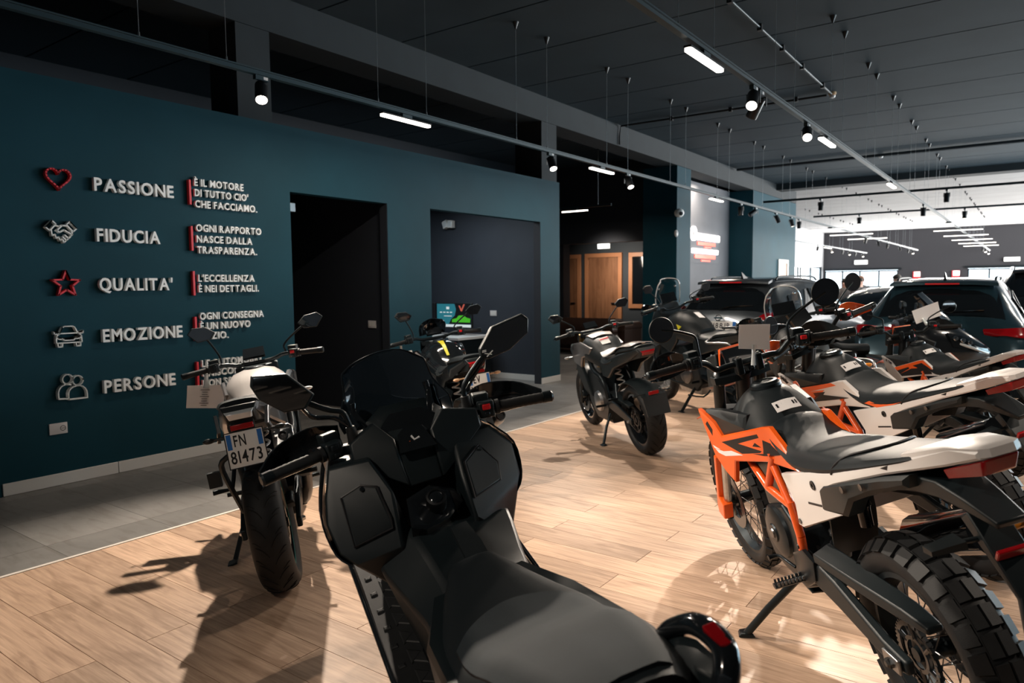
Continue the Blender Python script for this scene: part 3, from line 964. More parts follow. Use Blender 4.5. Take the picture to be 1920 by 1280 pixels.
        ob('sprocket_bolts', MB().rev([(0.058, y + 0.001), (0.058, y + 0.005), (0.045, y + 0.005), (0.045, y + 0.001)], c, 'y', 30, True), 'steel_dark', t, 35)
    return t

def both(f):
    f(1); f(-1)

def grip_set(par, s, inner, outer, red=False, z=0, guard=None, gl='blk_plastic', lever=True):
    i, o = Vector(inner), Vector(outer)
    d = (o - i)
    g = MB()
    n = 9
    P = [i + d * (k / (n * 2)) for k in range(n * 2 + 1)]
    g.tube(P, [0.0165 + 0.001 * (k % 2) for k in range(n * 2 + 1)], 14, 1)
    g.cyl(i - d * 0.03, i + d * 0.05, 0.024, n=16)
    gr = ob('grip', g, 'rubber', par, 40)
    ob('bar_end', MB().rev([(0, 0), (0.019, 0), (0.019, 0.028), (0.014, 0.034), (0, 0.034)], o, d, 14), 'blk_metal', gr, 35)
    dn = d.normalized()
    sb = MB()
    c = i - dn * 0.035
    ax = dn; fx = V(1, 0, 0); fx = (fx - ax * fx.dot(ax)).normalized(); uz = ax.cross(fx)
    if uz.z < 0:
        uz = -uz
    Rm = Matrix((fx, ax, uz)).transposed()
    sb.box(c, (0.048, 0.052, 0.052), Rm)
    sw = ob('switch_block', sb, 'blk_plastic', par, 30, 0.006)
    ob('switch_button', MB().box(c - fx * 0.025 + uz * 0.010, (0.012, 0.026, 0.018), Rm), 'red_plastic' if red else 'blk_metal', sw, 30, 0.003)
    ob('switch_button', MB().box(c - fx * 0.025 - uz * 0.013, (0.010, 0.016, 0.012), Rm), 'blk_metal' if not red else 'blk_gloss', sw, 30, 0.002)
    if lever:
        p = c + fx * 0.035 - uz * 0.012
        ob('lever', MB().tube([p - ax * 0.02, p + ax * 0.03 + fx * 0.035, p + ax * 0.10 + fx * 0.042, p + ax * 0.165 + fx * 0.030], [0.010, 0.0075, 0.006, 0.0065], 8, 4, flat=((0, 0, 1), 0.6)), 'blk_metal', par, 45)
        ob('reservoir', MB().box(c + fx * 0.035 + uz * 0.030 - ax * 0.01, (0.05, 0.052, 0.034), Rm), 'blk_plastic', par, 30, 0.005)
    if guard:
        e = o + fx * 0.0
        rows = []
        for t_, zz0, zz1, xx in ((-0.03, -0.035, 0.035, 0.085), (0.02, -0.05, 0.06, 0.100), (0.08, -0.055, 0.055, 0.098), (0.13, -0.045, 0.025, 0.072), (0.165, -0.03, -0.005, 0.02)):
            b = i + ax * t_
            rows.append([b + fx * (xx - 0.012) + uz * zz1, b + fx * xx + uz * (zz0 + zz1) / 2, b + fx * (xx - 0.010) + uz * zz0])
        gd = ob('hand_guard', MB().shell(rows, 4, 3, 0.004), guard, par, 40)
        ob('guard_bracket', MB().tube([o + dn * 0.02, o + dn * 0.03 + fx * 0.03, o + fx * 0.055 - dn * 0.02 - uz * 0.02], 0.007, 8, 3), 'blk_metal', gd, 45)
    return gr

def mirror_round(par, base, pts, c, r, nrm, glass='mirror'):
    st_ = ob('mirror_stem', MB().tube([base] + pts + [c], 0.0062, 8, 4), 'blk_metal', par, 50)
    n = Vector(nrm).normalized()
    hs = ob('mirror', MB().rev([(0, 0.016), (r * 0.7, 0.014), (r * 0.96, 0.006), (r, -0.003), (r * 0.97, -0.0065), (r * 0.93, -0.0065), (r * 0.92, -0.004), (0, -0.004)], c, -n, 32), 'blk_plastic', st_, 40)
    hs.name = 'mirror_shell'
    ob('mirror_glass', MB().rev([(0, 0.0045), (r * 0.915, 0.0045), (r * 0.915, 0.003), (0, 0.003)], c, n, 32), glass, hs if False else st_, 35)
    return st_

def mirror_poly(par, base, pts, outline, depth, glass='mirror', r=0.006):
    """outline: 3D points of the glass side; depth: vector to the back of the shell"""
    P = [Vector(p) for p in outline]
    c = sum(P, V(0, 0, 0)) / len(P)
    D = Vector(depth)
    st_ = ob('mirror_stem', MB().tube([base] + pts + [c + D * 0.6], r, 8, 4), 'blk_metal', par, 50)
    ob('mirror_shell', MB().loft([P, [c + (p - c) * 1.03 + D * 0.35 for p in P], [c + (p - c) * 0.72 + D for p in P]]), 'blk_plastic', st_, 40, 0.003)
    ob('mirror_glass', MB().plate([c + (p - c) * 0.92 - D.normalized() * 0.001 for p in P], D.normalized() * 0.003), glass, st_, 30)
    return st_

def price_card(q, corners, label, lines=0, clip=(0.02, 0.05)):
    """corners: world-space tl, tr, br, bl of the paper; clipped on a handlebar"""
    tl, tr, br, bl = [Vector(p) for p in corners]
    t = thing('price_card', label, 'card')
    n = (tr - tl).cross(bl - tl).normalized()
    rows = [[tl, (tl + tr) / 2 + n * 0.004, tr], [(tl + bl) / 2 + n * 0.003, (tl + br) / 2 + n * 0.005, (tr + br) / 2 + n * 0.003], [bl, (bl + br) / 2 + n * 0.002, br]]
    ob('sheet', MB().shell(rows, 4, 4, 0.0008), 'paper', t, 60)
    m = (bl + br) / 2; up_ = (tl - bl).normalized(); rt_ = (br - bl).normalized()
    return t, m, up_, rt_, n

def chain(par, c0, r0, c1, r1, y):
    P = []
    c0, c1 = Vector(c0), Vector(c1)
    for i in range(13):
        a = -PI / 2 + PI * i / 12
        P.append(c1 + V(r1 * math.cos(a), 0, r1 * math.sin(a)))
    for i in range(19):
        a = PI / 2 + PI * i / 18
        P.append(c0 + V(r0 * math.cos(a), 0, r0 * math.sin(a)))
    P.append(P[0])
    L = [0]
    for a, b in zip(P, P[1:]):
        L.append(L[-1] + (b - a).length)
    m = MB(); n = int(L[-1] / 0.016)
    def at(s):
        for k in range(len(P) - 1):
            if L[k + 1] >= s:
                f = (s - L[k]) / max(1e-9, L[k + 1] - L[k])
                return P[k].lerp(P[k + 1], f)
        return P[-1]
    for i in range(n):
        a, b = at(L[-1] * i / n), at(L[-1] * (i + 0.92) / n)
        d = (b - a).normalized(); u = V(0, 1, 0); w = d.cross(u)
        m.box((a + b) / 2 + V(0, y, 0), ((b - a).length, 0.016 if i % 2 else 0.010, 0.013), Matrix((d, u, w)).transposed())
    return ob('chain', m, 'steel_dark', par, 0)

# ------------------------------------------------------------------ enduro motorcycle (three of them)
def enduro(q, label, col='orange', card=None, guard='blk_plastic', group=None, k=1.0, decal=0, steer=0.0, tft=False):
    t = vehicle('enduro_motorcycle', label, 'motorcycle', q, group)
    if k != 1.0:
        t.scale = (k, k, k)
    OR, BP, WH = 'orange', 'blk_plastic', 'white_plastic'
    FA = V(1.56, 0, 0.358)
    wheel(t, 'front_wheel', FA, 0.358, 0.10, 0.285, knobs=True, rim='blk_metal', disc=0.15, side=1)
    RA = V(0, 0, 0.348)
    wheel(t, 'rear_wheel', RA, 0.348, 0.155, 0.240, knobs=True, rim='blk_metal', disc=0.11, side=-1, sprocket=True)
    # fork
    top, bot = V(1.165, 0, 1.10), V(1.545, 0, 0.335)
    d = (bot - top).normalized()
    nf = V(0, 1, 0).cross(d)
    for s in (1, -1):
        y = V(0, 0.10 * s, 0)
        fk = ob('fork_leg', MB().tube([top + y, top + y + d * 0.42], 0.027, 16, 1), 'gold' if False else 'blk_metal', t, 40)
        ob('fork_slider', MB().tube([top + y + d * 0.40, bot + y], 0.021, 14, 1), 'alu', fk, 40)
        ob('axle_lug', MB().box(bot + y + d * 0.02, (0.055, 0.034, 0.10), Matrix((nf, V(0, 1, 0), -d)).transposed()), 'blk_metal', fk, 30, 0.008)
        g0 = bot - d * 0.33
        gp = [g0 + nf * -0.035, g0 + nf * 0.03, bot + nf * 0.030 + d * 0.05, bot - nf * 0.045 + d * 0.06]
        f_ = -1
        yy = V(0, s * 0.135, 0)
        out = [g0 - nf * 0.050, g0 - nf * 0.026, bot - nf * 0.026 - d * 0.06, bot + nf * 0.03 - d * 0.05, bot + nf * 0.03 + d * 0.05, bot - nf * 0.04 + d * 0.065, bot - nf * 0.056 + d * 0.02]
        ob('fork_guard', MB().plate([p + yy for p in out], (0, -s * 0.045, 0), 0.005, 0.004), OR if s > 0 or True else BP, fk, 30)
        ob('axle_nut', MB().rev([(0, 0), (0.017, 0), (0.017, 0.012), (0.010, 0.014), (0, 0.014)], bot + V(0, s * 0.118, 0.0), (0, s, 0), 12), 'steel_dark', fk, 30)
    for dz, nm in ((0.0, 'upper_clamp'), (0.19, 'lower_clamp')):
        p = top + d * (dz + 0.01)
        m = MB()
        m.plate([p + V(0.03, -0.13, 0), p + V(0.05, -0.05, 0), p + V(-0.02, 0, 0), p + V(0.05, 0.05, 0), p + V(0.03, 0.13, 0), p + V(-0.035, 0.13, 0), p + V(-0.065, 0.05, 0), p + V(-0.075, 0, 0), p + V(-0.065, -0.05, 0), p + V(-0.035, -0.13, 0)], (0, 0, -0.03), 0.004, 0.003)
        tc = ob(nm, m, 'blk_metal', t, 30)
        if dz == 0:
            for s in (1, -1):
                ob('fork_cap', MB().rev([(0, 0.02), (0.016, 0.02), (0.022, 0.012), (0.024, 0.0), (0, 0)], p + V(0, 0.10 * s, 0.004), 'z', 16), 'alu' if s > 0 else 'red_plastic', tc, 30)
            ob('stem_nut', MB().rev([(0, 0.02), (0.014, 0.02), (0.02, 0.004), (0, 0.0)], p + V(-0.03, 0, 0.004), 'z', 6), 'alu', tc, 30)
            ob('ignition_lock', MB().rev([(0, 0.022), (0.018, 0.022), (0.022, 0.0), (0, 0)], p + V(-0.068, -0.03, 0.006), 'z', 18), 'blk_gloss', tc, 30)
    ob('steering_head', MB().tube([top + d * 0.0 + V(-0.05, 0, 0), top + d * 0.22 + V(-0.05, 0, 0)], 0.036, 14, 1), 'blk_metal', t)
    # handlebar
    bz = 1.155
    bar = ob('handlebar', MB().tube([(0.955, 0.27, 1.213), (0.99, 0.20, 1.203), (1.02, 0.145, 1.155), (1.025, 0.09, bz), (1.025, -0.09, bz), (1.02, -0.145, 1.155), (0.99, -0.20, 1.203), (0.955, -0.27, 1.213)], 0.0135, 12, 5), 'blk_metal', t, 50)
    for s in (1, -1):
        ob('bar_clamp', MB().box((1.025, 0.045 * s, 1.142), (0.05, 0.030, 0.075)), 'blk_metal', bar, 30, 0.006)
        ob('clamp_bolt', MB().rev([(0, 0), (0.006, 0), (0.006, 0.008), (0, 0.008)], (1.008, 0.045 * s, 1.179), 'z', 8), 'alu', bar, 30)
    grip_set(t, 1, (0.955, 0.285, 1.222), (0.93, 0.435, 1.226), False, guard='blk_gloss' if guard == 'blk_plastic' else guard)
    grip_set(t, -1, (0.955, -0.265, 1.190), (0.93, -0.415, 1.174), True, guard=guard)
    mirror_round(t, (0.975, 0.215, 1.215), [V(0.972, 0.215, 1.28), V(0.972, 0.215, 1.325), V(0.972, 0.245, 1.350), V(0.965, 0.30, 1.378)], (0.96, 0.352, 1.397), 0.056, (-1, -0.12, 0.02))
    mirror_round(t, (0.975, -0.180, 1.200), [V(0.972, -0.182, 1.245), V(0.972, -0.190, 1.275), V(0.970, -0.225, 1.300), V(0.965, -0.30, 1.335)], (0.96, -0.374, 1.362), 0.060, (-1, 0.12, 0.02))
    # dash and headlight mask
    if tft:
        dsh = ob('dashboard', MB().plate([(1.09, 0.075, 1.250), (1.125, 0.075, 1.340), (1.125, -0.075, 1.340), (1.09, -0.075, 1.250)], 0.02, 0.006, 0.002), 'blk_gloss', t, 30)
        ob('dash_mount', MB().box((1.11, 0, 1.22), (0.03, 0.07, 0.12)), 'blk_metal', dsh, 30, 0.004)
    else:
        dsh = ob('dashboard', MB().plate([(1.07, 0.085, 1.150), (1.11, 0.08, 1.205), (1.11, -0.08, 1.205), (1.07, -0.085, 1.150)], 0.02, 0.006, 0.002), 'blk_gloss', t, 30)
        ob('dash_cover', MB().plate([(1.085, 0.105, 1.160), (1.125, 0.075, 1.222), (1.125, -0.075, 1.222), (1.085, -0.105, 1.160), (1.10, -0.105, 1.155), (1.14, -0.08, 1.215), (1.14, 0.08, 1.215), (1.10, 0.105, 1.155)], 0.010), OR, t, 30)
    ob('headlight_mask', MB().loft([[(1.15, 0.10, 1.20), (1.14, 0.11, 1.05), (1.16, -0.11, 1.05), (1.15, -0.10, 1.20)], [(1.27, 0.11, 1.17), (1.30, 0.12, 1.02), (1.30, -0.12, 1.02), (1.27, -0.11, 1.17)], [(1.33, 0.06, 1.12), (1.36, 0.07, 0.99), (1.36, -0.07, 0.99), (1.33, -0.06, 1.12)]]), BP, t, 30, 0.008)
    # front fender
    ob('front_fender', MB().shell([[(1.22, 0.055, 0.865), (1.22, 0, 0.885), (1.22, -0.055, 0.865)], [(1.45, 0.075, 0.825), (1.45, 0, 0.855), (1.45, -0.075, 0.825)], [(1.68, 0.08, 0.79), (1.68, 0, 0.82), (1.68, -0.08, 0.79)], [(1.92, 0.05, 0.725), (1.93, 0, 0.735), (1.92, -0.05, 0.725)]], 5, 5, 0.005), OR, t, 50)
    # tank
    tk = MB().sym([(0.56, [(0, 0.905), (0.070, 0.90), (0.112, 0.89), (0.120, 0.87), (0.08, 0.85), (0, 0.84)]),
                   (0.64, [(0, 0.945), (0.075, 0.938), (0.122, 0.922), (0.128, 0.88), (0.09, 0.85), (0, 0.84)]),
                   (0.70, [(0, 0.985), (0.080, 0.970), (0.132, 0.940), (0.142, 0.885), (0.10, 0.85), (0, 0.84)]),
                   (0.77, [(0, 1.032), (0.082, 1.005), (0.142, 0.950), (0.156, 0.885), (0.11, 0.85), (0, 0.84)]),
                   (0.84, [(0, 1.066), (0.080, 1.040), (0.148, 0.958), (0.168, 0.885), (0.11, 0.85), (0, 0.84)]),
                   (0.93, [(0, 1.068), (0.075, 1.044), (0.150, 0.960), (0.178, 0.885), (0.11, 0.85), (0, 0.84)]),
                   (1.00, [(0, 1.040), (0.066, 1.020), (0.140, 0.952), (0.170, 0.885), (0.11, 0.86), (0, 0.86)]),
                   (1.035, [(0, 1.00), (0.055, 0.99), (0.11, 0.945), (0.15, 0.89), (0.10, 0.87), (0, 0.87)])], 3, 3)
    tank = ob('tank', tk, 'blk_matte', t, 50)
    fc = ob('fuel_cap', MB().rev([(0, 0.012), (0.030, 0.012), (0.038, 0.016), (0.052, 0.014), (0.058, 0.006), (0.064, 0.003), (0.066, -0.01), (0, -0.01)], (0.888, 0, 1.068), (0.02, 0, 1), 32), 'blk_metal', tank, 30)
    lb = ob('sticker', MB().shell([[(0.690, 0.052, 0.990), (0.690, 0, 0.993), (0.690, -0.048, 0.990)], [(0.735, 0.050, 1.020), (0.735, 0, 1.024), (0.735, -0.046, 1.020)]], 3, 3, 0.003), 'paper', tank, 50)
    lm = MB()
    for y0, w_ in ((0.042, 0.007), (0.018, 0.004), (0.008, 0.012), (-0.012, 0.004), (-0.024, 0.006), (-0.036, 0.004)):
        lm.shell([[(0.706, y0, 1.0045), (0.706, y0 - w_, 1.0045)], [(0.722, y0, 1.0155), (0.722, y0 - w_, 1.0155)]], 1, 1, 0.002)
    o_ = ob('sticker_print', lm, 'ink', tank, 0)
    o_['kind'] = 'stuff'
    for s in (1, -1):
        # black wing in front of the tank, coloured shroud below
        def ys(x):
            return 0.125 if x < 0.62 else 0.125 + 0.21 * (x - 0.62)
        Q = lambda pts: [(x, ys(x) * s, z) for x, z in pts]
        ob('tank_wing', MB().plate([(x, (y - 0.012) * s, z) for x, y, z in ((0.80, 0.150, 0.985), (1.00, 0.195, 0.985), (1.10, 0.222, 0.978), (1.105, 0.224, 0.965), (1.03, 0.212, 0.93), (0.985, 0.205, 0.875), (0.80, 0.168, 0.925))], (0, -0.025 * s, 0), 0.012, 0.008), 'blk_matte', t, 30)
        shr = ob('shroud', MB().plate(Q([(1.140, 0.980), (1.106, 0.966), (1.033, 0.924), (0.989, 0.875), (0.669, 0.960), (0.618, 0.967), (0.525, 0.915), (0.422, 0.839), (0.643, 0.813), (0.665, 0.817), (0.927, 0.769), (0.969, 0.664), (1.027, 0.702), (1.088, 0.768), (1.104, 0.836)]), (0, -0.016 * s, 0), 0.006, 0.004), col, t, 30)
        def dec(nm, P, m, h=0.0050):
            ob(nm, MB().plate([(x, (ys(x) + h) * s, z) for x, z in P], (0, -0.0012 * s, 0)), m, shr, 0)
        if decal == 0:
            dec('decal', ((0.996, 0.846), (0.707, 0.926), (0.700, 0.912), (0.925, 0.842), (0.872, 0.860), (0.701, 0.856), (0.716, 0.846), (0.851, 0.818), (0.934, 0.834)), 'ink')
            dec('decal', ((0.678, 0.906), (0.622, 0.900), (0.535, 0.876), (0.690, 0.838), (0.770, 0.832), (0.694, 0.846), (0.686, 0.866)), 'ink')
            dec('decal', ((0.737, 0.885), (0.700, 0.872), (0.760, 0.866)), 'ink')
            dec('decal', ((1.081, 0.818), (1.026, 0.806), (1.071, 0.805)), 'white_paint')
            dec('decal', ((1.064, 0.803), (1.000, 0.802), (0.934, 0.816), (0.850, 0.811), (0.992, 0.782), (1.045, 0.788)), 'white_paint')
            dec('decal', ((1.098, 0.915), (1.078, 0.93), (1.050, 0.895), (1.062, 0.865)), 'ink')
        elif decal == 1:
            dec('decal', ((1.024, 0.885), (0.712, 0.948), (0.675, 0.935), (0.890, 0.880), (0.770, 0.900), (0.860, 0.835), (0.960, 0.818), (0.905, 0.862), (0.985, 0.862)), 'orange')
            dec('decal', ((0.868, 0.874), (0.770, 0.888), (0.790, 0.868), (0.585, 0.870), (0.862, 0.818), (0.905, 0.822), (0.855, 0.850)), 'ink')
            dec('decal', ((1.128, 0.968), (1.098, 0.955), (1.055, 0.925), (1.075, 0.915)), 'ink')
        else:
            dec('decal', ((0.980, 0.855), (0.669, 0.940), (0.625, 0.945), (0.540, 0.900), (0.480, 0.850), (0.660, 0.826), (0.92, 0.790)), 'ink')
            dec('decal', ((0.995, 0.872), (0.669, 0.957), (0.618, 0.964), (0.525, 0.912), (0.470, 0.866), (0.56, 0.905), (0.640, 0.938), (0.960, 0.846)), 'orange', 0.0062)
            dec('decal', ((0.93, 0.815), (0.78, 0.875), (0.70, 0.885), (0.76, 0.905), (0.82, 0.895), (0.80, 0.875)), 'orange', 0.0062)
        def yt(x):
            return max(0.05, 0.14 if x > 0.1 else 0.14 + 0.17 * (x - 0.1))
        P = [(0.564, 0.800), (0.36, 0.858), (0.057, 0.944), (-0.19, 1.030), (-0.374, 1.100), (-0.464, 1.108), (-0.467, 1.089), (-0.353, 1.047), (-0.12, 0.972), (0.116, 0.885), (0.205, 0.845), (0.243, 0.765), (0.111, 0.785), (0.46, 0.616), (0.505, 0.614), (0.492, 0.70)]
        sc = ob('side_cover', MB().plate([(x, yt(x) * s, z) for x, z in P], (0, -0.02 * s, 0), 0.006, 0.005), WH, t, 30)
        ob('bolt', MB().rev([(0.006, 0.001), (0.006, 0.004), (0.016, 0.004), (0.016, 0.0), (0, 0), (0, 0.002)], (0.285, s * 0.1455, 0.835), (0, s, 0), 16), 'blk_metal', sc, 30)
        ob('bolt', MB().rev([(0.010, 0.0), (0.010, 0.004), (0, 0.004)], (0.475, s * 0.1455, 0.640), (0, s, 0), 12), 'steel_dark', sc, 30)
        ob('slot', MB().plate([(x, s * 0.1462, z) for x, z in ((0.36, 0.752), (0.25, 0.775), (0.25, 0.767), (0.36, 0.744))], (0, -0.001 * s, 0)), 'ink', sc, 0)
        ob('tail_slot', MB().plate([(x, s * (yt(x) + 0.0058), z) for x, z in ((-0.115, 0.992), (-0.150, 1.008), (-0.142, 0.992))], (0, -0.001 * s, 0)), 'ink', sc, 0)
        ob('tail_box', MB().plate([(x, y * s, z) for x, y, z in ((0.245, 0.138, 0.835), (0.205, 0.138, 0.862), (0.09, 0.134, 0.900), (-0.10, 0.104, 0.962), (-0.22, 0.088, 0.995), (-0.21, 0.09, 0.955), (-0.06, 0.112, 0.90), (0.03, 0.138, 0.855), (0.08, 0.142, 0.79), (0.245, 0.142, 0.755))], (0, -0.05 * s, 0), 0.012, 0.012), BP, t, 30)
        for x, z in ((0.06, 0.888), (-0.03, 0.918)):
            ob('bolt', MB().rev([(0.005, 0.002), (0.011, 0.003), (0.012, 0), (0, 0), (0, 0.001)], (x, s * (0.152 if x > 0 else 0.135), z), (0, s, 0), 12), 'steel_dark', t, 30)
        if decal == 1:
            ob('seat_trim', MB().plate([(x, 0.143 * s, z) for x, z in ((0.44, 0.868), (0.40, 0.885), (0.33, 0.882), (0.10, 0.938), (0.19, 0.902), (0.34, 0.860))], (0, -0.01 * s, 0)), 'orange', t, 30)
        # trellis frame
        fr = MB()
        for a, b in (((0.97, 0.105, 0.86), (0.92, 0.128, 0.755)), ((0.92, 0.128, 0.755), (0.745, 0.140, 0.690)), ((0.745, 0.140, 0.690), (0.545, 0.140, 0.675)), ((0.64, 0.128, 0.845), (0.745, 0.140, 0.690)), ((0.66, 0.128, 0.80), (0.545, 0.140, 0.675)), ((0.545, 0.140, 0.69), (0.525, 0.140, 0.56)), ((0.525, 0.140, 0.56), (0.545, 0.140, 0.44)), ((1.02, 0.08, 0.90), (0.64, 0.128, 0.845)), ((1.04, 0.06, 0.80), (0.92, 0.128, 0.755))):
            fr.tube([(a[0], a[1] * s, a[2]), (b[0], b[1] * s, b[2])], 0.0165, 12, 1)
        f_ = ob('frame', fr, 'orange_metal', t, 50)
        for z in (0.52, 0.485):
            ob('bolt', MB().rev([(0, 0.004), (0.007, 0.004), (0.010, 0), (0, 0)], (0.535, s * 0.156, z), (0, s, 0), 10), 'blk_metal', f_, 30)
        # swingarm
        ob('swingarm', MB().loft([[(0.56, 0.115 * s, 0.50), (0.56, 0.145 * s, 0.50), (0.56, 0.150 * s, 0.40), (0.56, 0.115 * s, 0.40)], [(0.30, 0.120 * s, 0.48), (0.30, 0.152 * s, 0.475), (0.30, 0.154 * s, 0.38), (0.30, 0.120 * s, 0.38)], [(0.05, 0.112 * s, 0.395), (0.05, 0.146 * s, 0.39), (0.05, 0.146 * s, 0.325), (0.05, 0.112 * s, 0.325)], [(-0.06, 0.112 * s, 0.375), (-0.06, 0.140 * s, 0.375), (-0.06, 0.140 * s, 0.33), (-0.06, 0.112 * s, 0.33)]], 2), BP, t, 30, 0.008)
        ob('axle_block', MB().box((0.0, 0.150 * s, 0.350), (0.085, 0.012, 0.05)), 'alu', t, 30, 0.004)
        ob('axle_nut', MB().rev([(0, 0.016), (0.010, 0.016), (0.017, 0.010), (0.017, 0), (0, 0)], (0, 0.156 * s, 0.348), (0, s, 0), 6), 'steel_dark', t, 30)
        pg = ob('footpeg', MB().tube([(0.55, 0.15 * s, 0.385), (0.555, 0.275 * s, 0.385)], 0.018, 8, 1, flat=((1, 0, 0), 0.55)), 'blk_metal', t, 40)
        tm_ = MB()
        for k in range(8):
            for e in (-1, 1):
                tm_.box((0.553 + e * 0.018, s * (0.165 + 0.014 * k), 0.396), (0.006, 0.008, 0.014))
        ob('peg_teeth', tm_, 'alu', pg, 0)
        ob('heel_plate', MB().plate([(x, 0.158 * s, z) for x, z in ((0.60, 0.47), (0.50, 0.52), (0.42, 0.50), (0.44, 0.42), (0.53, 0.36), (0.60, 0.38))], (0, -0.015 * s, 0), 0.006, 0.003), 'blk_metal', t, 30)
        ob('indicator', MB().tube([(-0.38, 0.04 * s, 0.86), (-0.38, 0.10 * s, 0.865)], 0.007, 8, 1).hull([(-0.36, 0.09 * s, 0.882), (-0.36, 0.09 * s, 0.852), (-0.41, 0.09 * s, 0.878), (-0.41, 0.09 * s, 0.857), (-0.365, 0.175 * s, 0.874), (-0.40, 0.175 * s, 0.872), (-0.365, 0.175 * s, 0.858), (-0.40, 0.175 * s, 0.860)]), 'amber' if s < 0 else BP, t, 30)
        ob('radiator', MB().box((1.02, 0.135 * s, 0.80), (0.05, 0.12, 0.2), Matrix.Rotation(0.25 * s, 3, 'Z')), 'blk_metal', t, 30, 0.004)
    ob('tail_top', MB().plate([(-0.20, 0.088, 1.048), (-0.36, 0.066, 1.098), (-0.462, 0.050, 1.113), (-0.475, 0.03, 1.113), (-0.475, -0.03, 1.113), (-0.462, -0.050, 1.113), (-0.36, -0.066, 1.098), (-0.20, -0.088, 1.048)], 0.02, 0.012, 0.006), WH, t, 30)
    seat = ob('seat', MB().sym([(0.705, [(0, 0.978), (0.045, 0.970), (0.085, 0.955), (0.090, 0.94), (0, 0.93)]),
                                (0.66, [(0, 0.968), (0.070, 0.962), (0.112, 0.945), (0.118, 0.925), (0, 0.91)]),
                                (0.57, [(0, 0.935), (0.086, 0.928), (0.124, 0.908), (0.129, 0.880), (0, 0.86)]),
                                (0.46, [(0, 0.922), (0.098, 0.914), (0.128, 0.890), (0.134, 0.852), (0, 0.84)]),
                                (0.34, [(0, 0.942), (0.104, 0.934), (0.132, 0.905), (0.136, 0.862), (0, 0.85)]),
                                (0.20, [(0, 0.964), (0.108, 0.957), (0.136, 0.932), (0.138, 0.895), (0, 0.88)]),
                                (0.08, [(0, 0.985), (0.108, 0.978), (0.132, 0.960), (0.134, 0.932), (0, 0.92)]),
                                (-0.05, [(0, 1.012), (0.098, 1.006), (0.114, 0.992), (0.115, 0.972), (0, 0.96)]),
                                (-0.20, [(0, 1.048), (0.080, 1.043), (0.092, 1.036), (0.092, 1.022), (0, 1.01)]),
                                (-0.28, [(0, 1.066), (0.060, 1.063), (0.072, 1.060), (0.072, 1.05), (0, 1.04)])], 3, 2), 'seat_vinyl', t, 50)
    ob('seat_seam', MB().tube([(0.135, 0.140, 0.915), (0.11, 0.138, 0.945), (0.07, 0.112, 0.981), (0.02, 0.06, 0.999), (0.0, 0, 1.004), (0.02, -0.06, 0.999), (0.07, -0.112, 0.981), (0.11, -0.138, 0.945)], 0.0045, 8, 4), 'ink', seat, 50)
    ob('tail_light', MB().hull([(-0.33, 0.064, 1.032), (-0.33, -0.064, 1.032), (-0.468, 0.046, 1.086), (-0.468, -0.046, 1.086), (-0.455, 0.040, 1.042), (-0.455, -0.040, 1.042), (-0.33, 0.055, 1.005), (-0.33, -0.055, 1.005)]), 'red_lens', t, 30, 0.006)
    # rear fender and plate holder
    ob('rear_fender', MB().loft([[(0.04, 0.085, 0.935), (0.04, -0.085, 0.935), (0.04, -0.075, 0.87), (0.04, 0.075, 0.87)], [(-0.12, 0.078, 0.970), (-0.12, -0.078, 0.970), (-0.12, -0.07, 0.915), (-0.12, 0.07, 0.915)], [(-0.28, 0.060, 0.985), (-0.28, -0.060, 0.985), (-0.27, -0.055, 0.935), (-0.27, 0.055, 0.935)], [(-0.46, 0.040, 0.925), (-0.46, -0.040, 0.925), (-0.45, -0.035, 0.905), (-0.45, 0.035, 0.905)]], 2), BP, t, 30, 0.006)
    ob('plate_holder', MB().loft([[(-0.36, 0.045, 0.925), (-0.36, -0.045, 0.925), (-0.33, -0.045, 0.90), (-0.33, 0.045, 0.90)], [(-0.42, 0.045, 0.845), (-0.42, -0.045, 0.845), (-0.40, -0.045, 0.825), (-0.40, 0.045, 0.825)], [(-0.47, 0.03, 0.74), (-0.47, -0.03, 0.74), (-0.455, -0.03, 0.73), (-0.455, 0.03, 0.73)], [(-0.54, 0.085, 0.61), (-0.54, -0.085, 0.61), (-0.53, -0.085, 0.605), (-0.53, 0.085, 0.605)]]), BP, t, 30, 0.004)
    ob('reflector', MB().box((-0.435, 0, 0.835), (0.012, 0.085, 0.028), Matrix.Rotation(-0.5, 3, 'Y')), 'red_lens', t, 30, 0.003)
    ob('plate_frame', MB().tube([(-0.525, 0.075, 0.645), (-0.552, 0.075, 0.59), (-0.552, -0.075, 0.59), (-0.525, -0.075, 0.645)], 0.005, 6, 1), 'alu', t, 45)
    ob('mud_flap', MB().shell([[(0.35, 0.075, 0.84), (0.36, 0, 0.84), (0.35, -0.075, 0.84)], [(0.36, 0.085, 0.66), (0.38, 0, 0.66), (0.36, -0.085, 0.66)], [(0.40, 0.08, 0.50), (0.42, 0, 0.50), (0.40, -0.08, 0.50)]], 3, 3, 0.006), BP, t, 50)
    ob('chain_guard', MB().loft([[(0.42, 0.085, 0.56), (0.42, 0.155, 0.535), (0.42, 0.155, 0.50), (0.42, 0.085, 0.52)], [(0.20, 0.065, 0.545), (0.20, 0.130, 0.525), (0.20, 0.13, 0.485), (0.20, 0.065, 0.515)], [(-0.02, 0.040, 0.520), (-0.02, 0.100, 0.515), (-0.02, 0.10, 0.475), (-0.02, 0.04, 0.49)], [(-0.12, 0.035, 0.497), (-0.12, 0.085, 0.497), (-0.12, 0.085, 0.475), (-0.12, 0.035, 0.475)]], 2), BP, t, 30, 0.006)
    chain(t, (0, 0, 0.348), 0.104, (0.60, 0, 0.44), 0.035, 0.068)
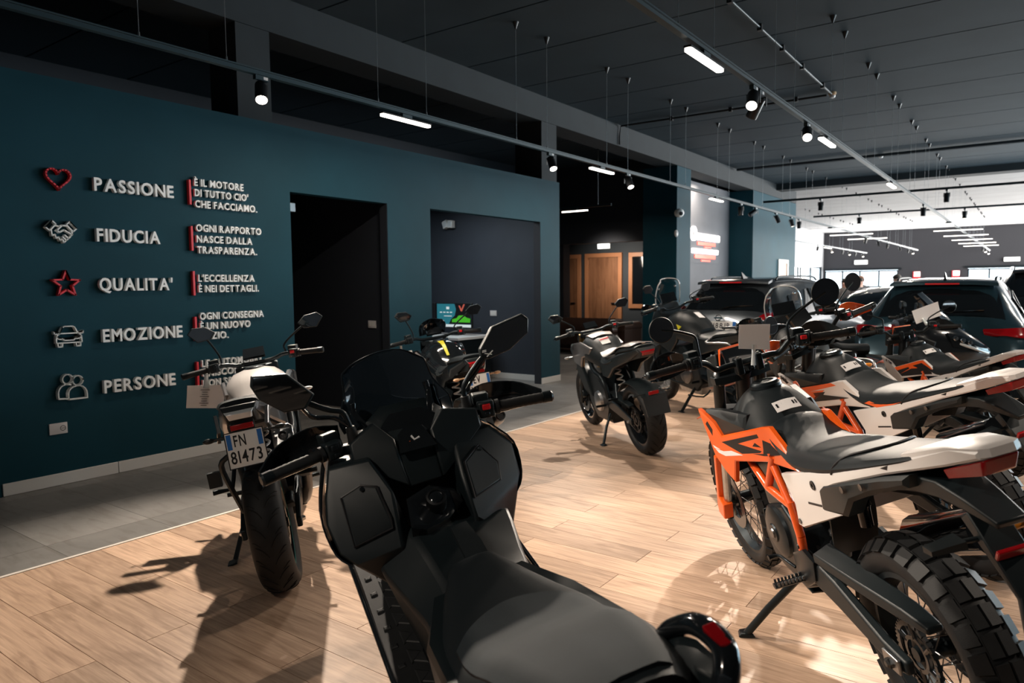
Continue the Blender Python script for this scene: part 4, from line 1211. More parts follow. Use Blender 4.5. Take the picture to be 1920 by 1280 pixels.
    # engine
    en = ob('engine', MB().hull([(x, y, z) for y in (-0.12, 0.12) for x, z in ((0.54, 0.34), (0.60, 0.55), (0.72, 0.62), (0.90, 0.56), (0.98, 0.42), (0.92, 0.31), (0.66, 0.28))]), 'blk_metal', t, 30, 0.012)
    ob('clutch_cover', MB().rev([(0, 0.030), (0.035, 0.030), (0.04, 0.024), (0.085, 0.022), (0.105, 0.012), (0.11, 0)], (0.80, 0.12, 0.475), (0, 1, 0), 32), 'blk_metal', en, 30)
    ob('cover_cap', MB().rev([(0, 0.036), (0.018, 0.036), (0.022, 0.030), (0, 0.030)], (0.80, 0.12, 0.475), (0, 1, 0), 20), 'steel_dark', en, 30)
    ob('cylinder', MB().hull([(0.72, -0.10, 0.58), (0.72, 0.10, 0.58), (0.92, -0.10, 0.55), (0.92, 0.10, 0.55), (0.80, -0.09, 0.80), (0.80, 0.09, 0.80), (0.99, -0.09, 0.76), (0.99, 0.09, 0.76)]), 'blk_metal', en, 30, 0.01)
    ob('skid_plate', MB().shell([[(1.0, 0.10, 0.50), (1.02, 0, 0.49), (1.0, -0.10, 0.50)], [(0.96, 0.11, 0.33), (0.97, 0, 0.31), (0.96, -0.11, 0.33)], [(0.66, 0.10, 0.26), (0.66, 0, 0.245), (0.66, -0.10, 0.26)]], 3, 3, 0.006), BP, en, 50)
    ob('shift_lever', MB().tube([(0.62, 0.155, 0.40), (0.66, 0.17, 0.415), (0.73, 0.175, 0.41), (0.735, 0.215, 0.41)], [0.007, 0.006, 0.007, 0.011], 8, 3), 'blk_metal', en, 45)
    ex = ob('exhaust_pipe', MB().tube([(0.95, -0.06, 0.62), (1.02, -0.12, 0.55), (0.90, -0.17, 0.40), (0.55, -0.17, 0.38), (0.36, -0.165, 0.50)], [0.022, 0.022, 0.024, 0.026, 0.03], 14, 4), 'blk_metal', t, 50)
    ob('silencer', MB().tube([(0.36, -0.165, 0.50), (0.30, -0.175, 0.55), (-0.06, -0.185, 0.70)], [0.03, 0.058, 0.058], 12, 1, flat=((0, 1, 0), 1.25)), 'blk_gloss', ex, 45)
    ob('brake_reservoir', MB().rev([(0, 0.055), (0.026, 0.055), (0.030, 0.045), (0.024, 0.035), (0.022, -0.03), (0, -0.03)], (0.235, 0.02, 0.70), 'z', 18), 'blk_gloss', t, 40)
    ob('shock', MB().tube([(0.42, 0, 0.78), (0.52, 0, 0.45)], 0.03, 12, 1).tube([(0.43 + 0.0045 * a * 0.7 + 0.04 * math.cos(a), 0.04 * math.sin(a), 0.74 - 0.0135 * a * 0.7) for a in [k_ * 0.6 for k_ in range(46)]], 0.006, 6, 1), 'blk_metal', t, 50)
    ss = ob('side_stand', MB().tube([(0.60, 0.155, 0.37), (0.70, 0.275, 0.225), (0.763, 0.370, 0.112)], 0.0155, 12, 1), 'blk_metal', t, 50)
    ob('stand_foot', MB().hull([(0.735, 0.345, 0.098), (0.79, 0.355, 0.105), (0.80, 0.395, 0.112), (0.75, 0.41, 0.112), (0.74, 0.35, 0.114), (0.79, 0.36, 0.120), (0.79, 0.39, 0.124), (0.75, 0.40, 0.124)]), 'blk_metal', ss, 30, 0.003)
    if steer:
        Rm = Matrix.Translation((1.115, 0, 1.05)) @ Matrix.Rotation(steer, 4, Vector((-0.46, 0, 0.89))) @ Matrix.Translation((-1.115, 0, -1.05))
        for o in t.children:
            if o.name.split('.')[0] in ('front_wheel', 'fork_leg', 'upper_clamp', 'lower_clamp', 'handlebar', 'grip', 'switch_block', 'lever', 'reservoir', 'hand_guard', 'mirror_stem', 'dashboard', 'dash_cover', 'headlight_mask', 'front_fender'):
                o.matrix_local = Rm
    return t
bk = enduro((2.522, 0.122, 0.683, 0.262), 'orange and black enduro motorcycle with white tail nearest on the right', 'orange')
bk2 = enduro((4.208, 0.147, 0.783, 0.277), 'white enduro motorcycle with orange flashes and orange hand guards, behind the orange one', 'white_plastic', guard='orange', decal=1, steer=0.30, tft=True)
bk3 = enduro((6.447, 0.114, 0.638, 0.25), 'third enduro motorcycle with black and orange side panels, farthest of the row at the right', 'white_plastic', decal=2, k=0.902, steer=-0.20)
for o_, s_, P_, w_ in ((bk2, '390', (1.118, 0.2365, 0.948), 0.055), (bk3, 'KTM', (1.085, 0.2295, 0.935), 0.075)):
    sh_ = [c for c in o_.children if c.name.split('.')[0] == 'shroud'][0]
    text(s_, sh_, frameM(V(*P_), (-1, -0.21, -0.55), (-0.5, 0, 1)), 0.040, 'ink', 0.0006, 0.0012, 0.06, width=w_)
def local(t, p):
    return t.matrix_world @ Vector(p)
bpy.context.view_layer.update()
cd, m, u, r, n = price_card(None, [local(bk, p) for p in ((0.985, 0.012, 1.324), (0.985, -0.120, 1.290), (0.985, -0.092, 1.182), (0.985, 0.040, 1.224))], 'blank white paper card clipped to the handlebar of the orange enduro motorcycle')
ob('clip', MB().plate([m - r * 0.045 + u * 0.03 + n * 0.006, m + r * 0.045 + u * 0.03 + n * 0.006, m + r * 0.045 + u * 0.018 + n * 0.006, m - r * 0.045 + u * 0.018 + n * 0.006], 0.002).tube([m + u * 0.02 + n * 0.005, m - u * 0.02 + n * 0.008, m - u * 0.07 + n * 0.004], [0.010, 0.008, 0.012], 8, 2), 'clear_lens', cd)
# ------------------------------------------------------------------ road motorcycles
def plate_sign(par, c, xdir, ydir, w, h, lines, blue=True, part='number_plate'):
    """Italian motorcycle plate: white field, blue bands, two lines of characters"""
    Mx = frameM(c, xdir, ydir)
    b = MB().plate([(-w / 2, -h / 2, 0), (w / 2, -h / 2, 0), (w / 2, h / 2, 0), (-w / 2, h / 2, 0)], (0, 0, -0.003), 0.003, 0.001).xf(Mx)
    p = ob(part, b, 'plate_white', par, 30)
    bw = w * 0.15
    for x0, x1 in ((-w / 2 + 0.004, -w / 2 + bw), (w / 2 - bw, w / 2 - 0.004)):
        ob('blue_band', MB().bb((x0, 0.004, 0.0009), (x1, h / 2 - 0.005, 0.0014)).xf(Mx), 'plate_blue', p, 0)
    fr = MB()
    for a, b_ in (((-w / 2 - 0.004, -h / 2 - 0.004), (w / 2 + 0.004, -h / 2)), ((-w / 2 - 0.004, h / 2), (w / 2 + 0.004, h / 2 + 0.004)), ((-w / 2 - 0.004, -h / 2), (-w / 2, h / 2)), ((w / 2, -h / 2), (w / 2 + 0.004, h / 2))):
        fr.bb((a[0], a[1], -0.003), (b_[0], b_[1], 0.002))
    ob('plate_frame', fr.xf(Mx), 'ink', p, 0)
    z = Matrix.Translation((0, 0, 0.0015))
    text(lines[0], p, Mx @ z @ Matrix.Translation((-w * 0.29, h * 0.10, 0)), h * 0.46, 'ink', 0.0004, 0.001, 0.16, width=w * 0.36)
    text(lines[1], p, Mx @ z @ Matrix.Translation((-w * 0.44, -h * 0.38, 0)), h * 0.50, 'ink', 0.0004, 0.001, 0.14, width=w * 0.88)
    return p

def naked(q, label, tank='blk_matte', shroud='blk_plastic', seatm='seat_vinyl', plate=None, low_plate=False, stripe=None, high_exhaust=False, bubble=False, mir=None, twist=None, screen=False, tank_decal=None, cockpit='blk_plastic', grouped=None):
    t = vehicle('street_motorcycle', label, 'motorcycle', q, grouped)
    BP = 'blk_plastic'
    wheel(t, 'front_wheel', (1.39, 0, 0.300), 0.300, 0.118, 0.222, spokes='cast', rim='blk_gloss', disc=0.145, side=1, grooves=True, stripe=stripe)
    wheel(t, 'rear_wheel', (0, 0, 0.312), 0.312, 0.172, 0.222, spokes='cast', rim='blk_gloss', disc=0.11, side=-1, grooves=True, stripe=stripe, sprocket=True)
    top, bot = V(1.02, 0, 1.0), V(1.365, 0, 0.28)
    d = (bot - top).normalized()
    for s in (1, -1):
        y = V(0, 0.098 * s, 0)
        fk = ob('fork_leg', MB().tube([top + y, top + y + d * 0.46], 0.026, 14, 1), 'gold' if stripe is None and not plate else 'blk_metal', t, 40)
        ob('fork_slider', MB().tube([top + y + d * 0.45, bot + y + d * 0.02], 0.022, 14, 1), 'blk_metal', fk, 40)
        ob('fork_cap', MB().rev([(0, 0.014), (0.014, 0.014), (0.024, 0), (0, 0)], top + y, 'z', 14), 'alu', fk, 30)
        ob('brake_caliper', MB().box((1.30, 0.085 * s, 0.38), (0.05, 0.05, 0.12), Matrix.Rotation(0.45, 3, 'Y')), 'blk_metal', fk, 30, 0.012)
    ob('triple_clamp', MB().plate([top + V(0.03, -0.12, 0), top + V(0.03, 0.12, 0), top + V(-0.03, 0.12, 0), top + V(-0.07, 0.04, 0), top + V(-0.07, -0.04, 0), top + V(-0.03, -0.12, 0)], (0, 0, -0.03), 0.004, 0.003), 'blk_metal', t, 30)
    tw = twist or 0.0
    Rz = Matrix.Translation((1.0, 0, 0)) @ Matrix.Rotation(tw, 4, 'Z') @ Matrix.Translation((-1.0, 0, 0))
    def T(*p):
        return Rz @ Vector(p)
    ob('handlebar', MB().tube([T(0.94, 0.25, 1.035), T(0.98, 0.17, 1.04), T(1.0, 0.09, 1.02), T(1.0, -0.09, 1.02), T(0.98, -0.17, 1.04), T(0.94, -0.25, 1.035)], 0.0125, 10, 4), 'blk_metal', t, 50)
    grip_set(t, 1, T(0.935, 0.262, 1.035), T(0.905, 0.372, 1.028))
    grip_set(t, -1, T(0.935, -0.262, 1.035), T(0.905, -0.372, 1.028), True)
    ml = mir or ((0.252, 1.248), (-0.363, 1.212))
    for (yy, zz), s in zip(ml, (1, -1)):
        out = [T(0.91, yy + s * a, zz + b) for a, b in ((0.075, 0.012), (0.045, 0.042), (-0.030, 0.036), (-0.074, -0.002), (-0.045, -0.038), (0.030, -0.044))]
        mirror_poly(t, T(0.965, 0.185 * s, 1.055), [T(0.965, 0.187 * s, 1.10), T(0.955, (0.187 * s + yy) / 2, (1.12 + zz) / 2)], out, (0.045, 0, 0.0))
    ob('dashboard', MB().plate([T(0.985, 0.065, 1.045), T(1.045, 0.06, 1.095), T(1.045, -0.06, 1.095), T(0.985, -0.065, 1.045)], 0.018, 0.006, 0.002), 'blk_gloss', t, 30)
    hl = ob('headlight', MB().hull([(1.10, 0.09, 0.99), (1.10, -0.09, 0.99), (1.08, 0.10, 0.80), (1.08, -0.10, 0.80), (1.26, 0.075, 0.94), (1.26, -0.075, 0.94), (1.24, 0.06, 0.80), (1.24, -0.06, 0.80), (1.16, 0.09, 1.02), (1.16, -0.09, 1.02)]), cockpit, t, 30, 0.01)
    ob('headlight_lens', MB().plate([(1.266, 0.066, 0.925), (1.266, -0.066, 0.925), (1.25, -0.05, 0.83), (1.25, 0.05, 0.83)], 0.004), 'clear_lens', hl, 30)
    if screen:
        ob('fly_screen', MB().shell([[(1.06, 0.115, 1.05), (1.14, 0.0, 1.05), (1.06, -0.115, 1.05)], [(1.0, 0.12, 1.13), (1.08, 0, 1.14), (1.0, -0.12, 1.13)], [(0.96, 0.085, 1.175), (1.02, 0, 1.19), (0.96, -0.085, 1.175)]], 4, 5, 0.004), 'smoke', t, 50)
    tk = ob('tank', MB().sym([(0.44, [(0, 0.845), (0.070, 0.835), (0.105, 0.79), (0.10, 0.72), (0, 0.70)]),
                              (0.54, [(0, 0.895), (0.090, 0.885), (0.130, 0.82), (0.125, 0.73), (0, 0.71)]),
                              (0.66, [(0, 0.975), (0.110, 0.960), (0.168, 0.88), (0.150, 0.76), (0, 0.73)]),
                              (0.80, [(0, 1.005), (0.115, 0.990), (0.182, 0.90), (0.165, 0.78), (0, 0.74)]),
                              (0.92, [(0, 0.990), (0.095, 0.972), (0.165, 0.89), (0.150, 0.79), (0, 0.76)]),
                              (0.985, [(0, 0.955), (0.07, 0.945), (0.12, 0.88), (0.115, 0.81), (0, 0.79)])], 3, 2), tank, t, 50)
    ob('fuel_cap', MB().rev([(0, 0.012), (0.045, 0.012), (0.054, 0.006), (0.058, 0), (0, -0.01)], (0.84, 0, 1.002), (0.03, 0, 1), 28), 'blk_metal', tk, 30)
    if tank_decal:
        ob('decal', MB().shell([[(0.545, 0.012, 0.905), (0.545, -0.010, 0.905)], [(0.66, 0.018, 0.983), (0.66, -0.014, 0.983)], [(0.76, 0.026, 1.008), (0.76, -0.022, 1.008)]], 4, 1, 0.003), tank_decal, tk, 40)
    for s in (1, -1):
        ob('shroud', MB().plate([(x, y * s, z) for x, y, z in ((0.62, 0.160, 0.905), (0.84, 0.192, 0.955), (1.06, 0.205, 0.925), (1.19, 0.185, 0.86), (1.05, 0.200, 0.735), (0.90, 0.190, 0.70), (0.84, 0.185, 0.80), (0.66, 0.162, 0.84))], (0, -0.016 * s, 0), 0.012, 0.010), shroud, t, 30)
        ob('radiator_cover', MB().plate([(x, y * s, z) for x, y, z in ((1.04, 0.19, 0.73), (1.12, 0.175, 0.66), (0.98, 0.165, 0.46), (0.80, 0.16, 0.42), (0.86, 0.175, 0.60), (0.90, 0.182, 0.70))], (0, -0.02 * s, 0), 0.010, 0.006), BP, t, 30)
        ob('frame', MB().tube([(0.95, 0.09 * s, 0.86), (0.70, 0.15 * s, 0.70), (0.48, 0.145 * s, 0.62), (0.44, 0.13 * s, 0.42)], 0.024, 10, 3), 'blk_metal', t, 45)
        ob('side_panel', MB().plate([(x, y * s, z) for x, y, z in ((0.52, 0.130, 0.80), (0.30, 0.140, 0.82), (0.02, 0.128, 0.90), (-0.28, 0.075, 0.965), (-0.30, 0.070, 0.93), (-0.10, 0.110, 0.84), (0.16, 0.140, 0.76), (0.30, 0.145, 0.66), (0.46, 0.140, 0.66))], (0, -0.02 * s, 0), 0.010, 0.008), shroud if s and not bubble else BP, t, 30)
        ob('swingarm', MB().loft([[(0.46, 0.115 * s, 0.46), (0.46, 0.145 * s, 0.46), (0.46, 0.145 * s, 0.37), (0.46, 0.115 * s, 0.37)], [(0.2, 0.118 * s, 0.42), (0.2, 0.145 * s, 0.42), (0.2, 0.145 * s, 0.33), (0.2, 0.118 * s, 0.33)], [(-0.06, 0.115 * s, 0.34), (-0.06, 0.140 * s, 0.34), (-0.06, 0.140 * s, 0.29), (-0.06, 0.115 * s, 0.29)]], 2), 'blk_metal', t, 30, 0.006)
        ob('axle_nut', MB().rev([(0, 0.014), (0.010, 0.014), (0.016, 0), (0, 0)], (0, 0.141 * s, 0.312), (0, s, 0), 6), 'alu', t, 30)
        ob('footpeg', MB().tube([(0.50, 0.15 * s, 0.38), (0.50, 0.245 * s, 0.385)], 0.012, 8, 1), 'blk_metal', t, 45)
        ob('passenger_peg', MB().tube([(0.20, 0.13 * s, 0.62), (0.14, 0.16 * s, 0.50), (0.13, 0.25 * s, 0.505)], [0.011, 0.011, 0.014], 8, 1), 'blk_metal', t, 45)
        ix, iz = (-0.27, 0.83) if not low_plate else (-0.26, 0.58)
        ob('indicator', MB().tube([(ix, 0.06 * s, iz), (ix - 0.005, 0.13 * s, iz)], 0.006, 8, 1).ell((ix - 0.008, 0.150 * s, iz), (0.014, 0.026, 0.012), 12, 6), 'blk_plastic' if not screen else 'amber_clear', t, 40)
        ob('indicator', MB().tube([(1.10, 0.13 * s, 0.80), (1.09, 0.24 * s, 0.79)], 0.006, 8, 1).ell((1.09, 0.26 * s, 0.79), (0.014, 0.034, 0.013), 12, 6), 'amber_clear' if screen else 'clear_lens', t, 40)
    st_ = ob('seat', MB().sym([(0.53, [(0, 0.868), (0.070, 0.862), (0.105, 0.830), (0.105, 0.80), (0, 0.79)]),
                               (0.42, [(0, 0.835), (0.100, 0.830), (0.140, 0.805), (0.140, 0.775), (0, 0.765)]),
                               (0.28, [(0, 0.838), (0.115, 0.833), (0.148, 0.812), (0.146, 0.785), (0, 0.77)]),
                               (0.16, [(0, 0.868), (0.105, 0.863), (0.140, 0.845), (0.138, 0.815), (0, 0.80)])], 3, 2), seatm, t, 50)
    ps = ob('passenger_seat', MB().sym([(0.175, [(0, 0.918), (0.065, 0.915), (0.095, 0.900), (0.095, 0.860), (0, 0.84)]),
                                   (0.06, [(0, 0.950), (0.090, 0.944), (0.118, 0.925), (0.115, 0.90), (0, 0.88)]),
                                   (-0.12, [(0, 0.972), (0.085, 0.967), (0.108, 0.952), (0.105, 0.93), (0, 0.92)]),
                                   (-0.26, [(0, 0.982), (0.060, 0.978), (0.078, 0.968), (0.076, 0.955), (0, 0.94)])], 3, 2), seatm, t, 50)
    if bubble:
        ob('bubble_wrap', MB().shell([[(0.50, 0.12, 0.872), (0.48, 0, 0.892), (0.50, -0.12, 0.872)], [(0.34, 0.15, 0.855), (0.34, 0, 0.868), (0.34, -0.15, 0.852)], [(0.16, 0.14, 0.905), (0.16, 0, 0.94), (0.16, -0.14, 0.90)], [(0.0, 0.125, 0.965), (0, 0, 0.985), (0, -0.125, 0.96)], [(-0.2, 0.10, 0.985), (-0.2, 0, 1.0), (-0.2, -0.10, 0.985)]], 6, 6, 0.006), 'bubble', st_, 60)
    tl = ob('tail_unit', MB().hull([(0.0, 0.10, 0.91), (0.0, -0.10, 0.91), (0.0, 0.09, 0.83), (0.0, -0.09, 0.83), (-0.30, 0.075, 0.965), (-0.30, -0.075, 0.965), (-0.33, 0.06, 0.93), (-0.33, -0.06, 0.93), (-0.28, 0.06, 0.88), (-0.28, -0.06, 0.88)]), BP, t, 30, 0.006)
    ob('tail_light', MB().hull([(-0.315, 0.066, 0.945), (-0.315, -0.066, 0.945), (-0.338, 0.052, 0.932), (-0.338, -0.052, 0.932), (-0.325, 0.045, 0.905), (-0.325, -0.045, 0.905), (-0.30, 0.05, 0.90), (-0.30, -0.05, 0.90)]), 'clear_lens' if plate and not screen else 'red_lens', tl, 30, 0.003)
    if plate:
        hp = ob('plate_holder', MB().hull([(-0.24, 0.04, 0.88), (-0.24, -0.04, 0.88), (-0.29, 0.05, 0.90), (-0.29, -0.05, 0.90), (-0.30, 0.05, 0.70), (-0.30, -0.05, 0.70), (-0.32, 0.05, 0.70), (-0.32, -0.05, 0.70)]), BP, t, 30, 0.004)
        ob('reflector', MB().box((-0.322, 0.0, 0.872), (0.012, 0.095, 0.024)), 'red_lens', hp, 30, 0.003)
        plate_sign(t, V(-0.338, 0.0, 0.778), (0, -1, 0.0), (0.18, 0, 1), 0.155, 0.150, plate)
    if low_plate:
        hg = ob('hugger', MB().shell([[(0.30, 0.09, 0.52), (0.30, 0, 0.545), (0.30, -0.09, 0.52)], [(0.12, 0.10, 0.625), (0.12, 0, 0.65), (0.12, -0.10, 0.625)], [(-0.10, 0.10, 0.63), (-0.10, 0, 0.655), (-0.10, -0.10, 0.63)], [(-0.28, 0.095, 0.545), (-0.29, 0, 0.565), (-0.28, -0.095, 0.545)]], 4, 4, 0.006), BP, t, 50)
        ob('plate_holder', MB().plate([(-0.30, 0.105, 0.56), (-0.30, -0.105, 0.56), (-0.345, -0.10, 0.405), (-0.345, 0.10, 0.405)], 0.012, 0.006, 0.002), BP, hg, 30)
        ob('slot', MB().box((-0.337, 0.055, 0.45), (0.004, 0.035, 0.014), Matrix.Rotation(0.28, 3, 'Y')).box((-0.337, -0.055, 0.45), (0.004, 0.035, 0.014), Matrix.Rotation(0.28, 3, 'Y')), 'ink', hg, 0)
        ob('reflector', MB().box((-0.303, 0, 0.585), (0.012, 0.09, 0.03)), 'red_lens', hg, 30, 0.004)
    else:
        ob('hugger', MB().shell([[(0.34, 0.08, 0.50), (0.34, 0, 0.52), (0.34, -0.08, 0.50)], [(0.18, 0.09, 0.60), (0.18, 0, 0.62), (0.18, -0.09, 0.60)], [(0.0, 0.085, 0.635), (0.0, 0, 0.655), (0.0, -0.085, 0.635)]], 4, 4, 0.005), BP, t, 50)
    fg = ob('front_fender', MB().shell([[(1.14, 0.06, 0.46), (1.12, 0, 0.475), (1.14, -0.06, 0.46)], [(1.25, 0.072, 0.595), (1.24, 0, 0.615), (1.25, -0.072, 0.595)], [(1.42, 0.07, 0.625), (1.42, 0, 0.645), (1.42, -0.07, 0.625)], [(1.58, 0.05, 0.555), (1.59, 0, 0.57), (1.58, -0.05, 0.555)]], 5, 4, 0.005), BP, t, 50)
    en = ob('engine', MB().hull([(x, y, z) for y in (-0.15, 0.15) for x, z in ((0.42, 0.36), (0.46, 0.52), (0.62, 0.66), (0.85, 0.68), (0.98, 0.55), (0.92, 0.34), (0.78, 0.22), (0.52, 0.22))]), 'blk_metal', t, 30, 0.014)
    for s in (1, -1):
        ob('engine_cover', MB().rev([(0, 0.035), (0.05, 0.035), (0.06, 0.03), (0.09, 0.026), (0.10, 0.0)], (0.64, 0.148 * s, 0.40), (0, s, 0), 26), 'alu' if s > 0 else 'blk_metal', en, 30)
    ob('belly_pan', MB().hull([(0.50, 0.12, 0.28), (0.50, -0.12, 0.28), (0.95, 0.13, 0.36), (0.95, -0.13, 0.36), (0.92, 0.09, 0.19), (0.92, -0.09, 0.19), (0.52, 0.09, 0.185), (0.52, -0.09, 0.185)]), BP, en, 30, 0.01)
    ob('shock_spring', MB().tube([(0.36 + 0.03 * math.cos(a) + 0.004 * a, 0.03 * math.sin(a), 0.50 + 0.013 * a * 0.6) for a in [k * 0.7 for k in range(46)]], 0.007, 6, 1), 'red_plastic' if False else 'white_paint', t, 60)
    if high_exhaust:
        e0, e1 = V(0.30, -0.19, 0.48), V(-0.24, -0.150, 0.775)
        ob('exhaust_pipe', MB().tube([(0.9, -0.05, 0.30), (0.6, -0.12, 0.24), (0.38, -0.17, 0.34), e0], 0.028, 12, 4), 'steel_dark', t, 50)
        dd = (e1 - e0).normalized(); u = dd.cross(V(0, 1, 0)).normalized(); w = dd.cross(u)
        ring = lambda c, k: [c + u * a * k + w * b * k for a, b in ((0.055, 0.028), (0.04, 0.045), (-0.04, 0.045), (-0.055, 0.028), (-0.055, -0.028), (-0.04, -0.045), (0.04, -0.045), (0.055, -0.028))]
        ex = ob('silencer', MB().loft([ring(e0, 0.75), ring(e0 + dd * 0.08, 1), ring(e1 - dd * 0.03, 1)]), 'blk_metal', t, 35, 0.004)
        ob('silencer_cap', MB().loft([ring(e1 - dd * 0.03, 1.03), ring(e1, 1.05), ring(e1 + dd * 0.006, 0.8)]), 'alu', ex, 30, 0.004)
        ob('exhaust_tip', MB().rev([(0.016, 0.0), (0.020, 0.0), (0.020, 0.012), (0.016, 0.012), (0.012, 0.002), (0, 0.002)], e1 + dd * 0.004, dd, 18), 'ink', ex, 30)
    else:
        ex = ob('exhaust_pipe', MB().tube([(0.9, -0.05, 0.30), (0.62, -0.12, 0.23), (0.40, -0.16, 0.27)], 0.026, 12, 4), 'steel_dark', t, 50)
        ob('silencer', MB().tube([(0.40, -0.165, 0.28), (0.34, -0.18, 0.31), (0.10, -0.215, 0.42), (0.06, -0.22, 0.44)], [0.03, 0.052, 0.052, 0.046], 18, 1), 'alu' if screen else 'blk_metal', t, 40)
        ob('exhaust_tip', MB().rev([(0.030, 0), (0.036, 0), (0.036, 0.012), (0.030, 0.012), (0.026, 0.001), (0, 0.001)], (0.055, -0.222, 0.442), (-0.9, -0.1, 0.42), 18), 'ink', ex, 30)
    chain(t, (0, 0, 0.312), 0.104, (0.50, 0, 0.40), 0.035, 0.070)
    ob('chain_guard', MB().loft([[(0.40, 0.06, 0.50), (0.40, 0.11, 0.49), (0.40, 0.11, 0.47), (0.40, 0.06, 0.48)], [(0.05, 0.05, 0.44), (0.05, 0.10, 0.43), (0.05, 0.10, 0.41), (0.05, 0.05, 0.42)]]), BP, t, 30, 0.004)
    hang = MB().tube([(0.06, -0.105, 0.44), (0.02, -0.10, 0.40)], 0.018, 8, 1).box((0.085, -0.098, 0.392), (0.10, 0.04, 0.055), Matrix.Rotation(0.5, 3, 'Y'))
    ob('brake_caliper', hang, 'blk_metal', t, 30, 0.005)
    ob('brake_hose', MB().tube([(0.13, -0.11, 0.40), (0.22, -0.13, 0.46), (0.34, -0.13, 0.44), (0.45, -0.14, 0.50)], 0.005, 6, 4), 'rubber', t, 60)
    ss = ob('side_stand', MB().tube([(0.46, 0.13, 0.30), (0.43, 0.20, 0.20), (0.40, 0.262, 0.062)], 0.013, 10, 1), 'blk_metal', t, 50)
    ob('stand_foot', MB().box((0.385, 0.275, 0.052), (0.075, 0.05, 0.012), Matrix.Rotation(-0.2, 3, 'X')), 'blk_metal', ss, 30, 0.003)
    return t

n1 = naked((2.09, 2.90, 0.907, 0.17), 'light grey naked motorcycle with number plate FN 81473 standing by the lettered wall', 'tank_silver', 'grey_paint', plate=('FN', '81473'), stripe='teal_rim', high_exhaust=True)
for s in (1, -1):
    ob('grab_handle', MB().plate([(x, y * s, z) for x, y, z in ((-0.10, 0.135, 0.90), (-0.24, 0.115, 0.93), (-0.30, 0.105, 0.86), (-0.22, 0.125, 0.80), (-0.27, 0.11, 0.865), (-0.22, 0.118, 0.905))], (0, -0.014 * s, 0), 0.003, 0.002), 'alu', n1, 30)
ob('rear_hanger', MB().tube([(-0.02, 0.11, 0.42), (-0.12, 0.13, 0.58), (-0.20, 0.135, 0.70), (-0.22, 0.09, 0.74)], 0.013, 8, 3).box((-0.10, 0.19, 0.62), (0.03, 0.055, 0.07)), 'blk_plastic', n1, 40)
n2 = naked((5.623, 2.634, 0.857, 0.174), 'all black naked motorcycle without number plate standing alone in the middle of the wooden floor', 'blk_matte', 'grey_paint', low_plate=True, bubble=True, mir=((0.363, 1.212), (-0.326, 1.243)), twist=0.0)
ob('tank_cover', MB().shell([[(0.70, 0.10, 0.985), (0.70, 0, 1.0), (0.70, -0.10, 0.985)], [(0.82, 0.115, 1.0), (0.82, 0, 1.018), (0.82, -0.115, 1.0)], [(0.95, 0.085, 0.975), (0.95, 0, 0.99), (0.95, -0.085, 0.975)]], 3, 4, 0.006), 'tank_silver', n2, 50)
ob('sticker', MB().shell([[(0.585, 0.055, 0.925), (0.585, -0.03, 0.93)], [(0.66, 0.06, 0.975), (0.66, -0.03, 0.984)]], 3, 3, 0.002), 'paper', n2, 50)
ob('sticker_band', MB().shell([[(0.632, 0.056, 0.962), (0.632, -0.03, 0.969)], [(0.644, 0.058, 0.969), (0.644, -0.03, 0.977)]], 2, 3, 0.002), 'letter_red', n2, 50)
n3 = naked((4.15, 3.30, 0.95, 0.14), 'black motorcycle with a yellow stripe on its tank behind the scooter by the opening', 'blk_gloss', 'blk_gloss', plate=('EV', '10952'), screen=True, tank_decal='yellow')
bpy.context.view_layer.update()
cd, m, u, r, n = price_card(None, [local(n1, p) for p in ((0.93, 0.390, 0.970), (0.93, 0.190, 0.932), (0.93, 0.225, 0.796), (0.93, 0.424, 0.842))], 'printed white sheet hanging from the left grip of the light grey motorcycle')
tp = local(n1, (0.93, 0.275, 1.012)); tl_ = local(n1, (0.93, 0.29, 0.955))
ob('clip', MB().tube([tp, tl_, tl_ - u * 0.02], [0.012, 0.014, 0.016], 8, 2), 'clear_lens', cd, 50)
lm = MB()
pl, pr2 = local(n1, (0.928, 0.390, 0.970)), local(n1, (0.928, 0.190, 0.932))
for k in range(8):
    c = local(n1, (0.926, 0.300 + 0.004 * k, 0.925 - 0.0125 * k))
    lm.box(c, (0.032 if k % 3 else 0.05, 0.001, 0.003), Matrix((r, n, u)).transposed())
ob('printed_lines', lm, 'ink', cd, 0)
cd, m, u, r, n = price_card(None, [local(n3, p) for p in ((0.94, 0.40, 0.94), (0.94, 0.22, 0.955), (0.94, 0.21, 0.80), (0.94, 0.41, 0.785))], 'white sheet hanging from the left grip of the yellow striped motorcycle')
ob('clip', MB().tube([local(n3, (0.93, 0.31, 1.01)), local(n3, (0.94, 0.31, 0.94))], 0.012, 8, 1), 'clear_lens', cd, 50)

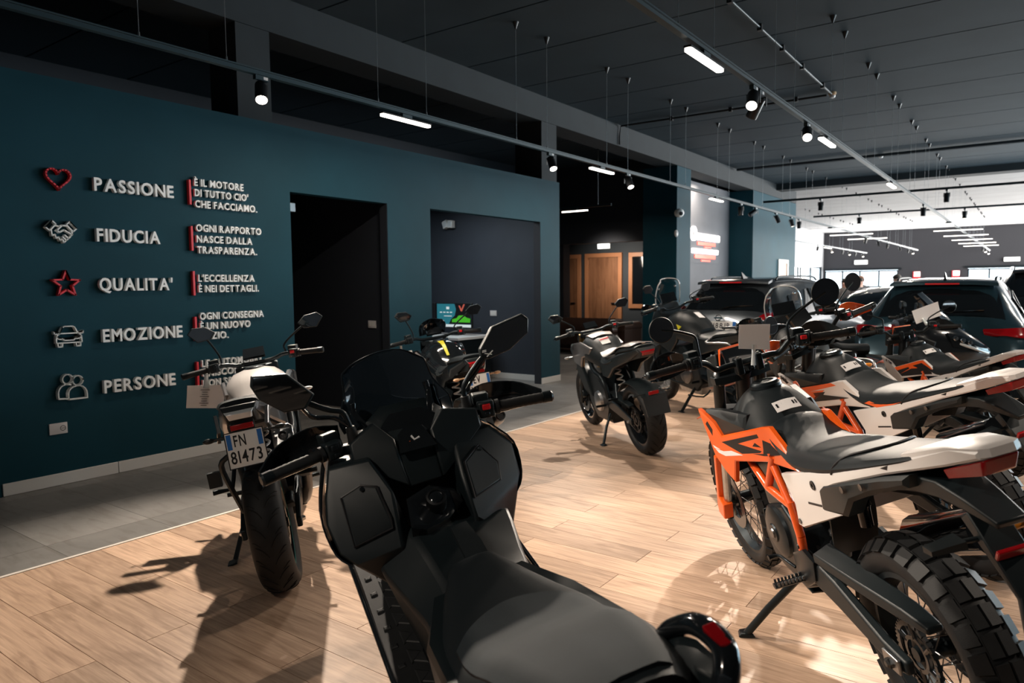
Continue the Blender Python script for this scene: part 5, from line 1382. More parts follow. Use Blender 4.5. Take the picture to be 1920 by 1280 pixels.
# ------------------------------------------------------------------ the big scooter in the foreground
def scooter(q):
    t = vehicle('maxi_scooter', 'large matte black maxi scooter with dark screen in the foreground, seat nearest the camera', 'scooter', q)
    BP, BM, BG = 'blk_plastic', 'blk_matte', 'blk_gloss'
    wheel(t, 'front_wheel', (1.62, 0, 0.30), 0.300, 0.12, 0.205, spokes='cast', rim=BG, disc=0.13, side=-1)
    wheel(t, 'rear_wheel', (0.05, 0, 0.29), 0.290, 0.15, 0.190, spokes='cast', rim=BG, disc=0.11, side=-1)
    for s in (1, -1):
        ob('fork_leg', MB().tube([(1.36, 0.085 * s, 0.78), (1.62, 0.085 * s, 0.28)], 0.022, 12, 1), 'blk_metal', t, 45)
    ob('front_fender', MB().shell([[(1.38, 0.07, 0.50), (1.36, 0, 0.52), (1.38, -0.07, 0.50)], [(1.52, 0.085, 0.62), (1.52, 0, 0.64), (1.52, -0.085, 0.62)], [(1.72, 0.08, 0.615), (1.72, 0, 0.635), (1.72, -0.08, 0.615)], [(1.90, 0.05, 0.50), (1.91, 0, 0.515), (1.90, -0.05, 0.50)]], 4, 4, 0.006), BG, t, 50)
    # nose fairing
    ob('nose_fairing', MB().sym([(1.12, [(0, 1.02), (0.12, 1.01), (0.20, 0.95), (0.21, 0.75), (0.14, 0.60), (0, 0.60)]), (1.28, [(0, 1.05), (0.12, 1.03), (0.20, 0.93), (0.20, 0.75), (0.12, 0.62), (0, 0.60)]), (1.45, [(0, 0.97), (0.10, 0.95), (0.17, 0.86), (0.16, 0.74), (0.09, 0.66), (0, 0.65)]), (1.64, [(0, 0.82), (0.05, 0.81), (0.08, 0.77), (0.07, 0.72), (0.04, 0.70), (0, 0.69)])], 2), BM, t, 30, 0.008)
    for s in (1, -1):
        ob('headlight', MB().plate([(x, y * s, z) for x, y, z in ((1.46, 0.165, 0.89), (1.62, 0.085, 0.80), (1.60, 0.085, 0.75), (1.46, 0.172, 0.80))], (0, -0.01 * s, 0), 0.006, 0.003), 'clear_lens', t, 30)
    scr = ob('windscreen', MB().shell([[(1.165, 0.175, 1.060), (1.21, 0.10, 1.045), (1.23, 0, 1.04), (1.21, -0.11, 1.035), (1.165, -0.185, 1.030)],
                                 [(1.195, 0.178, 1.100), (1.235, 0.10, 1.10), (1.255, 0, 1.10), (1.235, -0.11, 1.09), (1.195, -0.188, 1.075)],
                                 [(1.225, 0.140, 1.165), (1.255, 0.09, 1.17), (1.270, 0, 1.175), (1.255, -0.10, 1.16), (1.225, -0.158, 1.135)],
                                 [(1.245, 0.128, 1.225), (1.265, 0.08, 1.240), (1.280, 0, 1.250), (1.265, -0.09, 1.238), (1.245, -0.150, 1.200)],
                                 [(1.250, 0.112, 1.240), (1.268, 0.07, 1.255), (1.283, -0.01, 1.264), (1.268, -0.085, 1.254), (1.250, -0.138, 1.215)]], 4, 4, 0.004), 'smoke', t, 50)
    ob('screen_rim', MB().tube([(1.165, 0.176, 1.060), (1.194, 0.179, 1.100), (1.224, 0.141, 1.165), (1.244, 0.129, 1.225), (1.249, 0.112, 1.242), (1.267, 0.07, 1.257), (1.282, -0.01, 1.266), (1.267, -0.085, 1.256), (1.249, -0.139, 1.217), (1.244, -0.151, 1.200), (1.224, -0.159, 1.135), (1.194, -0.189, 1.075), (1.165, -0.186, 1.03)], 0.0035, 6, 3), 'blk_gloss', scr, 50)
    for s in (1, -1):
        ob('screen_bracket', MB().tube([(1.13, 0.10 * s, 1.05), (1.19, 0.125 * s, 1.10), (1.20, 0.125 * s, 1.14)], 0.011, 8, 3), BG, scr, 45)
    # gauge hood
    ob('gauge_hood', MB().plate([(1.13, 0.135, 1.045), (1.15, 0.11, 1.075), (1.19, 0.045, 1.105), (1.19, -0.105, 1.090), (1.15, -0.145, 1.05), (1.09, -0.13, 1.02), (1.12, -0.085, 1.055), (1.14, 0.03, 1.075), (1.10, 0.085, 1.04)], (0.05, 0, -0.03), 0.006, 0.004), BP, t, 30)
    ob('gauge', MB().plate([(1.105, 0.085, 1.035), (1.145, 0.03, 1.070), (1.145, -0.075, 1.062), (1.105, -0.125, 1.022), (1.06, -0.10, 0.98), (1.06, 0.07, 0.99)], 0.02), BG, t, 30)
    # faceted handlebar cover
    def bx(z, k=0.0):
        return 0.905 + (z - 0.90) * 0.48 + k
    def arm(pts, ridge, back):
        return MB().hull([(bx(z, k), y, z) for y, z, k in pts] + [(bx(z) + 0.09, y, z) for y, z in back])
    cv = ob('bar_cover', arm([(0.188, 1.066, 0), (0.102, 1.102, 0.01), (0.060, 1.048, -0.012), (0.064, 1.000, -0.022), (0.058, 0.908, -0.004), (0.100, 0.950, 0.0), (0.150, 0.992, 0.004), (0.195, 1.006, 0.01)], 0, [(0.19, 1.05), (0.10, 1.085), (0.06, 1.0), (0.19, 1.01), (0.06, 0.93)]), BP, t, 22, 0.006)
    ob('bar_cover', arm([(-0.216, 1.052, 0), (-0.112, 1.080, 0.012), (-0.052, 1.038, -0.010), (-0.046, 0.994, -0.020), (-0.042, 0.902, -0.004), (-0.085, 0.945, 0.0), (-0.140, 0.978, 0.004), (-0.212, 0.998, 0.01)], 0, [(-0.21, 1.04), (-0.11, 1.065), (-0.05, 0.99), (-0.205, 1.0), (-0.05, 0.93)]), BP, t, 22, 0.006)
    ob('bar_cover', MB().hull([(bx(1.0) - 0.012, 0.066, 1.000), (bx(1.0) - 0.012, -0.048, 0.992), (bx(0.90) + 0.002, 0.058, 0.905), (bx(0.90) + 0.002, -0.042, 0.900), (bx(1.04) + 0.012, 0.062, 1.045), (bx(1.04) + 0.012, -0.054, 1.035), (1.06, 0.06, 1.05), (1.06, -0.05, 1.04), (1.02, 0.05, 0.91), (1.02, -0.04, 0.905)]), BP, t, 22, 0.006)
    dp = ob('display', MB().plate([(bx(1.05) - 0.012, 0.050, 1.046), (bx(1.06) - 0.002, 0.020, 1.062), (bx(1.055) - 0.002, -0.030, 1.054), (bx(1.0) - 0.034, -0.050, 0.994), (bx(1.0) - 0.034, 0.062, 1.003)], 0.012, 0.004, 0.002), BG, cv, 30)
    dm_ = MB()
    for a, b in (((0.034, 1.022), (-0.010, 1.034)), ((0.030, 1.012), (-0.016, 1.022)), ((0.012, 1.044), (0.000, 1.012))):
        dm_.tube([(bx(a[1]) - 0.030, a[0], a[1]), (bx(b[1]) - 0.030, b[0], b[1])], 0.003, 5, 1)
    ob('display_reflection', dm_, 'white_paint', dp, 0)  # reflections on the glossy display, painted as white and orange strokes
    ob('display_reflection', MB().tube([(bx(1.026) - 0.031, 0.036, 1.026), (bx(1.03) - 0.031, 0.020, 1.030)], 0.003, 5, 1), 'orange', dp, 0)
    # grips, guards, mirrors
    grip_set(t, 1, (0.995, 0.270, 1.062), (0.950, 0.415, 1.060))
    grip_set(t, -1, (1.000, -0.285, 1.030), (0.972, -0.435, 1.016), True)
    ob('bar_stub', MB().tube([(1.01, 0.18, 1.045), (1.0, 0.26, 1.060)], 0.015, 10, 1), 'blk_metal', t, 45)
    ob('bar_stub', MB().tube([(1.02, -0.20, 1.035), (1.0, -0.27, 1.032)], 0.015, 10, 1), 'blk_metal', t, 45)
    for s, z0, x0 in ((1, 1.062, 0.99), (-1, 1.028, 1.0)):
        gr = ob('hand_guard', MB().shell([[(x0 + 0.07, 0.200 * s, z0 + 0.052), (x0 + 0.085, 0.200 * s, z0 + 0.02), (x0 + 0.07, 0.20 * s, z0 - 0.01)], [(x0 + 0.09, 0.285 * s, z0 + 0.068), (x0 + 0.105, 0.285 * s, z0 + 0.01), (x0 + 0.085, 0.285 * s, z0 - 0.040)], [(x0 + 0.065, 0.385 * s, z0 + 0.048), (x0 + 0.075, 0.385 * s, z0), (x0 + 0.055, 0.385 * s, z0 - 0.042)], [(x0 - 0.01, 0.445 * s, z0 + 0.012), (x0 - 0.005, 0.447 * s, z0 - 0.01), (x0 - 0.012, 0.445 * s, z0 - 0.03)]], 4, 4, 0.006), BG, t, 40)
        for k in range(4):
            ob('hole', MB().rev([(0, 0.001), (0.006, 0.001), (0.006, -0.001), (0, -0.001)], (x0 + 0.079 - 0.004 * k, (0.235 + 0.02 * k) * s, z0 + 0.006), (1, 0, 0), 12), 'ink', gr, 30)
    oL = [(1.0, 0.392, 1.338), (1.0, 0.300, 1.318), (1.0, 0.242, 1.238), (1.0, 0.275, 1.205), (1.0, 0.335, 1.212), (1.0, 0.390, 1.268), (1.0, 0.402, 1.31)]
    m1 = mirror_poly(t, (1.02, 0.168, 1.095), [(1.022, 0.170, 1.125), (1.022, 0.180, 1.160), (1.02, 0.225, 1.185)], oL, (0.05, 0, 0), r=0.0085)
    ob('mirror_brace', MB().tube([(1.02, 0.172, 1.112), (1.02, 0.205, 1.150), (1.015, 0.262, 1.172), (1.01, 0.285, 1.21)], 0.007, 8, 4), BG, m1, 45)
    oR = [(1.0, -0.280, 1.222), (1.0, -0.335, 1.278), (1.0, -0.445, 1.292), (1.0, -0.462, 1.272), (1.0, -0.450, 1.228), (1.0, -0.375, 1.192), (1.0, -0.300, 1.184), (1.0, -0.278, 1.198)]
    m2 = mirror_poly(t, (1.02, -0.198, 1.075), [(1.022, -0.202, 1.115), (1.02, -0.225, 1.145), (1.01, -0.27, 1.185)], oR, (0.05, 0, 0), r=0.0085)
    ob('mirror_brace', MB().tube([(1.02, -0.205, 1.105), (1.02, -0.24, 1.140), (1.01, -0.29, 1.19)], 0.007, 8, 3), BG, m2, 45)
    xm = MB()
    for a, b in (((-0.290, 1.205), (-0.312, 1.196)), ((-0.294, 1.193), (-0.318, 1.207)), ((-0.283, 1.211), (-0.296, 1.210)), ((-0.284, 1.215), (-0.297, 1.214))):
        xm.tube([(0.997, a[0], a[1]), (0.997, b[0], b[1])], 0.0016, 5, 1)
    ob('mirror_mark', xm, 'white_paint', m2, 0)
    ob('mirror_boot', MB().tube([(1.02, 0.168, 1.03), (1.02, 0.168, 1.11)], [0.022, 0.014], 12, 1), 'rubber', t, 45)
    ob('mirror_boot', MB().tube([(1.02, -0.198, 1.02), (1.02, -0.198, 1.09)], [0.022, 0.014], 12, 1), 'rubber', t, 45)
    # leg shield with two glove boxes
    for s, Pn, Bx in ((1, [(0.955, 0.268, 1.025), (0.93, 0.300, 0.95), (0.90, 0.318, 0.885), (0.85, 0.308, 0.81), (0.83, 0.275, 0.77), (0.79, 0.14, 0.79), (0.845, 0.120, 0.93), (0.93, 0.15, 1.02)], [(0.868, 0.252, 0.972), (0.895, 0.200, 0.966), (0.885, 0.160, 0.945), (0.822, 0.148, 0.868), (0.806, 0.150, 0.845), (0.800, 0.258, 0.842)]),
                      (-1, [(0.985, -0.245, 0.985), (0.97, -0.300, 0.91), (0.935, -0.292, 0.82), (0.90, -0.250, 0.775), (0.85, -0.16, 0.76), (0.80, -0.08, 0.79), (0.86, -0.085, 0.90), (0.955, -0.11, 1.0)], [(0.880, -0.112, 0.935), (0.920, -0.180, 0.960), (0.905, -0.222, 0.890), (0.872, -0.212, 0.842), (0.818, -0.102, 0.838)])):
        fr = [(x + 0.26, y * 0.86, z + 0.0) for x, y, z in Pn]
        ls = ob('leg_shield', MB().hull([Vector(p) for p in Pn] + [Vector(p) for p in fr] + [V(1.1, 0.2 * s, 0.62), V(0.86, 0.19 * s, 0.66), V(0.84, 0.08 * s, 0.66)]), BP, t, 22, 0.012)
        # glove box lid, raised along the shield's face
        c = sum((Vector(p) for p in Bx), V(0, 0, 0)) / len(Bx)
        nrm = (Vector(Bx[1]) - Vector(Bx[-1])).cross(Vector(Bx[0]) - Vector(Bx[3]))
        nrm.normalize()
        if nrm.x > 0:
            nrm = -nrm
        bvh = BVHTree.FromPolygons([v.co for v in ls.data.vertices], [tuple(f.vertices) for f in ls.data.polygons])
        lid = []
        for p in Bx:
            p = c + (Vector(p) - c) * 0.97
            h = bvh.ray_cast(p + nrm * 0.3, -nrm)[0]
            lid.append((h if h is not None else p) + nrm * 0.006)
        off = nrm * 0.006
        gb = ob('glove_box', MB().plate(lid, tuple(-nrm * 0.02), 0.006, 0.003), BM, t, 25)
        Bx = lid
        ob('box_gap', MB().tube(lid + [lid[0]], 0.0035, 6, 1), 'ink', gb, 0)
        ob('box_screw', MB().rev([(0, 0.003), (0.006, 0.003), (0.008, 0), (0, 0)], Vector(Bx[1]) * 0.82 + c * 0.18 + nrm * 0.004, nrm, 12), 'blk_metal', gb, 30)
        e = [Vector(p) for p in Pn[:5]]
        rows = [[p + V(0.004, 0.006 * s, 0.002), p + V(0.11, 0.0, 0.0), p + V(0.24, -0.03 * s, 0.0)] for p in e]
        ob('gloss_panel', MB().shell(rows, 3, 3, 0.005), BG, t, 40)
    # ignition panel and knob
    ip = [(0.865, 0.088, 0.890), (0.885, 0.010, 0.900), (0.885, -0.060, 0.862), (0.865, -0.072, 0.825), (0.822, -0.012, 0.808), (0.775, 0.068, 0.818), (0.775, 0.108, 0.838)]
    ig = ob('ignition_panel', MB().plate(ip, (0.06, 0, -0.10), 0.010, 0.004), BG, t, 25)
    kn = V(0.838, 0.012, 0.858)
    na = V(-0.62, 0, 0.78)
    ob('ignition_knob', MB().rev([(0, 0.030), (0.020, 0.030), (0.022, 0.034), (0.028, 0.033), (0.030, 0.026), (0.030, -0.01), (0, -0.01)], kn, na, 28), 'steel_dark', ig, 30)
    ob('knob_top', MB().rev([(0, 0.037), (0.012, 0.036), (0.019, 0.032), (0.019, 0.029), (0, 0.029)], kn, na, 24), BG, ig, 30)
    # tunnel, floor, body
    tn = ob('tunnel', MB().loft([[(0.86, 0.105, 0.82), (0.86, -0.06, 0.79), (0.86, -0.20, 0.76), (1.00, -0.15, 0.46), (1.00, 0.15, 0.46), (0.86, 0.215, 0.76)], [(0.79, 0.105, 0.805), (0.80, -0.055, 0.775), (0.80, -0.190, 0.74), (0.86, -0.15, 0.42), (0.86, 0.155, 0.42), (0.80, 0.212, 0.72)], [(0.64, 0.088, 0.72), (0.64, -0.060, 0.712), (0.62, -0.155, 0.645), (0.60, -0.15, 0.40), (0.60, 0.15, 0.40), (0.62, 0.165, 0.64)], [(0.46, 0.10, 0.66), (0.46, -0.09, 0.66), (0.45, -0.17, 0.60), (0.42, -0.18, 0.40), (0.42, 0.18, 0.40), (0.45, 0.17, 0.60)]], 2), BP, t, 28, 0.012)
    ob('fuel_lid', MB().plate([(0.76, 0.010, 0.790), (0.77, -0.040, 0.783), (0.70, -0.052, 0.748), (0.64, -0.050, 0.722), (0.64, 0.012, 0.724)], 0.012, 0.005, 0.003).xf(Matrix.Translation((-0.006, 0, 0.013))), BM, tn, 30)
    for s in (1, -1):
        def fz(x):
            return 0.405 + 0.02 * (x - 0.35) if x < 0.72 else 0.4124 + (x - 0.72) * 0.315
        fb = ob('footboard', MB().loft([[(x, 0.13 * s, fz(x)), (x, (0.262 + 0.004 * (x < 1)) * s, fz(x)), (x + 0.01, 0.255 * s, fz(x) - 0.07), (x + 0.01, 0.14 * s, fz(x) - 0.07)] for x in (0.33, 0.50, 0.72, 0.95, 1.15, 1.30)]), 'rubber', t, 28, 0.005)  # dark rubber colour also stands in for the scooter's shadow on the boards
        rb_ = MB()
        for k in range(10):
            x0 = 1.22 - 0.075 * k
            for P in ([(x0, 0.160), (x0 - 0.055, 0.160), (x0 - 0.028, 0.200)], [(x0 - 0.036, 0.206), (x0 + 0.020, 0.206), (x0 - 0.008, 0.166)], [(x0 - 0.02, 0.222), (x0 - 0.035, 0.222), (x0 - 0.035, 0.244), (x0 - 0.02, 0.244)]):
                rb_.plate([(x, y * s, fz(x) + 0.002) for x, y in P], (0, 0, -0.008), 0.004, 0.002)
        o_ = ob('foot_mat', rb_, 'rubber', fb, 0)
        o_['kind'] = 'stuff'
        ob('edge_trim', MB().tube([(x, 0.270 * s, fz(x) + 0.004) for x in (1.31, 1.15, 0.95, 0.72, 0.50, 0.33)], 0.008, 8, 1), BG, fb, 45)
        ob('side_skirt', MB().plate([(x, y * s, z) for x, y, z in ((1.20, 0.250, 0.49), (0.90, 0.258, 0.39), (0.34, 0.258, 0.33), (0.30, 0.22, 0.22), (0.85, 0.22, 0.24), (1.12, 0.22, 0.38))], (0, -0.02 * s, 0), 0.01, 0.006), BM, t, 30)
        ob('body_panel', MB().plate([(x, y * s, z) for x, y, z in ((0.60, 0.125, 0.71), (0.42, 0.190, 0.70), (0.10, 0.205, 0.735), (-0.22, 0.165, 0.80), (-0.36, 0.09, 0.84), (-0.34, 0.09, 0.76), (-0.12, 0.175, 0.62), (0.20, 0.215, 0.50), (0.36, 0.20, 0.42), (0.50, 0.165, 0.42))], (0, -0.04 * s, 0), 0.012, 0.010), BP, t, 30)
        gr = ob('grab_rail', MB().tube([(-0.05, 0.150 * s, 0.79), (-0.085, 0.166 * s, 0.828), (-0.15, 0.180 * s, 0.860), (-0.215, 0.180 * s, 0.856), (-0.245, 0.160 * s, 0.832), (-0.255, 0.125 * s, 0.790)], 0.017, 10, 5, flat=((0, 0, 1), 1.3)), BG, t, 45)
        ob('rail_base', MB().hull([(-0.06, 0.150 * s, 0.80), (-0.10, 0.162 * s, 0.828), (-0.16, 0.170 * s, 0.842), (-0.215, 0.168 * s, 0.838), (-0.24, 0.150 * s, 0.815), (-0.08, 0.125 * s, 0.77), (-0.22, 0.115 * s, 0.76), (-0.20, 0.13 * s, 0.83)]), BP, gr, 30, 0.004)
        ob('rail_cap', MB().hull([(-0.19, 0.165 * s, 0.884), (-0.19, 0.190 * s, 0.882), (-0.235, 0.165 * s, 0.868), (-0.235, 0.188 * s, 0.866), (-0.19, 0.165 * s, 0.872), (-0.235, 0.186 * s, 0.858)]), 'red_lens', gr, 30, 0.002)
    ob('tail', MB().hull([(-0.18, 0.13, 0.80), (-0.18, -0.13, 0.80), (-0.36, 0.075, 0.845), (-0.36, -0.075, 0.845), (-0.37, 0.07, 0.80), (-0.37, -0.07, 0.80), (-0.20, 0.10, 0.66), (-0.20, -0.10, 0.66)]), BP, t, 28, 0.01)
    for s in (1, -1):
        ob('tail_light', MB().hull([(-0.30, 0.10 * s, 0.852), (-0.37, 0.03 * s, 0.856), (-0.385, 0.07 * s, 0.825), (-0.31, 0.125 * s, 0.82), (-0.38, 0.03 * s, 0.81), (-0.30, 0.06 * s, 0.80)]), 'red_lens', t, 30, 0.003)
    ob('body_core', MB().hull([(0.50, 0.10, 0.66), (0.50, -0.10, 0.66), (0.45, 0.15, 0.40), (0.45, -0.15, 0.40), (-0.20, 0.13, 0.78), (-0.20, -0.13, 0.78), (0.10, 0.16, 0.45), (0.10, -0.16, 0.45)]), BP, t, 28)
    ob('engine_case', MB().hull([(0.40, 0.12, 0.40), (0.40, 0.20, 0.40), (0.42, 0.12, 0.22), (0.42, 0.20, 0.22), (-0.05, 0.11, 0.36), (-0.05, 0.18, 0.36), (-0.05, 0.11, 0.22), (-0.05, 0.18, 0.22)]), 'blk_metal', t, 28, 0.015)
    ob('silencer', MB().tube([(0.35, -0.2, 0.30), (0.25, -0.215, 0.33), (-0.25, -0.225, 0.47), (-0.28, -0.225, 0.478)], [0.03, 0.062, 0.062, 0.05], 18, 1), 'blk_metal', t, 45)
    # seat
    S = [(0.655, [(0, 0.752), (0.036, 0.750), (0.056, 0.738), (0.060, 0.700), (0, 0.68)]),
         (0.620, [(0, 0.762), (0.046, 0.760), (0.072, 0.742), (0.080, 0.690), (0, 0.67)]),
         (0.540, [(0, 0.752), (0.066, 0.748), (0.108, 0.722), (0.122, 0.670), (0, 0.66)]),
         (0.430, [(0, 0.740), (0.095, 0.735), (0.150, 0.705), (0.168, 0.655), (0, 0.65)]),
         (0.320, [(0, 0.740), (0.120, 0.735), (0.178, 0.708), (0.195, 0.660), (0, 0.66)]),
         (0.210, [(0, 0.752), (0.128, 0.747), (0.182, 0.722), (0.198, 0.675), (0, 0.67)]),
         (0.130, [(0, 0.785), (0.125, 0.778), (0.176, 0.750), (0.192, 0.690), (0, 0.68)]),
         (0.050, [(0, 0.822), (0.115, 0.815), (0.168, 0.785), (0.185, 0.715), (0, 0.70)]),
         (-0.060, [(0, 0.850), (0.100, 0.843), (0.150, 0.815), (0.168, 0.750), (0, 0.73)]),
         (-0.160, [(0, 0.868), (0.080, 0.862), (0.122, 0.838), (0.138, 0.785), (0, 0.77)]),
         (-0.230, [(0, 0.872), (0.058, 0.867), (0.092, 0.848), (0.10, 0.805), (0, 0.79)])]
    seat = ob('seat', MB().sym(S, 3, 2), 'seat_vinyl', t, 60)
    def sz(x, y, h=0.003):
        y = abs(y)
        for (x1, h1), (x0, h0) in zip(S, S[1:]):
            if x0 <= x <= x1:
                f = (x1 - x) / (x1 - x0)
                pr_ = [(a[0] * (1 - f) + b[0] * f, a[1] * (1 - f) + b[1] * f) for a, b in zip(h1, h0)]
                for (ya, za), (yb, zb) in zip(pr_, pr_[1:4]):
                    if ya <= y <= yb:
                        g = (y - ya) / max(1e-6, yb - ya)
                        return (x, za + (zb - za) * g + h)
        return (x, 0.70)
    def sp(x, y, h=0.003):
        return (x, y, sz(x, y, h)[1])
    hwid = [(0.36, 0.0), (0.34, 0.10), (0.30, 0.150), (0.22, 0.158), (0.14, 0.155), (0.06, 0.145), (-0.04, 0.128), (-0.14, 0.104), (-0.20, 0.085)]
    rows = []
    for i in range(17):
        u = -1 + i / 8.0
        row = []
        for k in range(15):
            f = k / 14
            x = (0.375 - 0.085 * u * u) * (1 - f) + (-0.205) * f
            w_ = 0.152 + 0.02 * math.sin(f * 2.2) - 0.080 * f * f
            row.append(sp(x, u * w_, 0.0035))
        rows.append(row)
    ob('seat_insert', MB().shell(rows, 1, 1, 0.006 * -1), 'seat_fabric', seat, 60)
    for pth in (rows[0], rows[-1], [r_[0] for r_ in rows]):
        ob('seat_seam', MB().tube([(a, b, c + 0.001) for a, b, c in pth], 0.0035, 6, 2), 'ink', seat, 60)
        ob('stitching', MB().tube([(a + (0.006 if pth is not rows[0] and pth is not rows[-1] else 0), b + (0.006 if pth is rows[0] else -0.006 if pth is rows[-1] else 0), c + 0.0015) for a, b, c in pth], 0.0011, 5, 1), 'stitch', seat, 60)
    return t, seat
sco, sco_seat = scooter((1.235, 0.546, 1.0, 0.245))
# ------------------------------------------------------------------ adventure motorcycles
def adventure(q, label, screen='smoke', k=1.0, card=None, rack=True, mirrors=True, body='blk_matte', clear_h=0.0):
    t = vehicle('adventure_motorcycle', label, 'motorcycle', q)
    t.scale = (k, k, k)
    BP = 'blk_plastic'
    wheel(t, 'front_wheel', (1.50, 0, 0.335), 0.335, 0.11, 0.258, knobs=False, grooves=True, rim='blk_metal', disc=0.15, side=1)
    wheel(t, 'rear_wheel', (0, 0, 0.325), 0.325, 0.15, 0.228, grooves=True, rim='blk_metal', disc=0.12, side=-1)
    top, bot = V(1.12, 0, 1.05), V(1.48, 0, 0.31)
    for s in (1, -1):
        y = V(0, 0.10 * s, 0)
        fk = ob('fork_leg', MB().tube([top + y, bot + y], [0.027, 0.021], 14, 1), 'blk_metal', t, 40)
    hb = ob('handlebar', MB().tube([(0.97, 0.28, 1.175), (1.02, 0.16, 1.165), (1.05, 0.08, 1.13), (1.05, -0.08, 1.13), (1.02, -0.16, 1.165), (0.97, -0.28, 1.175)], 0.013, 10, 4), 'blk_metal', t, 50)
    grip_set(t, 1, (0.965, 0.30, 1.177), (0.945, 0.44, 1.172), False, guard='blk_gloss')
    grip_set(t, -1, (0.965, -0.30, 1.177), (0.945, -0.44, 1.172), True, guard='blk_gloss')
    if mirrors:
        for s, (yy, zz) in ((1, (0.345, 1.405)), (-1, (-0.400, 1.300))):
            out = [(0.955, yy + s * a, zz + b) for a, b in ((0.062, 0.020), (0.030, 0.048), (-0.035, 0.044), (-0.060, -0.006), (-0.030, -0.044), (0.035, -0.040))]
            mirror_poly(t, (0.99, 0.205 * s, 1.19), [(0.99, 0.21 * s, 1.25)], out, (0.04, 0, 0))
    ob('dashboard', MB().plate([(1.12, 0.10, 1.20), (1.155, 0.095, 1.30), (1.155, -0.095, 1.30), (1.12, -0.10, 1.20)], 0.02, 0.008, 0.003), 'blk_gloss', t, 30)
    ob('fairing', MB().sym([(1.10, [(0, 1.20), (0.10, 1.19), (0.14, 1.10), (0.15, 0.95), (0, 0.92)]), (1.24, [(0, 1.20), (0.10, 1.18), (0.14, 1.08), (0.13, 0.96), (0, 0.93)]), (1.38, [(0, 1.08), (0.07, 1.06), (0.10, 1.00), (0.08, 0.95), (0, 0.94)])], 2), body, t, 30, 0.008)
    sc = ob('windscreen', MB().shell([[(1.16, 0.155, 1.165), (1.28, 0.09, 1.16), (1.31, 0, 1.16), (1.28, -0.09, 1.16), (1.16, -0.155, 1.165)],
                                 [(1.13, 0.160, 1.29), (1.23, 0.09, 1.30), (1.26, 0, 1.30), (1.23, -0.09, 1.30), (1.13, -0.160, 1.29)],
                                 [(1.09, 0.140, 1.40 + clear_h), (1.17, 0.08, 1.42 + clear_h), (1.19, 0, 1.42 + clear_h), (1.17, -0.08, 1.42 + clear_h), (1.09, -0.140, 1.40 + clear_h)],
                                 [(1.08, 0.105, 1.445 + clear_h), (1.14, 0.06, 1.465 + clear_h), (1.155, 0, 1.47 + clear_h), (1.14, -0.06, 1.465 + clear_h), (1.08, -0.105, 1.445 + clear_h)]], 4, 4, 0.004), screen, t, 60)
    rim_pts = [(1.155, 0.158, 1.17), (1.125, 0.163, 1.29), (1.085, 0.143, 1.40 + clear_h), (1.075, 0.107, 1.447 + clear_h), (1.138, 0.06, 1.468 + clear_h), (1.152, 0, 1.473 + clear_h), (1.138, -0.06, 1.468 + clear_h), (1.075, -0.107, 1.447 + clear_h), (1.085, -0.143, 1.40 + clear_h), (1.125, -0.163, 1.29), (1.155, -0.158, 1.17)]
    ob('screen_edge_glint', MB().tube(rim_pts, 0.006, 6, 3), 'clear_lens', sc, 60)  # pale tube added as the bright highlight along the screen's edge
    for s in (1, -1):
        ob('screen_bolt', MB().ell((1.125, 0.11 * s, 1.37), (0.014, 0.014, 0.014), 10, 6), 'chrome', sc, 50)
    tk = ob('tank', MB().sym([(0.46, [(0, 0.93), (0.075, 0.92), (0.12, 0.86), (0.12, 0.78), (0, 0.76)]), (0.58, [(0, 1.02), (0.10, 1.005), (0.17, 0.92), (0.16, 0.80), (0, 0.77)]), (0.74, [(0, 1.10), (0.12, 1.08), (0.20, 0.97), (0.19, 0.83), (0, 0.78)]), (0.90, [(0, 1.11), (0.12, 1.09), (0.215, 0.98), (0.205, 0.84), (0, 0.80)]), (1.02, [(0, 1.07), (0.10, 1.05), (0.19, 0.96), (0.18, 0.85), (0, 0.84)])], 3, 2), body, t, 50)
    ob('fuel_cap', MB().rev([(0, 0.012), (0.045, 0.012), (0.055, 0.0), (0, -0.01)], (0.86, 0, 1.108), 'z', 24), 'blk_metal', tk, 30)
    ob('sticker', MB().shell([[(0.60, -0.02, 1.035), (0.60, -0.09, 1.022)], [(0.70, -0.02, 1.090), (0.70, -0.09, 1.078)]], 3, 3, 0.003), 'paper', tk, 50)
    ob('decal', MB().plate([(0.66, 0.178, 0.97), (0.74, 0.186, 0.995), (0.70, 0.196, 0.935)], (0, -0.003, 0)).xf(Matrix.Translation((0, 0.006, 0.004))), 'yellow', tk, 0)
    for s in (1, -1):
        ob('shroud', MB().plate([(x, y * s, z) for x, y, z in ((0.70, 0.195, 0.95), (0.96, 0.23, 1.0), (1.22, 0.20, 1.02), (1.30, 0.17, 0.95), (1.10, 0.22, 0.76), (0.88, 0.215, 0.68), (0.76, 0.20, 0.80))], (0, -0.02 * s, 0), 0.012, 0.01), body, t, 30)
        ob('side_panel', MB().plate([(x, y * s, z) for x, y, z in ((0.55, 0.14, 0.86), (0.20, 0.15, 0.86), (-0.25, 0.11, 0.95), (-0.28, 0.10, 0.90), (0.05, 0.15, 0.78), (0.40, 0.155, 0.68), (0.54, 0.15, 0.70))], (0, -0.02 * s, 0), 0.01, 0.008), BP, t, 30)
        ob('crash_bar', MB().tube([(1.02, 0.12 * s, 0.78), (1.12, 0.27 * s, 0.72), (1.06, 0.29 * s, 0.50), (0.85, 0.24 * s, 0.36), (0.70, 0.15 * s, 0.34)], 0.0125, 10, 4), 'blk_metal' , t, 50)
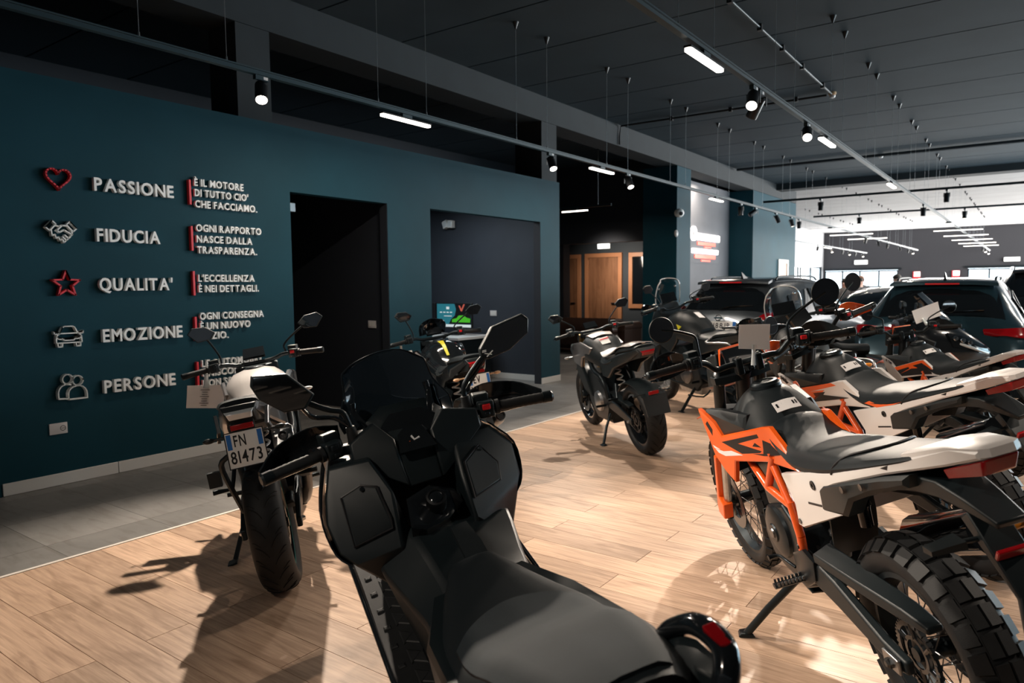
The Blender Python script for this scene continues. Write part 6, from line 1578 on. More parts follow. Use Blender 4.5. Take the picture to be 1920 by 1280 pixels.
        ob('pannier_frame', MB().tube([(0.22, 0.16 * s, 0.86), (0.18, 0.23 * s, 0.84), (-0.16, 0.235 * s, 0.86), (-0.22, 0.235 * s, 0.80), (-0.16, 0.235 * s, 0.58), (0.10, 0.23 * s, 0.56), (0.20, 0.20 * s, 0.62), (0.22, 0.16 * s, 0.70)], 0.010, 8, 3), 'alu', t, 50)
        ob('swingarm', MB().tube([(0.48, 0.13 * s, 0.43), (-0.04, 0.13 * s, 0.325)], 0.03, 8, 1), 'blk_metal', t, 40)
        ob('footpeg', MB().tube([(0.50, 0.15 * s, 0.38), (0.50, 0.26 * s, 0.385)], 0.014, 8, 1), 'blk_metal', t, 45)
        ob('indicator', MB().ell((-0.32, 0.15 * s, 0.86), (0.016, 0.04, 0.016), 12, 6).tube([(-0.31, 0.05 * s, 0.86), (-0.32, 0.13 * s, 0.86)], 0.006, 6, 1), 'amber', t, 40)
        ob('fog_lamp', MB().rev([(0, 0.02), (0.045, 0.02), (0.05, 0.0), (0.035, -0.03), (0, -0.035)], (1.16, 0.23 * s, 0.86), 'x', 20), 'clear_lens', t, 40)
    ob('seat', MB().sym([(0.54, [(0, 0.945), (0.07, 0.94), (0.11, 0.90), (0, 0.86)]), (0.40, [(0, 0.885), (0.10, 0.88), (0.15, 0.85), (0, 0.82)]), (0.22, [(0, 0.885), (0.12, 0.88), (0.16, 0.85), (0, 0.82)]), (0.12, [(0, 0.935), (0.12, 0.93), (0.155, 0.89), (0, 0.86)]), (-0.20, [(0, 0.965), (0.11, 0.96), (0.14, 0.93), (0, 0.90)])], 3, 2), 'seat_vinyl', t, 55)
    if rack:
        ob('luggage_rack', MB().tube([(0.02, 0.13, 0.985), (-0.36, 0.15, 1.015), (-0.46, 0.10, 1.02), (-0.46, -0.10, 1.02), (-0.36, -0.15, 1.015), (0.02, -0.13, 0.985)], 0.013, 10, 4).plate([(-0.20, 0.12, 1.012), (-0.43, 0.12, 1.026), (-0.43, -0.12, 1.026), (-0.20, -0.12, 1.012)], 0.014), 'blk_metal', t, 45)
    ob('tail_light', MB().box((-0.40, 0, 0.92), (0.03, 0.14, 0.05)), 'red_lens', t, 30, 0.006)
    ob('rear_fender', MB().plate([(-0.25, 0.09, 0.92), (-0.25, -0.09, 0.92), (-0.55, -0.08, 0.66), (-0.55, 0.08, 0.66)], 0.02, 0.006, 0.003), BP, t, 30)
    ob('front_fender', MB().shell([[(1.25, 0.07, 0.52), (1.23, 0, 0.54), (1.25, -0.07, 0.52)], [(1.38, 0.08, 0.67), (1.37, 0, 0.69), (1.38, -0.08, 0.67)], [(1.58, 0.075, 0.68), (1.58, 0, 0.70), (1.58, -0.075, 0.68)], [(1.80, 0.05, 0.58), (1.81, 0, 0.595), (1.80, -0.05, 0.58)]], 4, 4, 0.006), BP, t, 50)
    ob('beak', MB().hull([(1.30, 0.08, 0.95), (1.30, -0.08, 0.95), (1.62, 0.03, 0.86), (1.62, -0.03, 0.86), (1.32, 0.06, 0.90), (1.32, -0.06, 0.90)]), body, t, 30, 0.006)
    en = ob('engine', MB().hull([(x, y, z) for y in (-0.17, 0.17) for x, z in ((0.44, 0.36), (0.50, 0.60), (0.70, 0.76), (0.92, 0.74), (1.02, 0.50), (0.92, 0.30), (0.55, 0.26))]), 'blk_metal', t, 30, 0.015)
    for s in (1, -1):
        ob('engine_cover', MB().rev([(0, 0.03), (0.07, 0.028), (0.10, 0.02), (0.11, 0)], (0.70, 0.168 * s, 0.44), (0, s, 0), 24), 'steel_dark', en, 30)
    ob('skid_plate', MB().hull([(0.50, 0.14, 0.30), (0.50, -0.14, 0.30), (1.02, 0.13, 0.42), (1.02, -0.13, 0.42), (0.94, 0.11, 0.22), (0.94, -0.11, 0.22), (0.55, 0.11, 0.21), (0.55, -0.11, 0.21)]), 'alu', en, 30, 0.008)
    ob('silencer', MB().tube([(0.45, -0.17, 0.42), (0.2, -0.21, 0.55), (-0.25, -0.23, 0.70)], [0.03, 0.055, 0.055], 16, 1), 'steel_dark', t, 45)
    ss = ob('side_stand', MB().tube([(0.58, 0.14, 0.33), (0.62, 0.24, 0.19), (0.65, 0.33, 0.065)], 0.016, 10, 1), 'blk_metal', t, 50)
    ob('stand_foot', MB().box((0.66, 0.345, 0.055), (0.09, 0.06, 0.014), Matrix.Rotation(-0.2, 3, 'X')), 'blk_metal', ss, 30, 0.003)
    ob('stand_brace', MB().tube([(0.60, 0.25, 0.24), (0.40, 0.20, 0.235), (0.36, 0.13, 0.30)], 0.009, 8, 2), 'blk_metal', ss, 50)
    return t
adv1 = adventure((7.576, 2.425, 0.989, 0.169), 'dark adventure motorcycle with tall smoked screen and luggage rack beside the grey car', 'clear_screen', 1.05)
adv2 = adventure((5.80, 1.06, 0.50, 0.20), 'adventure motorcycle with a big clear windscreen behind the white enduro motorcycle', 'clear_screen', 1.0, rack=False, mirrors=False, body='blk_matte', clear_h=-0.02)

# touring scooter facing the aisle, with a white headlight
def tourer(q, label):
    t = vehicle('touring_scooter', label, 'scooter', q)
    BG, BP = 'car_black', 'blk_plastic'
    wheel(t, 'front_wheel', (1.55, 0, 0.30), 0.30, 0.12, 0.21, spokes='cast', rim='blk_gloss', disc=0.13)
    wheel(t, 'rear_wheel', (0, 0, 0.30), 0.30, 0.15, 0.20, spokes='cast', rim='blk_gloss', disc=0.11)
    f = ob('fairing', MB().sym([(0.88, [(0, 1.06), (0.16, 1.04), (0.26, 0.94), (0.29, 0.75), (0.24, 0.42), (0, 0.40)]), (1.10, [(0, 1.12), (0.16, 1.09), (0.27, 0.95), (0.30, 0.75), (0.25, 0.42), (0, 0.38)]), (1.34, [(0, 1.06), (0.13, 1.03), (0.23, 0.90), (0.26, 0.74), (0.20, 0.50), (0, 0.46)]), (1.56, [(0, 0.92), (0.09, 0.90), (0.16, 0.82), (0.17, 0.72), (0.12, 0.60), (0, 0.58)]), (1.74, [(0, 0.78), (0.03, 0.77), (0.06, 0.74), (0.05, 0.69), (0.03, 0.67), (0, 0.66)])], 3, 2), BG, t, 45)
    for s in (1, -1):
        h = ob('headlight', MB().shell([[(1.30, 0.245 * s, 0.945), (1.33, 0.262 * s, 0.88), (1.36, 0.262 * s, 0.80)], [(1.46, 0.200 * s, 0.90), (1.48, 0.216 * s, 0.84), (1.50, 0.216 * s, 0.77)], [(1.60, 0.135 * s, 0.845), (1.62, 0.155 * s, 0.79), (1.63, 0.155 * s, 0.735)], [(1.71, 0.065 * s, 0.795), (1.72, 0.075 * s, 0.75), (1.72, 0.075 * s, 0.715)]], 4, 3, 0.01 * s), 'blk_gloss', t, 45)
        ob('light_strip', MB().tube([(1.42, 0.232 * s, 0.83), (1.54, 0.205 * s, 0.79), (1.66, 0.135 * s, 0.745), (1.715, 0.085 * s, 0.725)], 0.014, 8, 3, flat=((0, 0, 1), 0.7)), 'clear_lens', h, 50)
        for x, y, z in ((1.38, 0.252, 0.885), (1.45, 0.235, 0.865), (1.52, 0.210, 0.84)):
            ob('lamp_cell', MB().rev([(0, 0.012), (0.022, 0.010), (0.026, 0), (0, 0)], (x, y * s, z), (0.4, s, 0.2), 14), 'chrome', h, 40)
        ob('leg_shield', MB().plate([(x, y * s, z) for x, y, z in ((0.95, 0.29, 0.95), (1.20, 0.285, 0.85), (1.15, 0.27, 0.50), (0.90, 0.25, 0.36), (0.82, 0.27, 0.60))], (0, -0.03 * s, 0), 0.012, 0.01), BP, t, 30)
        mirror_poly(t, (1.02, 0.24 * s, 1.08), [(1.02, 0.30 * s, 1.14)], [(0.99, (0.36 + a) * s, 1.20 + b) for a, b in ((0.07, 0.02), (0.03, 0.05), (-0.05, 0.04), (-0.07, -0.01), (-0.03, -0.04), (0.05, -0.03))], (0.05, 0, 0))
        grip_set(t, s, (0.94, 0.22 * s, 1.07), (0.90, 0.36 * s, 1.065))
    ob('windscreen', MB().shell([[(1.28, 0.17, 1.06), (1.40, 0, 1.06), (1.28, -0.17, 1.06)], [(1.16, 0.18, 1.20), (1.26, 0, 1.21), (1.16, -0.18, 1.20)], [(1.05, 0.12, 1.33), (1.12, 0, 1.35), (1.05, -0.12, 1.33)]], 4, 5, 0.004), 'smoke', t, 60)
    ob('seat', MB().sym([(0.62, [(0, 0.80), (0.10, 0.79), (0.14, 0.74), (0, 0.68)]), (0.35, [(0, 0.80), (0.16, 0.79), (0.20, 0.74), (0, 0.68)]), (0.15, [(0, 0.88), (0.15, 0.87), (0.19, 0.80), (0, 0.72)]), (-0.25, [(0, 0.90), (0.10, 0.89), (0.13, 0.84), (0, 0.78)])], 3, 2), 'seat_vinyl', t, 55)
    ob('body', MB().sym([(0.90, [(0, 0.60), (0.14, 0.58), (0.20, 0.40), (0, 0.30)]), (0.60, [(0, 0.68), (0.14, 0.66), (0.22, 0.42), (0, 0.30)]), (0.20, [(0, 0.72), (0.18, 0.70), (0.23, 0.55), (0, 0.40)]), (-0.30, [(0, 0.80), (0.10, 0.79), (0.13, 0.70), (0, 0.62)])], 2), BG, t, 40)
    ob('front_fender', MB().shell([[(1.32, 0.07, 0.48), (1.30, 0, 0.50), (1.32, -0.07, 0.48)], [(1.55, 0.08, 0.62), (1.55, 0, 0.64), (1.55, -0.08, 0.62)], [(1.80, 0.05, 0.50), (1.81, 0, 0.52), (1.80, -0.05, 0.50)]], 4, 4, 0.006), BG, t, 50)
    ob('fork', MB().tube([(1.38, 0.08, 0.62), (1.55, 0.08, 0.29)], 0.02, 10, 1).tube([(1.38, -0.08, 0.62), (1.55, -0.08, 0.29)], 0.02, 10, 1).cyl((1.55, -0.1, 0.30), (1.55, 0.1, 0.30), 0.015), 'blk_metal', t, 45)
    ob('centre_stand', MB().tube([(0.40, 0.14, 0.30), (0.34, 0.20, 0.012)], 0.014, 8, 1).tube([(0.40, -0.14, 0.30), (0.34, -0.20, 0.012)], 0.014, 8, 1).tube([(0.38, 0.16, 0.2), (0.38, -0.16, 0.2)], 0.012, 8, 1), 'blk_metal', t, 45)
    return t
tour = tourer((8.22, 2.0, -1.25, 0.0), 'glossy black touring scooter with a white light strip facing the aisle')
bpy.context.view_layer.update()
# ------------------------------------------------------------------ cars
def car(q, label, paint, H=1.55, Wd=1.78, style='juke', plate=None, glass='glass_dark', front=False):
    t = vehicle('car', label, 'car', (q[0], q[1], q[2], 0.0))
    a, b = H / 1.55, Wd / 1.78
    sec = [(0.00, [(0, 0.62), (0.45, 0.62), (0.64, 0.60), (0.72, 0.55), (0.74, 0.45), (0.68, 0.31), (0.4, 0.28), (0, 0.28)]),
           (0.06, [(0, 0.86), (0.45, 0.86), (0.68, 0.82), (0.80, 0.72), (0.82, 0.50), (0.76, 0.29), (0.4, 0.26), (0, 0.26)]),
           (0.14, [(0, 1.02), (0.45, 1.015), (0.70, 0.98), (0.83, 0.86), (0.86, 0.58), (0.80, 0.28), (0.4, 0.25), (0, 0.25)]),
           (0.24, [(0, 1.14), (0.45, 1.13), (0.66, 1.07), (0.84, 0.94), (0.88, 0.64), (0.82, 0.27), (0.4, 0.24), (0, 0.24)]),
           (0.40, [(0, 1.335), (0.42, 1.325), (0.60, 1.23), (0.83, 0.97), (0.89, 0.66), (0.83, 0.26), (0.4, 0.22), (0, 0.22)]),
           (0.56, [(0, 1.485), (0.42, 1.470), (0.575, 1.37), (0.82, 0.985), (0.885, 0.68), (0.84, 0.25), (0.4, 0.22), (0, 0.22)]),
           (0.90, [(0, 1.535), (0.42, 1.520), (0.585, 1.42), (0.815, 0.985), (0.875, 0.68), (0.85, 0.25), (0.4, 0.22), (0, 0.22)]),
           (1.50, [(0, 1.55), (0.42, 1.535), (0.60, 1.43), (0.81, 0.97), (0.87, 0.66), (0.85, 0.24), (0.4, 0.22), (0, 0.22)]),
           (2.10, [(0, 1.525), (0.42, 1.51), (0.59, 1.40), (0.81, 0.96), (0.87, 0.66), (0.85, 0.24), (0.4, 0.22), (0, 0.22)]),
           (2.60, [(0, 1.37), (0.42, 1.355), (0.58, 1.25), (0.81, 0.95), (0.875, 0.66), (0.85, 0.24), (0.4, 0.22), (0, 0.22)]),
           (3.05, [(0, 1.06), (0.42, 1.05), (0.66, 1.01), (0.82, 0.91), (0.885, 0.66), (0.84, 0.25), (0.4, 0.22), (0, 0.22)]),
           (3.60, [(0, 0.985), (0.42, 0.97), (0.66, 0.92), (0.80, 0.82), (0.86, 0.62), (0.82, 0.26), (0.4, 0.24), (0, 0.24)]),
           (4.00, [(0, 0.84), (0.40, 0.83), (0.58, 0.79), (0.70, 0.71), (0.74, 0.56), (0.68, 0.28), (0.4, 0.26), (0, 0.26)]),
           (4.14, [(0, 0.66), (0.35, 0.65), (0.50, 0.62), (0.58, 0.56), (0.60, 0.48), (0.56, 0.32), (0.3, 0.30), (0, 0.30)])]
    sec = [(x, [(y * b, z * a if z > 0.5 else z) for y, z in h]) for x, h in sec]
    bd = ob('body', MB().sym(sec, 3, 2), paint, t, 50)
    gl = lambda x, y, z: (x, y * b, z * a)
    ob('rear_window', MB().shell([[gl(0.205, 0.62, 1.07), gl(0.195, 0.40, 1.105), gl(0.19, 0, 1.115), gl(0.195, -0.40, 1.105), gl(0.205, -0.62, 1.07)],
                                  [gl(0.375, 0.575, 1.245), gl(0.365, 0.38, 1.305), gl(0.36, 0, 1.315), gl(0.365, -0.38, 1.305), gl(0.375, -0.575, 1.245)],
                                  [gl(0.515, 0.53, 1.40), gl(0.500, 0.36, 1.432), gl(0.495, 0, 1.440), gl(0.500, -0.36, 1.432), gl(0.515, -0.53, 1.40)]], 5, 5, -0.02), glass, t, 50)
    ob('windscreen', MB().shell([[gl(2.98, 0.64, 1.075), gl(3.04, 0, 1.11), gl(2.98, -0.64, 1.075)], [gl(2.62, 0.56, 1.30), gl(2.64, 0, 1.375), gl(2.62, -0.56, 1.30)], [gl(2.28, 0.52, 1.43), gl(2.28, 0, 1.49), gl(2.28, -0.52, 1.43)]], 5, 5, 0.02), glass, t, 50)
    for s in (1, -1):
        for nm, P in (('rear_side_window', ((0.72, 1.08, 0.795), (0.78, 1.30, 0.665), (1.42, 1.385, 0.635), (1.42, 1.01, 0.805))), ('front_side_window', ((1.50, 1.01, 0.805), (1.50, 1.385, 0.637), (2.10, 1.365, 0.632), (2.45, 1.20, 0.690), (2.62, 1.01, 0.795)))):
            ob(nm, MB().plate([(x, s * y * b * 1.004 + 0.004 * s, z * a) for x, z, y in P], (0, -0.012 * s, 0), 0.006, 0.002), glass, t, 30)
        ob('door_mirror', MB().hull([gl(2.50, 0.84 * s, 1.06), gl(2.50, 0.98 * s, 1.08), gl(2.50, 0.98 * s, 0.99), gl(2.50, 0.85 * s, 0.98), gl(2.60, 0.86 * s, 1.05), gl(2.60, 0.95 * s, 1.05), gl(2.60, 0.95 * s, 1.0), gl(2.60, 0.86 * s, 1.0)]), paint, t, 40, 0.01)
        for x in (0.78, 3.32):
            w = ob('tyre', MB().rev(tyre_prof(0.335, 0.20, 0.235)[0], (x, 0.775 * b * s, 0.335), 'y', 40, True), 'rubber', t, 40)
            rm = MB().rev([(0, 0.02), (0.05, 0.03), (0.06, 0.02)], (x, 0.80 * b * s, 0.335), (0, s, 0), 20).rev([(0.238, 0.06), (0.225, 0.06), (0.21, -0.05), (0.235, -0.05)], (x, 0.80 * b * s, 0.335), (0, s, 0), 36, True)
            for k in range(5):
                A0 = 2 * PI * k / 5
                rm.tube([(x, 0.815 * b * s, 0.335), (x + 0.22 * math.sin(A0), 0.825 * b * s, 0.335 + 0.22 * math.cos(A0))], [0.03, 0.022], 8, 1)
            ob('rim', rm, 'alu', w, 40)
            ob('wheel_arch', MB().rev([(0.40, 0.0), (0.40, 0.012), (0.345, 0.012), (0.345, 0.0)], (x, 0.868 * b * s, 0.345), (0, s, 0), 40, True), 'blk_plastic', t, 40)
        if style == 'juke':
            ob('tail_lamp', MB().shell([[gl(0.10, 0.56 * s, 0.965), gl(0.10, 0.70 * s, 0.955), gl(0.22, 0.845 * s, 0.93)], [gl(0.13, 0.585 * s, 1.02), gl(0.14, 0.72 * s, 1.01), gl(0.30, 0.835 * s, 0.985)], [gl(0.22, 0.70 * s, 1.075), gl(0.26, 0.755 * s, 1.07), gl(0.42, 0.80 * s, 1.05)], [gl(0.36, 0.72 * s, 1.16), gl(0.40, 0.735 * s, 1.15), gl(0.50, 0.755 * s, 1.12)]], 4, 4, -0.03 * s), 'red_lens', t, 50)
            ob('reverse_lamp', MB().hull([gl(0.075, 0.60 * s, 0.985), gl(0.085, 0.74 * s, 0.975), gl(0.09, 0.60 * s, 1.01), gl(0.11, 0.74 * s, 1.0), gl(0.16, 0.62 * s, 0.99), gl(0.18, 0.74 * s, 0.985)]), 'clear_lens', t, 40, 0.005)
        elif style == 'puma':
            ob('tail_lamp', MB().shell([[gl(0.125, 0.43 * s, 0.935), gl(0.12, 0.62 * s, 0.955), gl(0.17, 0.78 * s, 0.968), gl(0.40, 0.872 * s, 0.95)], [gl(0.10, 0.43 * s, 0.915), gl(0.09, 0.62 * s, 0.905), gl(0.13, 0.80 * s, 0.89), gl(0.38, 0.885 * s, 0.87)], [gl(0.10, 0.47 * s, 0.905), gl(0.085, 0.64 * s, 0.885), gl(0.125, 0.81 * s, 0.862), gl(0.34, 0.885 * s, 0.858)]], 4, 5, 0.03 * s), 'red_lens', t, 50)
            ob('reverse_lamp', MB().shell([[gl(0.104, 0.48 * s, 0.930), gl(0.094, 0.64 * s, 0.936), gl(0.135, 0.79 * s, 0.936)], [gl(0.094, 0.48 * s, 0.918), gl(0.082, 0.64 * s, 0.914), gl(0.125, 0.79 * s, 0.910)]], 3, 4, 0.012 * s), 'clear_lens', t, 50)
        else:
            ob('tail_lamp', MB().hull([gl(0.06, 0.50 * s, 0.90), gl(0.09, 0.80 * s, 0.90), gl(0.04, 0.50 * s, 0.80), gl(0.07, 0.80 * s, 0.80), gl(0.2, 0.84 * s, 0.90), gl(0.2, 0.84 * s, 0.82)]), 'red_lens', t, 40, 0.006)
        ob('headlamp', MB().hull([gl(4.0, 0.50 * s, 0.75), gl(3.80, 0.76 * s, 0.80), gl(4.03, 0.50 * s, 0.66), gl(3.86, 0.74 * s, 0.70), gl(3.7, 0.72 * s, 0.78)]), 'clear_lens', t, 40, 0.006)
        ob('roof_rail', MB().tube([gl(0.75, 0.50 * s, 1.505), gl(0.9, 0.50 * s, 1.545), gl(1.9, 0.51 * s, 1.555), gl(2.15, 0.50 * s, 1.505)], 0.014, 8, 4), 'chrome' if style == 'suv' else 'blk_metal', t, 50)
    ob('spoiler', MB().plate([gl(0.60, 0.52, 1.505), gl(0.44, 0.54, 1.475), gl(0.40, 0.30, 1.492), gl(0.40, -0.30, 1.492), gl(0.44, -0.54, 1.475), gl(0.60, -0.52, 1.505)], (0, 0, -0.03), 0.008, 0.006), paint, t, 35)
    ob('brake_lamp', MB().bb(gl(0.392, -0.17, 1.462), gl(0.42, 0.17, 1.482)), 'red_plastic', t, 30, 0.003)
    ob('antenna', MB().hull([gl(0.75, 0.02, 1.515), gl(0.75, -0.02, 1.515), gl(0.90, 0.012, 1.53), gl(0.90, -0.012, 1.53), gl(0.72, 0, 1.62), gl(0.74, 0, 1.615)]), 'blk_gloss', t, 40)
    ob('wiper', MB().tube([gl(0.175, 0.05, 1.105), gl(0.20, -0.10, 1.15), gl(0.235, -0.42, 1.17)], 0.009, 6, 3), 'blk_gloss', t, 50)
    em = MB().rev([(0.045, 0.0), (0.045, 0.008), (0.036, 0.008), (0.036, 0.0)], gl(0.075, 0, 1.0), (-1, 0, 0.4), 24, True).box(gl(0.07, 0, 1.0), (0.01, 0.125, 0.018))
    ob('emblem', em, 'chrome', t, 40)
    bp = ob('bumper', MB().shell([[(0.03, 0.72 * b, 0.60), (-0.03, 0.45 * b, 0.60), (-0.05, 0, 0.60), (-0.03, -0.45 * b, 0.60), (0.03, -0.72 * b, 0.60)], [(0.0, 0.74 * b, 0.45), (-0.06, 0.45 * b, 0.45), (-0.08, 0, 0.45), (-0.06, -0.45 * b, 0.45), (0.0, -0.74 * b, 0.45)], [(0.05, 0.70 * b, 0.30), (-0.02, 0.45 * b, 0.29), (-0.04, 0, 0.29), (-0.02, -0.45 * b, 0.29), (0.05, -0.70 * b, 0.30)]], 4, 4, -0.06), 'blk_plastic', t, 50)
    if plate:
        pz = 0.90
        Mx = frameM(gl(0.052, 0, pz), (0, -1, 0), (0.12, 0, 1))
        p = ob('number_plate', MB().plate([(-0.26, -0.055, 0), (0.26, -0.055, 0), (0.26, 0.055, 0), (-0.26, 0.055, 0)], (0, 0, -0.012)).xf(Mx), 'plate_white', t, 30)
        for x0 in (-0.26, 0.215):
            ob('blue_band', MB().bb((x0, -0.054, 0.0005), (x0 + 0.045, 0.054, 0.0012)).xf(Mx), 'plate_blue', p, 0)
        text(plate, p, Mx @ Matrix.Translation((-0.20, -0.036, 0.0012)), 0.10, 'ink', 0.0004, 0.0015, 0.2, width=0.40)
    return t
c1 = car((9.33, 3.42, -0.14), 'grey compact car with plate ending 188JR seen from behind, boomerang tail lamps', 'car_grey', 1.55, 1.72, 'juke', 'FX188JR')
c2 = car((9.28, 0.86, 0.0), 'dark teal crossover car seen from behind with wide red tail lamps at the right', 'car_teal', 1.505, 1.80, 'puma', 'GB241LC')
c3 = car((18.6, 1.7, 2.75), 'dark green car with bright reflections between the grey and the teal car', 'car_green', 1.36, 1.78, 'plain')
c4 = car((14.6, -0.30, 0.05), 'large dark car with chrome roof rails behind the teal crossover', 'car_black', 1.70, 1.92, 'suv')
c6 = car((20.0, -0.6, 0.05), 'silver roofed car farthest away at the right edge', 'car_silver', 1.72, 1.9, 'suv')

# sheet on the teal car's rear window side, clipped to the third enduro motorcycle
cd, m, u, r, n = price_card(None, [local(bk3, p) for p in ((1.10, -0.130, 1.340), (1.10, -0.395, 1.365), (1.10, -0.400, 1.225), (1.10, -0.145, 1.205))], 'large white sheet standing on the right handlebar of the farthest enduro motorcycle')
ob('clip', MB().tube([local(bk3, (1.06, -0.22, 1.18)), local(bk3, (1.10, -0.22, 1.24))], 0.012, 8, 1), 'clear_lens', cd, 50)

# ------------------------------------------------------------------ people at the far end
def person(name_label, loc, rz, h, jacket, hairm, female=False):
    t = thing('person', name_label, 'person', loc, rz)
    k = h / 1.75
    J = {'pelvis': (0, 0, 0.95), 'waist': (0, 0, 1.10), 'chest': (0, 0, 1.32), 'neck': (0.01, 0, 1.48), 'head': (0.03, 0, 1.60), 'crown': (0.02, 0, 1.68)}
    vs_, es_, rs = [], [], []
    def add(p, r, par=None):
        vs_.append((p[0] * k, p[1] * k, p[2] * k)); rs.append(r * k)
        if par is not None:
            es_.append((par, len(vs_) - 1))
        return len(vs_) - 1
    pel = add(J['pelvis'], 0.135); wa = add(J['waist'], 0.125, pel); ch = add(J['chest'], 0.145, wa); nk = add(J['neck'], 0.058, ch); hd = add((0.02, 0, 1.60), 0.092, nk); add((0.01, 0, 1.685), 0.075, hd)
    for s in (1, -1):
        sh = add((0, 0.19 * s, 1.40), 0.058, ch); el = add((0.0, 0.245 * s, 1.13), 0.043, sh); wr = add((0.08, 0.24 * s, 0.90), 0.030, el); ha = add((0.11, 0.235 * s, 0.82), 0.032, wr); add((0.12, 0.235 * s, 0.75), 0.016, ha)
        hp = add((0, 0.095 * s, 0.88), 0.090, pel); kn = add((0.02, 0.105 * s, 0.49), 0.060, hp); an = add((0, 0.11 * s, 0.09), 0.040, kn); add((0.14, 0.125 * s, 0.035), 0.034, an)
    me = bpy.data.meshes.new('body')
    me.from_pydata(vs_, es_, [])
    me.materials.append(M_['skin'])
    o = bpy.data.objects.new('body', me)
    COL.objects.link(o); o.parent = t
    o.modifiers.new('skin', 'SKIN')
    for i, r in enumerate(rs):
        me.skin_vertices[0].data[i].radius = (r, r)
    me.skin_vertices[0].data[0].use_root = True
    sb = o.modifiers.new('sub', 'SUBSURF'); sb.levels = 1; sb.render_levels = 1
    T = Matrix.Scale(k, 4)
    jk = MB().loft([[(0.125 * a * math.cos(q), 0.185 * c * math.sin(q), z) for q in [2 * PI * i / 14 for i in range(14)]] for z, a, c in ((0.86, 1.15, 1.02), (1.05, 1.10, 0.98), (1.25, 1.2, 1.12), (1.40, 1.0, 1.15), (1.47, 0.6, 0.55))], 2)
    for s in (1, -1):
        jk.tube([(0, 0.17 * s, 1.40), (0, 0.22 * s, 1.34), (0, 0.255 * s, 1.13), (0.07, 0.25 * s, 0.93)], [0.075, 0.072, 0.058, 0.046], 12, 2)
    ob('jacket', jk.xf(T), jacket, t, 60)
    tr = MB()
    for s in (1, -1):
        tr.tube([(0, 0.085 * s, 0.95), (0, 0.10 * s, 0.85), (0.02, 0.105 * s, 0.49), (0, 0.11 * s, 0.10)], [0.115, 0.108, 0.080, 0.068], 12, 2)
    ob('trousers', tr.xf(T), 'cloth_navy', t, 60)
    for s in (1, -1):
        ob('shoe', MB().hull([(-0.06, (0.11 - 0.04) * s, 0.002), (-0.06, (0.11 + 0.04) * s, 0.002), (0.20, (0.12 - 0.04) * s, 0.002), (0.20, (0.12 + 0.04) * s, 0.002), (-0.05, 0.09 * s, 0.10), (-0.05, 0.135 * s, 0.10), (0.06, 0.09 * s, 0.09), (0.06, 0.14 * s, 0.09), (0.19, 0.10 * s, 0.045), (0.19, 0.145 * s, 0.045)]).xf(T), 'ink', t, 40, 0.004)
    ob('hair', MB().shell([[(0.085, 0.07 * c, 1.70), (0.02, 0.105 * c, 1.66), (-0.05, 0.10 * c, 1.60), (-0.075, 0.065 * c, 1.54 - 0.08 * female)] for c in (-1, -0.5, 0, 0.5, 1)], 4, 4, 0.02).ell((0.0, 0, 1.675), (0.105, 0.094, 0.085), 14, 8).xf(T), hairm, t, 60)
    fc = ob('nose', MB().hull([(0.105, 0, 1.62), (0.135, 0, 1.575), (0.105, 0.016, 1.57), (0.105, -0.016, 1.57)]).xf(T), 'skin', t, 40)
    for s in (1, -1):
        ob('ear', MB().ell((0.015, 0.096 * s, 1.60), (0.02, 0.010, 0.032), 10, 6).xf(T), 'skin', t, 60)
        ob('eye', MB().ell((0.100, 0.035 * s, 1.615), (0.010, 0.013, 0.008), 8, 6).xf(T), 'ink', t, 60)
    ob('mouth', MB().ell((0.104, 0, 1.545), (0.008, 0.024, 0.006), 10, 6).xf(T), 'letter_red', t, 60)
    return t
person('person in a navy jacket standing in front of the far windows', (20.6, 2.82, 0), 2.6, 1.66, 'cloth_navy', 'hair')
person('person with dark hair at the left in front of the far windows', (21.6, 4.24, 0), 3.0, 1.58, 'cloth_grey', 'hair', True)
person('person right beside the dark haired one by the far windows', (22.6, 4.05, 0), -2.0, 1.60, 'cloth_grey', 'hair')
person('person with reddish hair between two far window panes', (23.6, 4.2, 0), 3.3, 1.66, 'cloth_grey', 'hair_light')
person('person half hidden behind the teal car roof near the red box sign', (21.2, 2.42, 0), 2.4, 1.56, 'cloth_red', 'hair_light')

# ------------------------------------------------------------------ letters and icons on the wall
_m, _a, _b = glyph('H', 1.0, 0.01, 0.0, 'letter_white')
CAP = max(v.co.y for v in _m.vertices)
def wallM(x, z, y=YW - 0.022):
    return frameM((x, y, z), (1, 0, 0), (0, 0, 1))
def word(s, x, z, width, cap, label, name='wall_lettering'):
    t = thing(name, label, 'sign', (x, YW, z))
    text(s, t, frameM((0, -0.022, 0), (1, 0, 0), (0, 0, 1)), cap / CAP, 'letter_white', 0.018 if cap > 0.07 else 0.013, cap * 0.030, 0.13, width=width)
    return t
for s, x, zc, w in (('PASSIONE', 2.593, 2.256, 0.640), ('FIDUCIA', 2.593, 1.872, 0.508), ("QUALITA'", 2.593, 1.494, 0.594), ('EMOZIONE', 2.598, 1.097, 0.657), ('PERSONE', 2.588, 0.700, 0.589)):
    word(s, x, zc - 0.047, w, 0.094, 'large white raised word ' + s + ' on the teal wall')
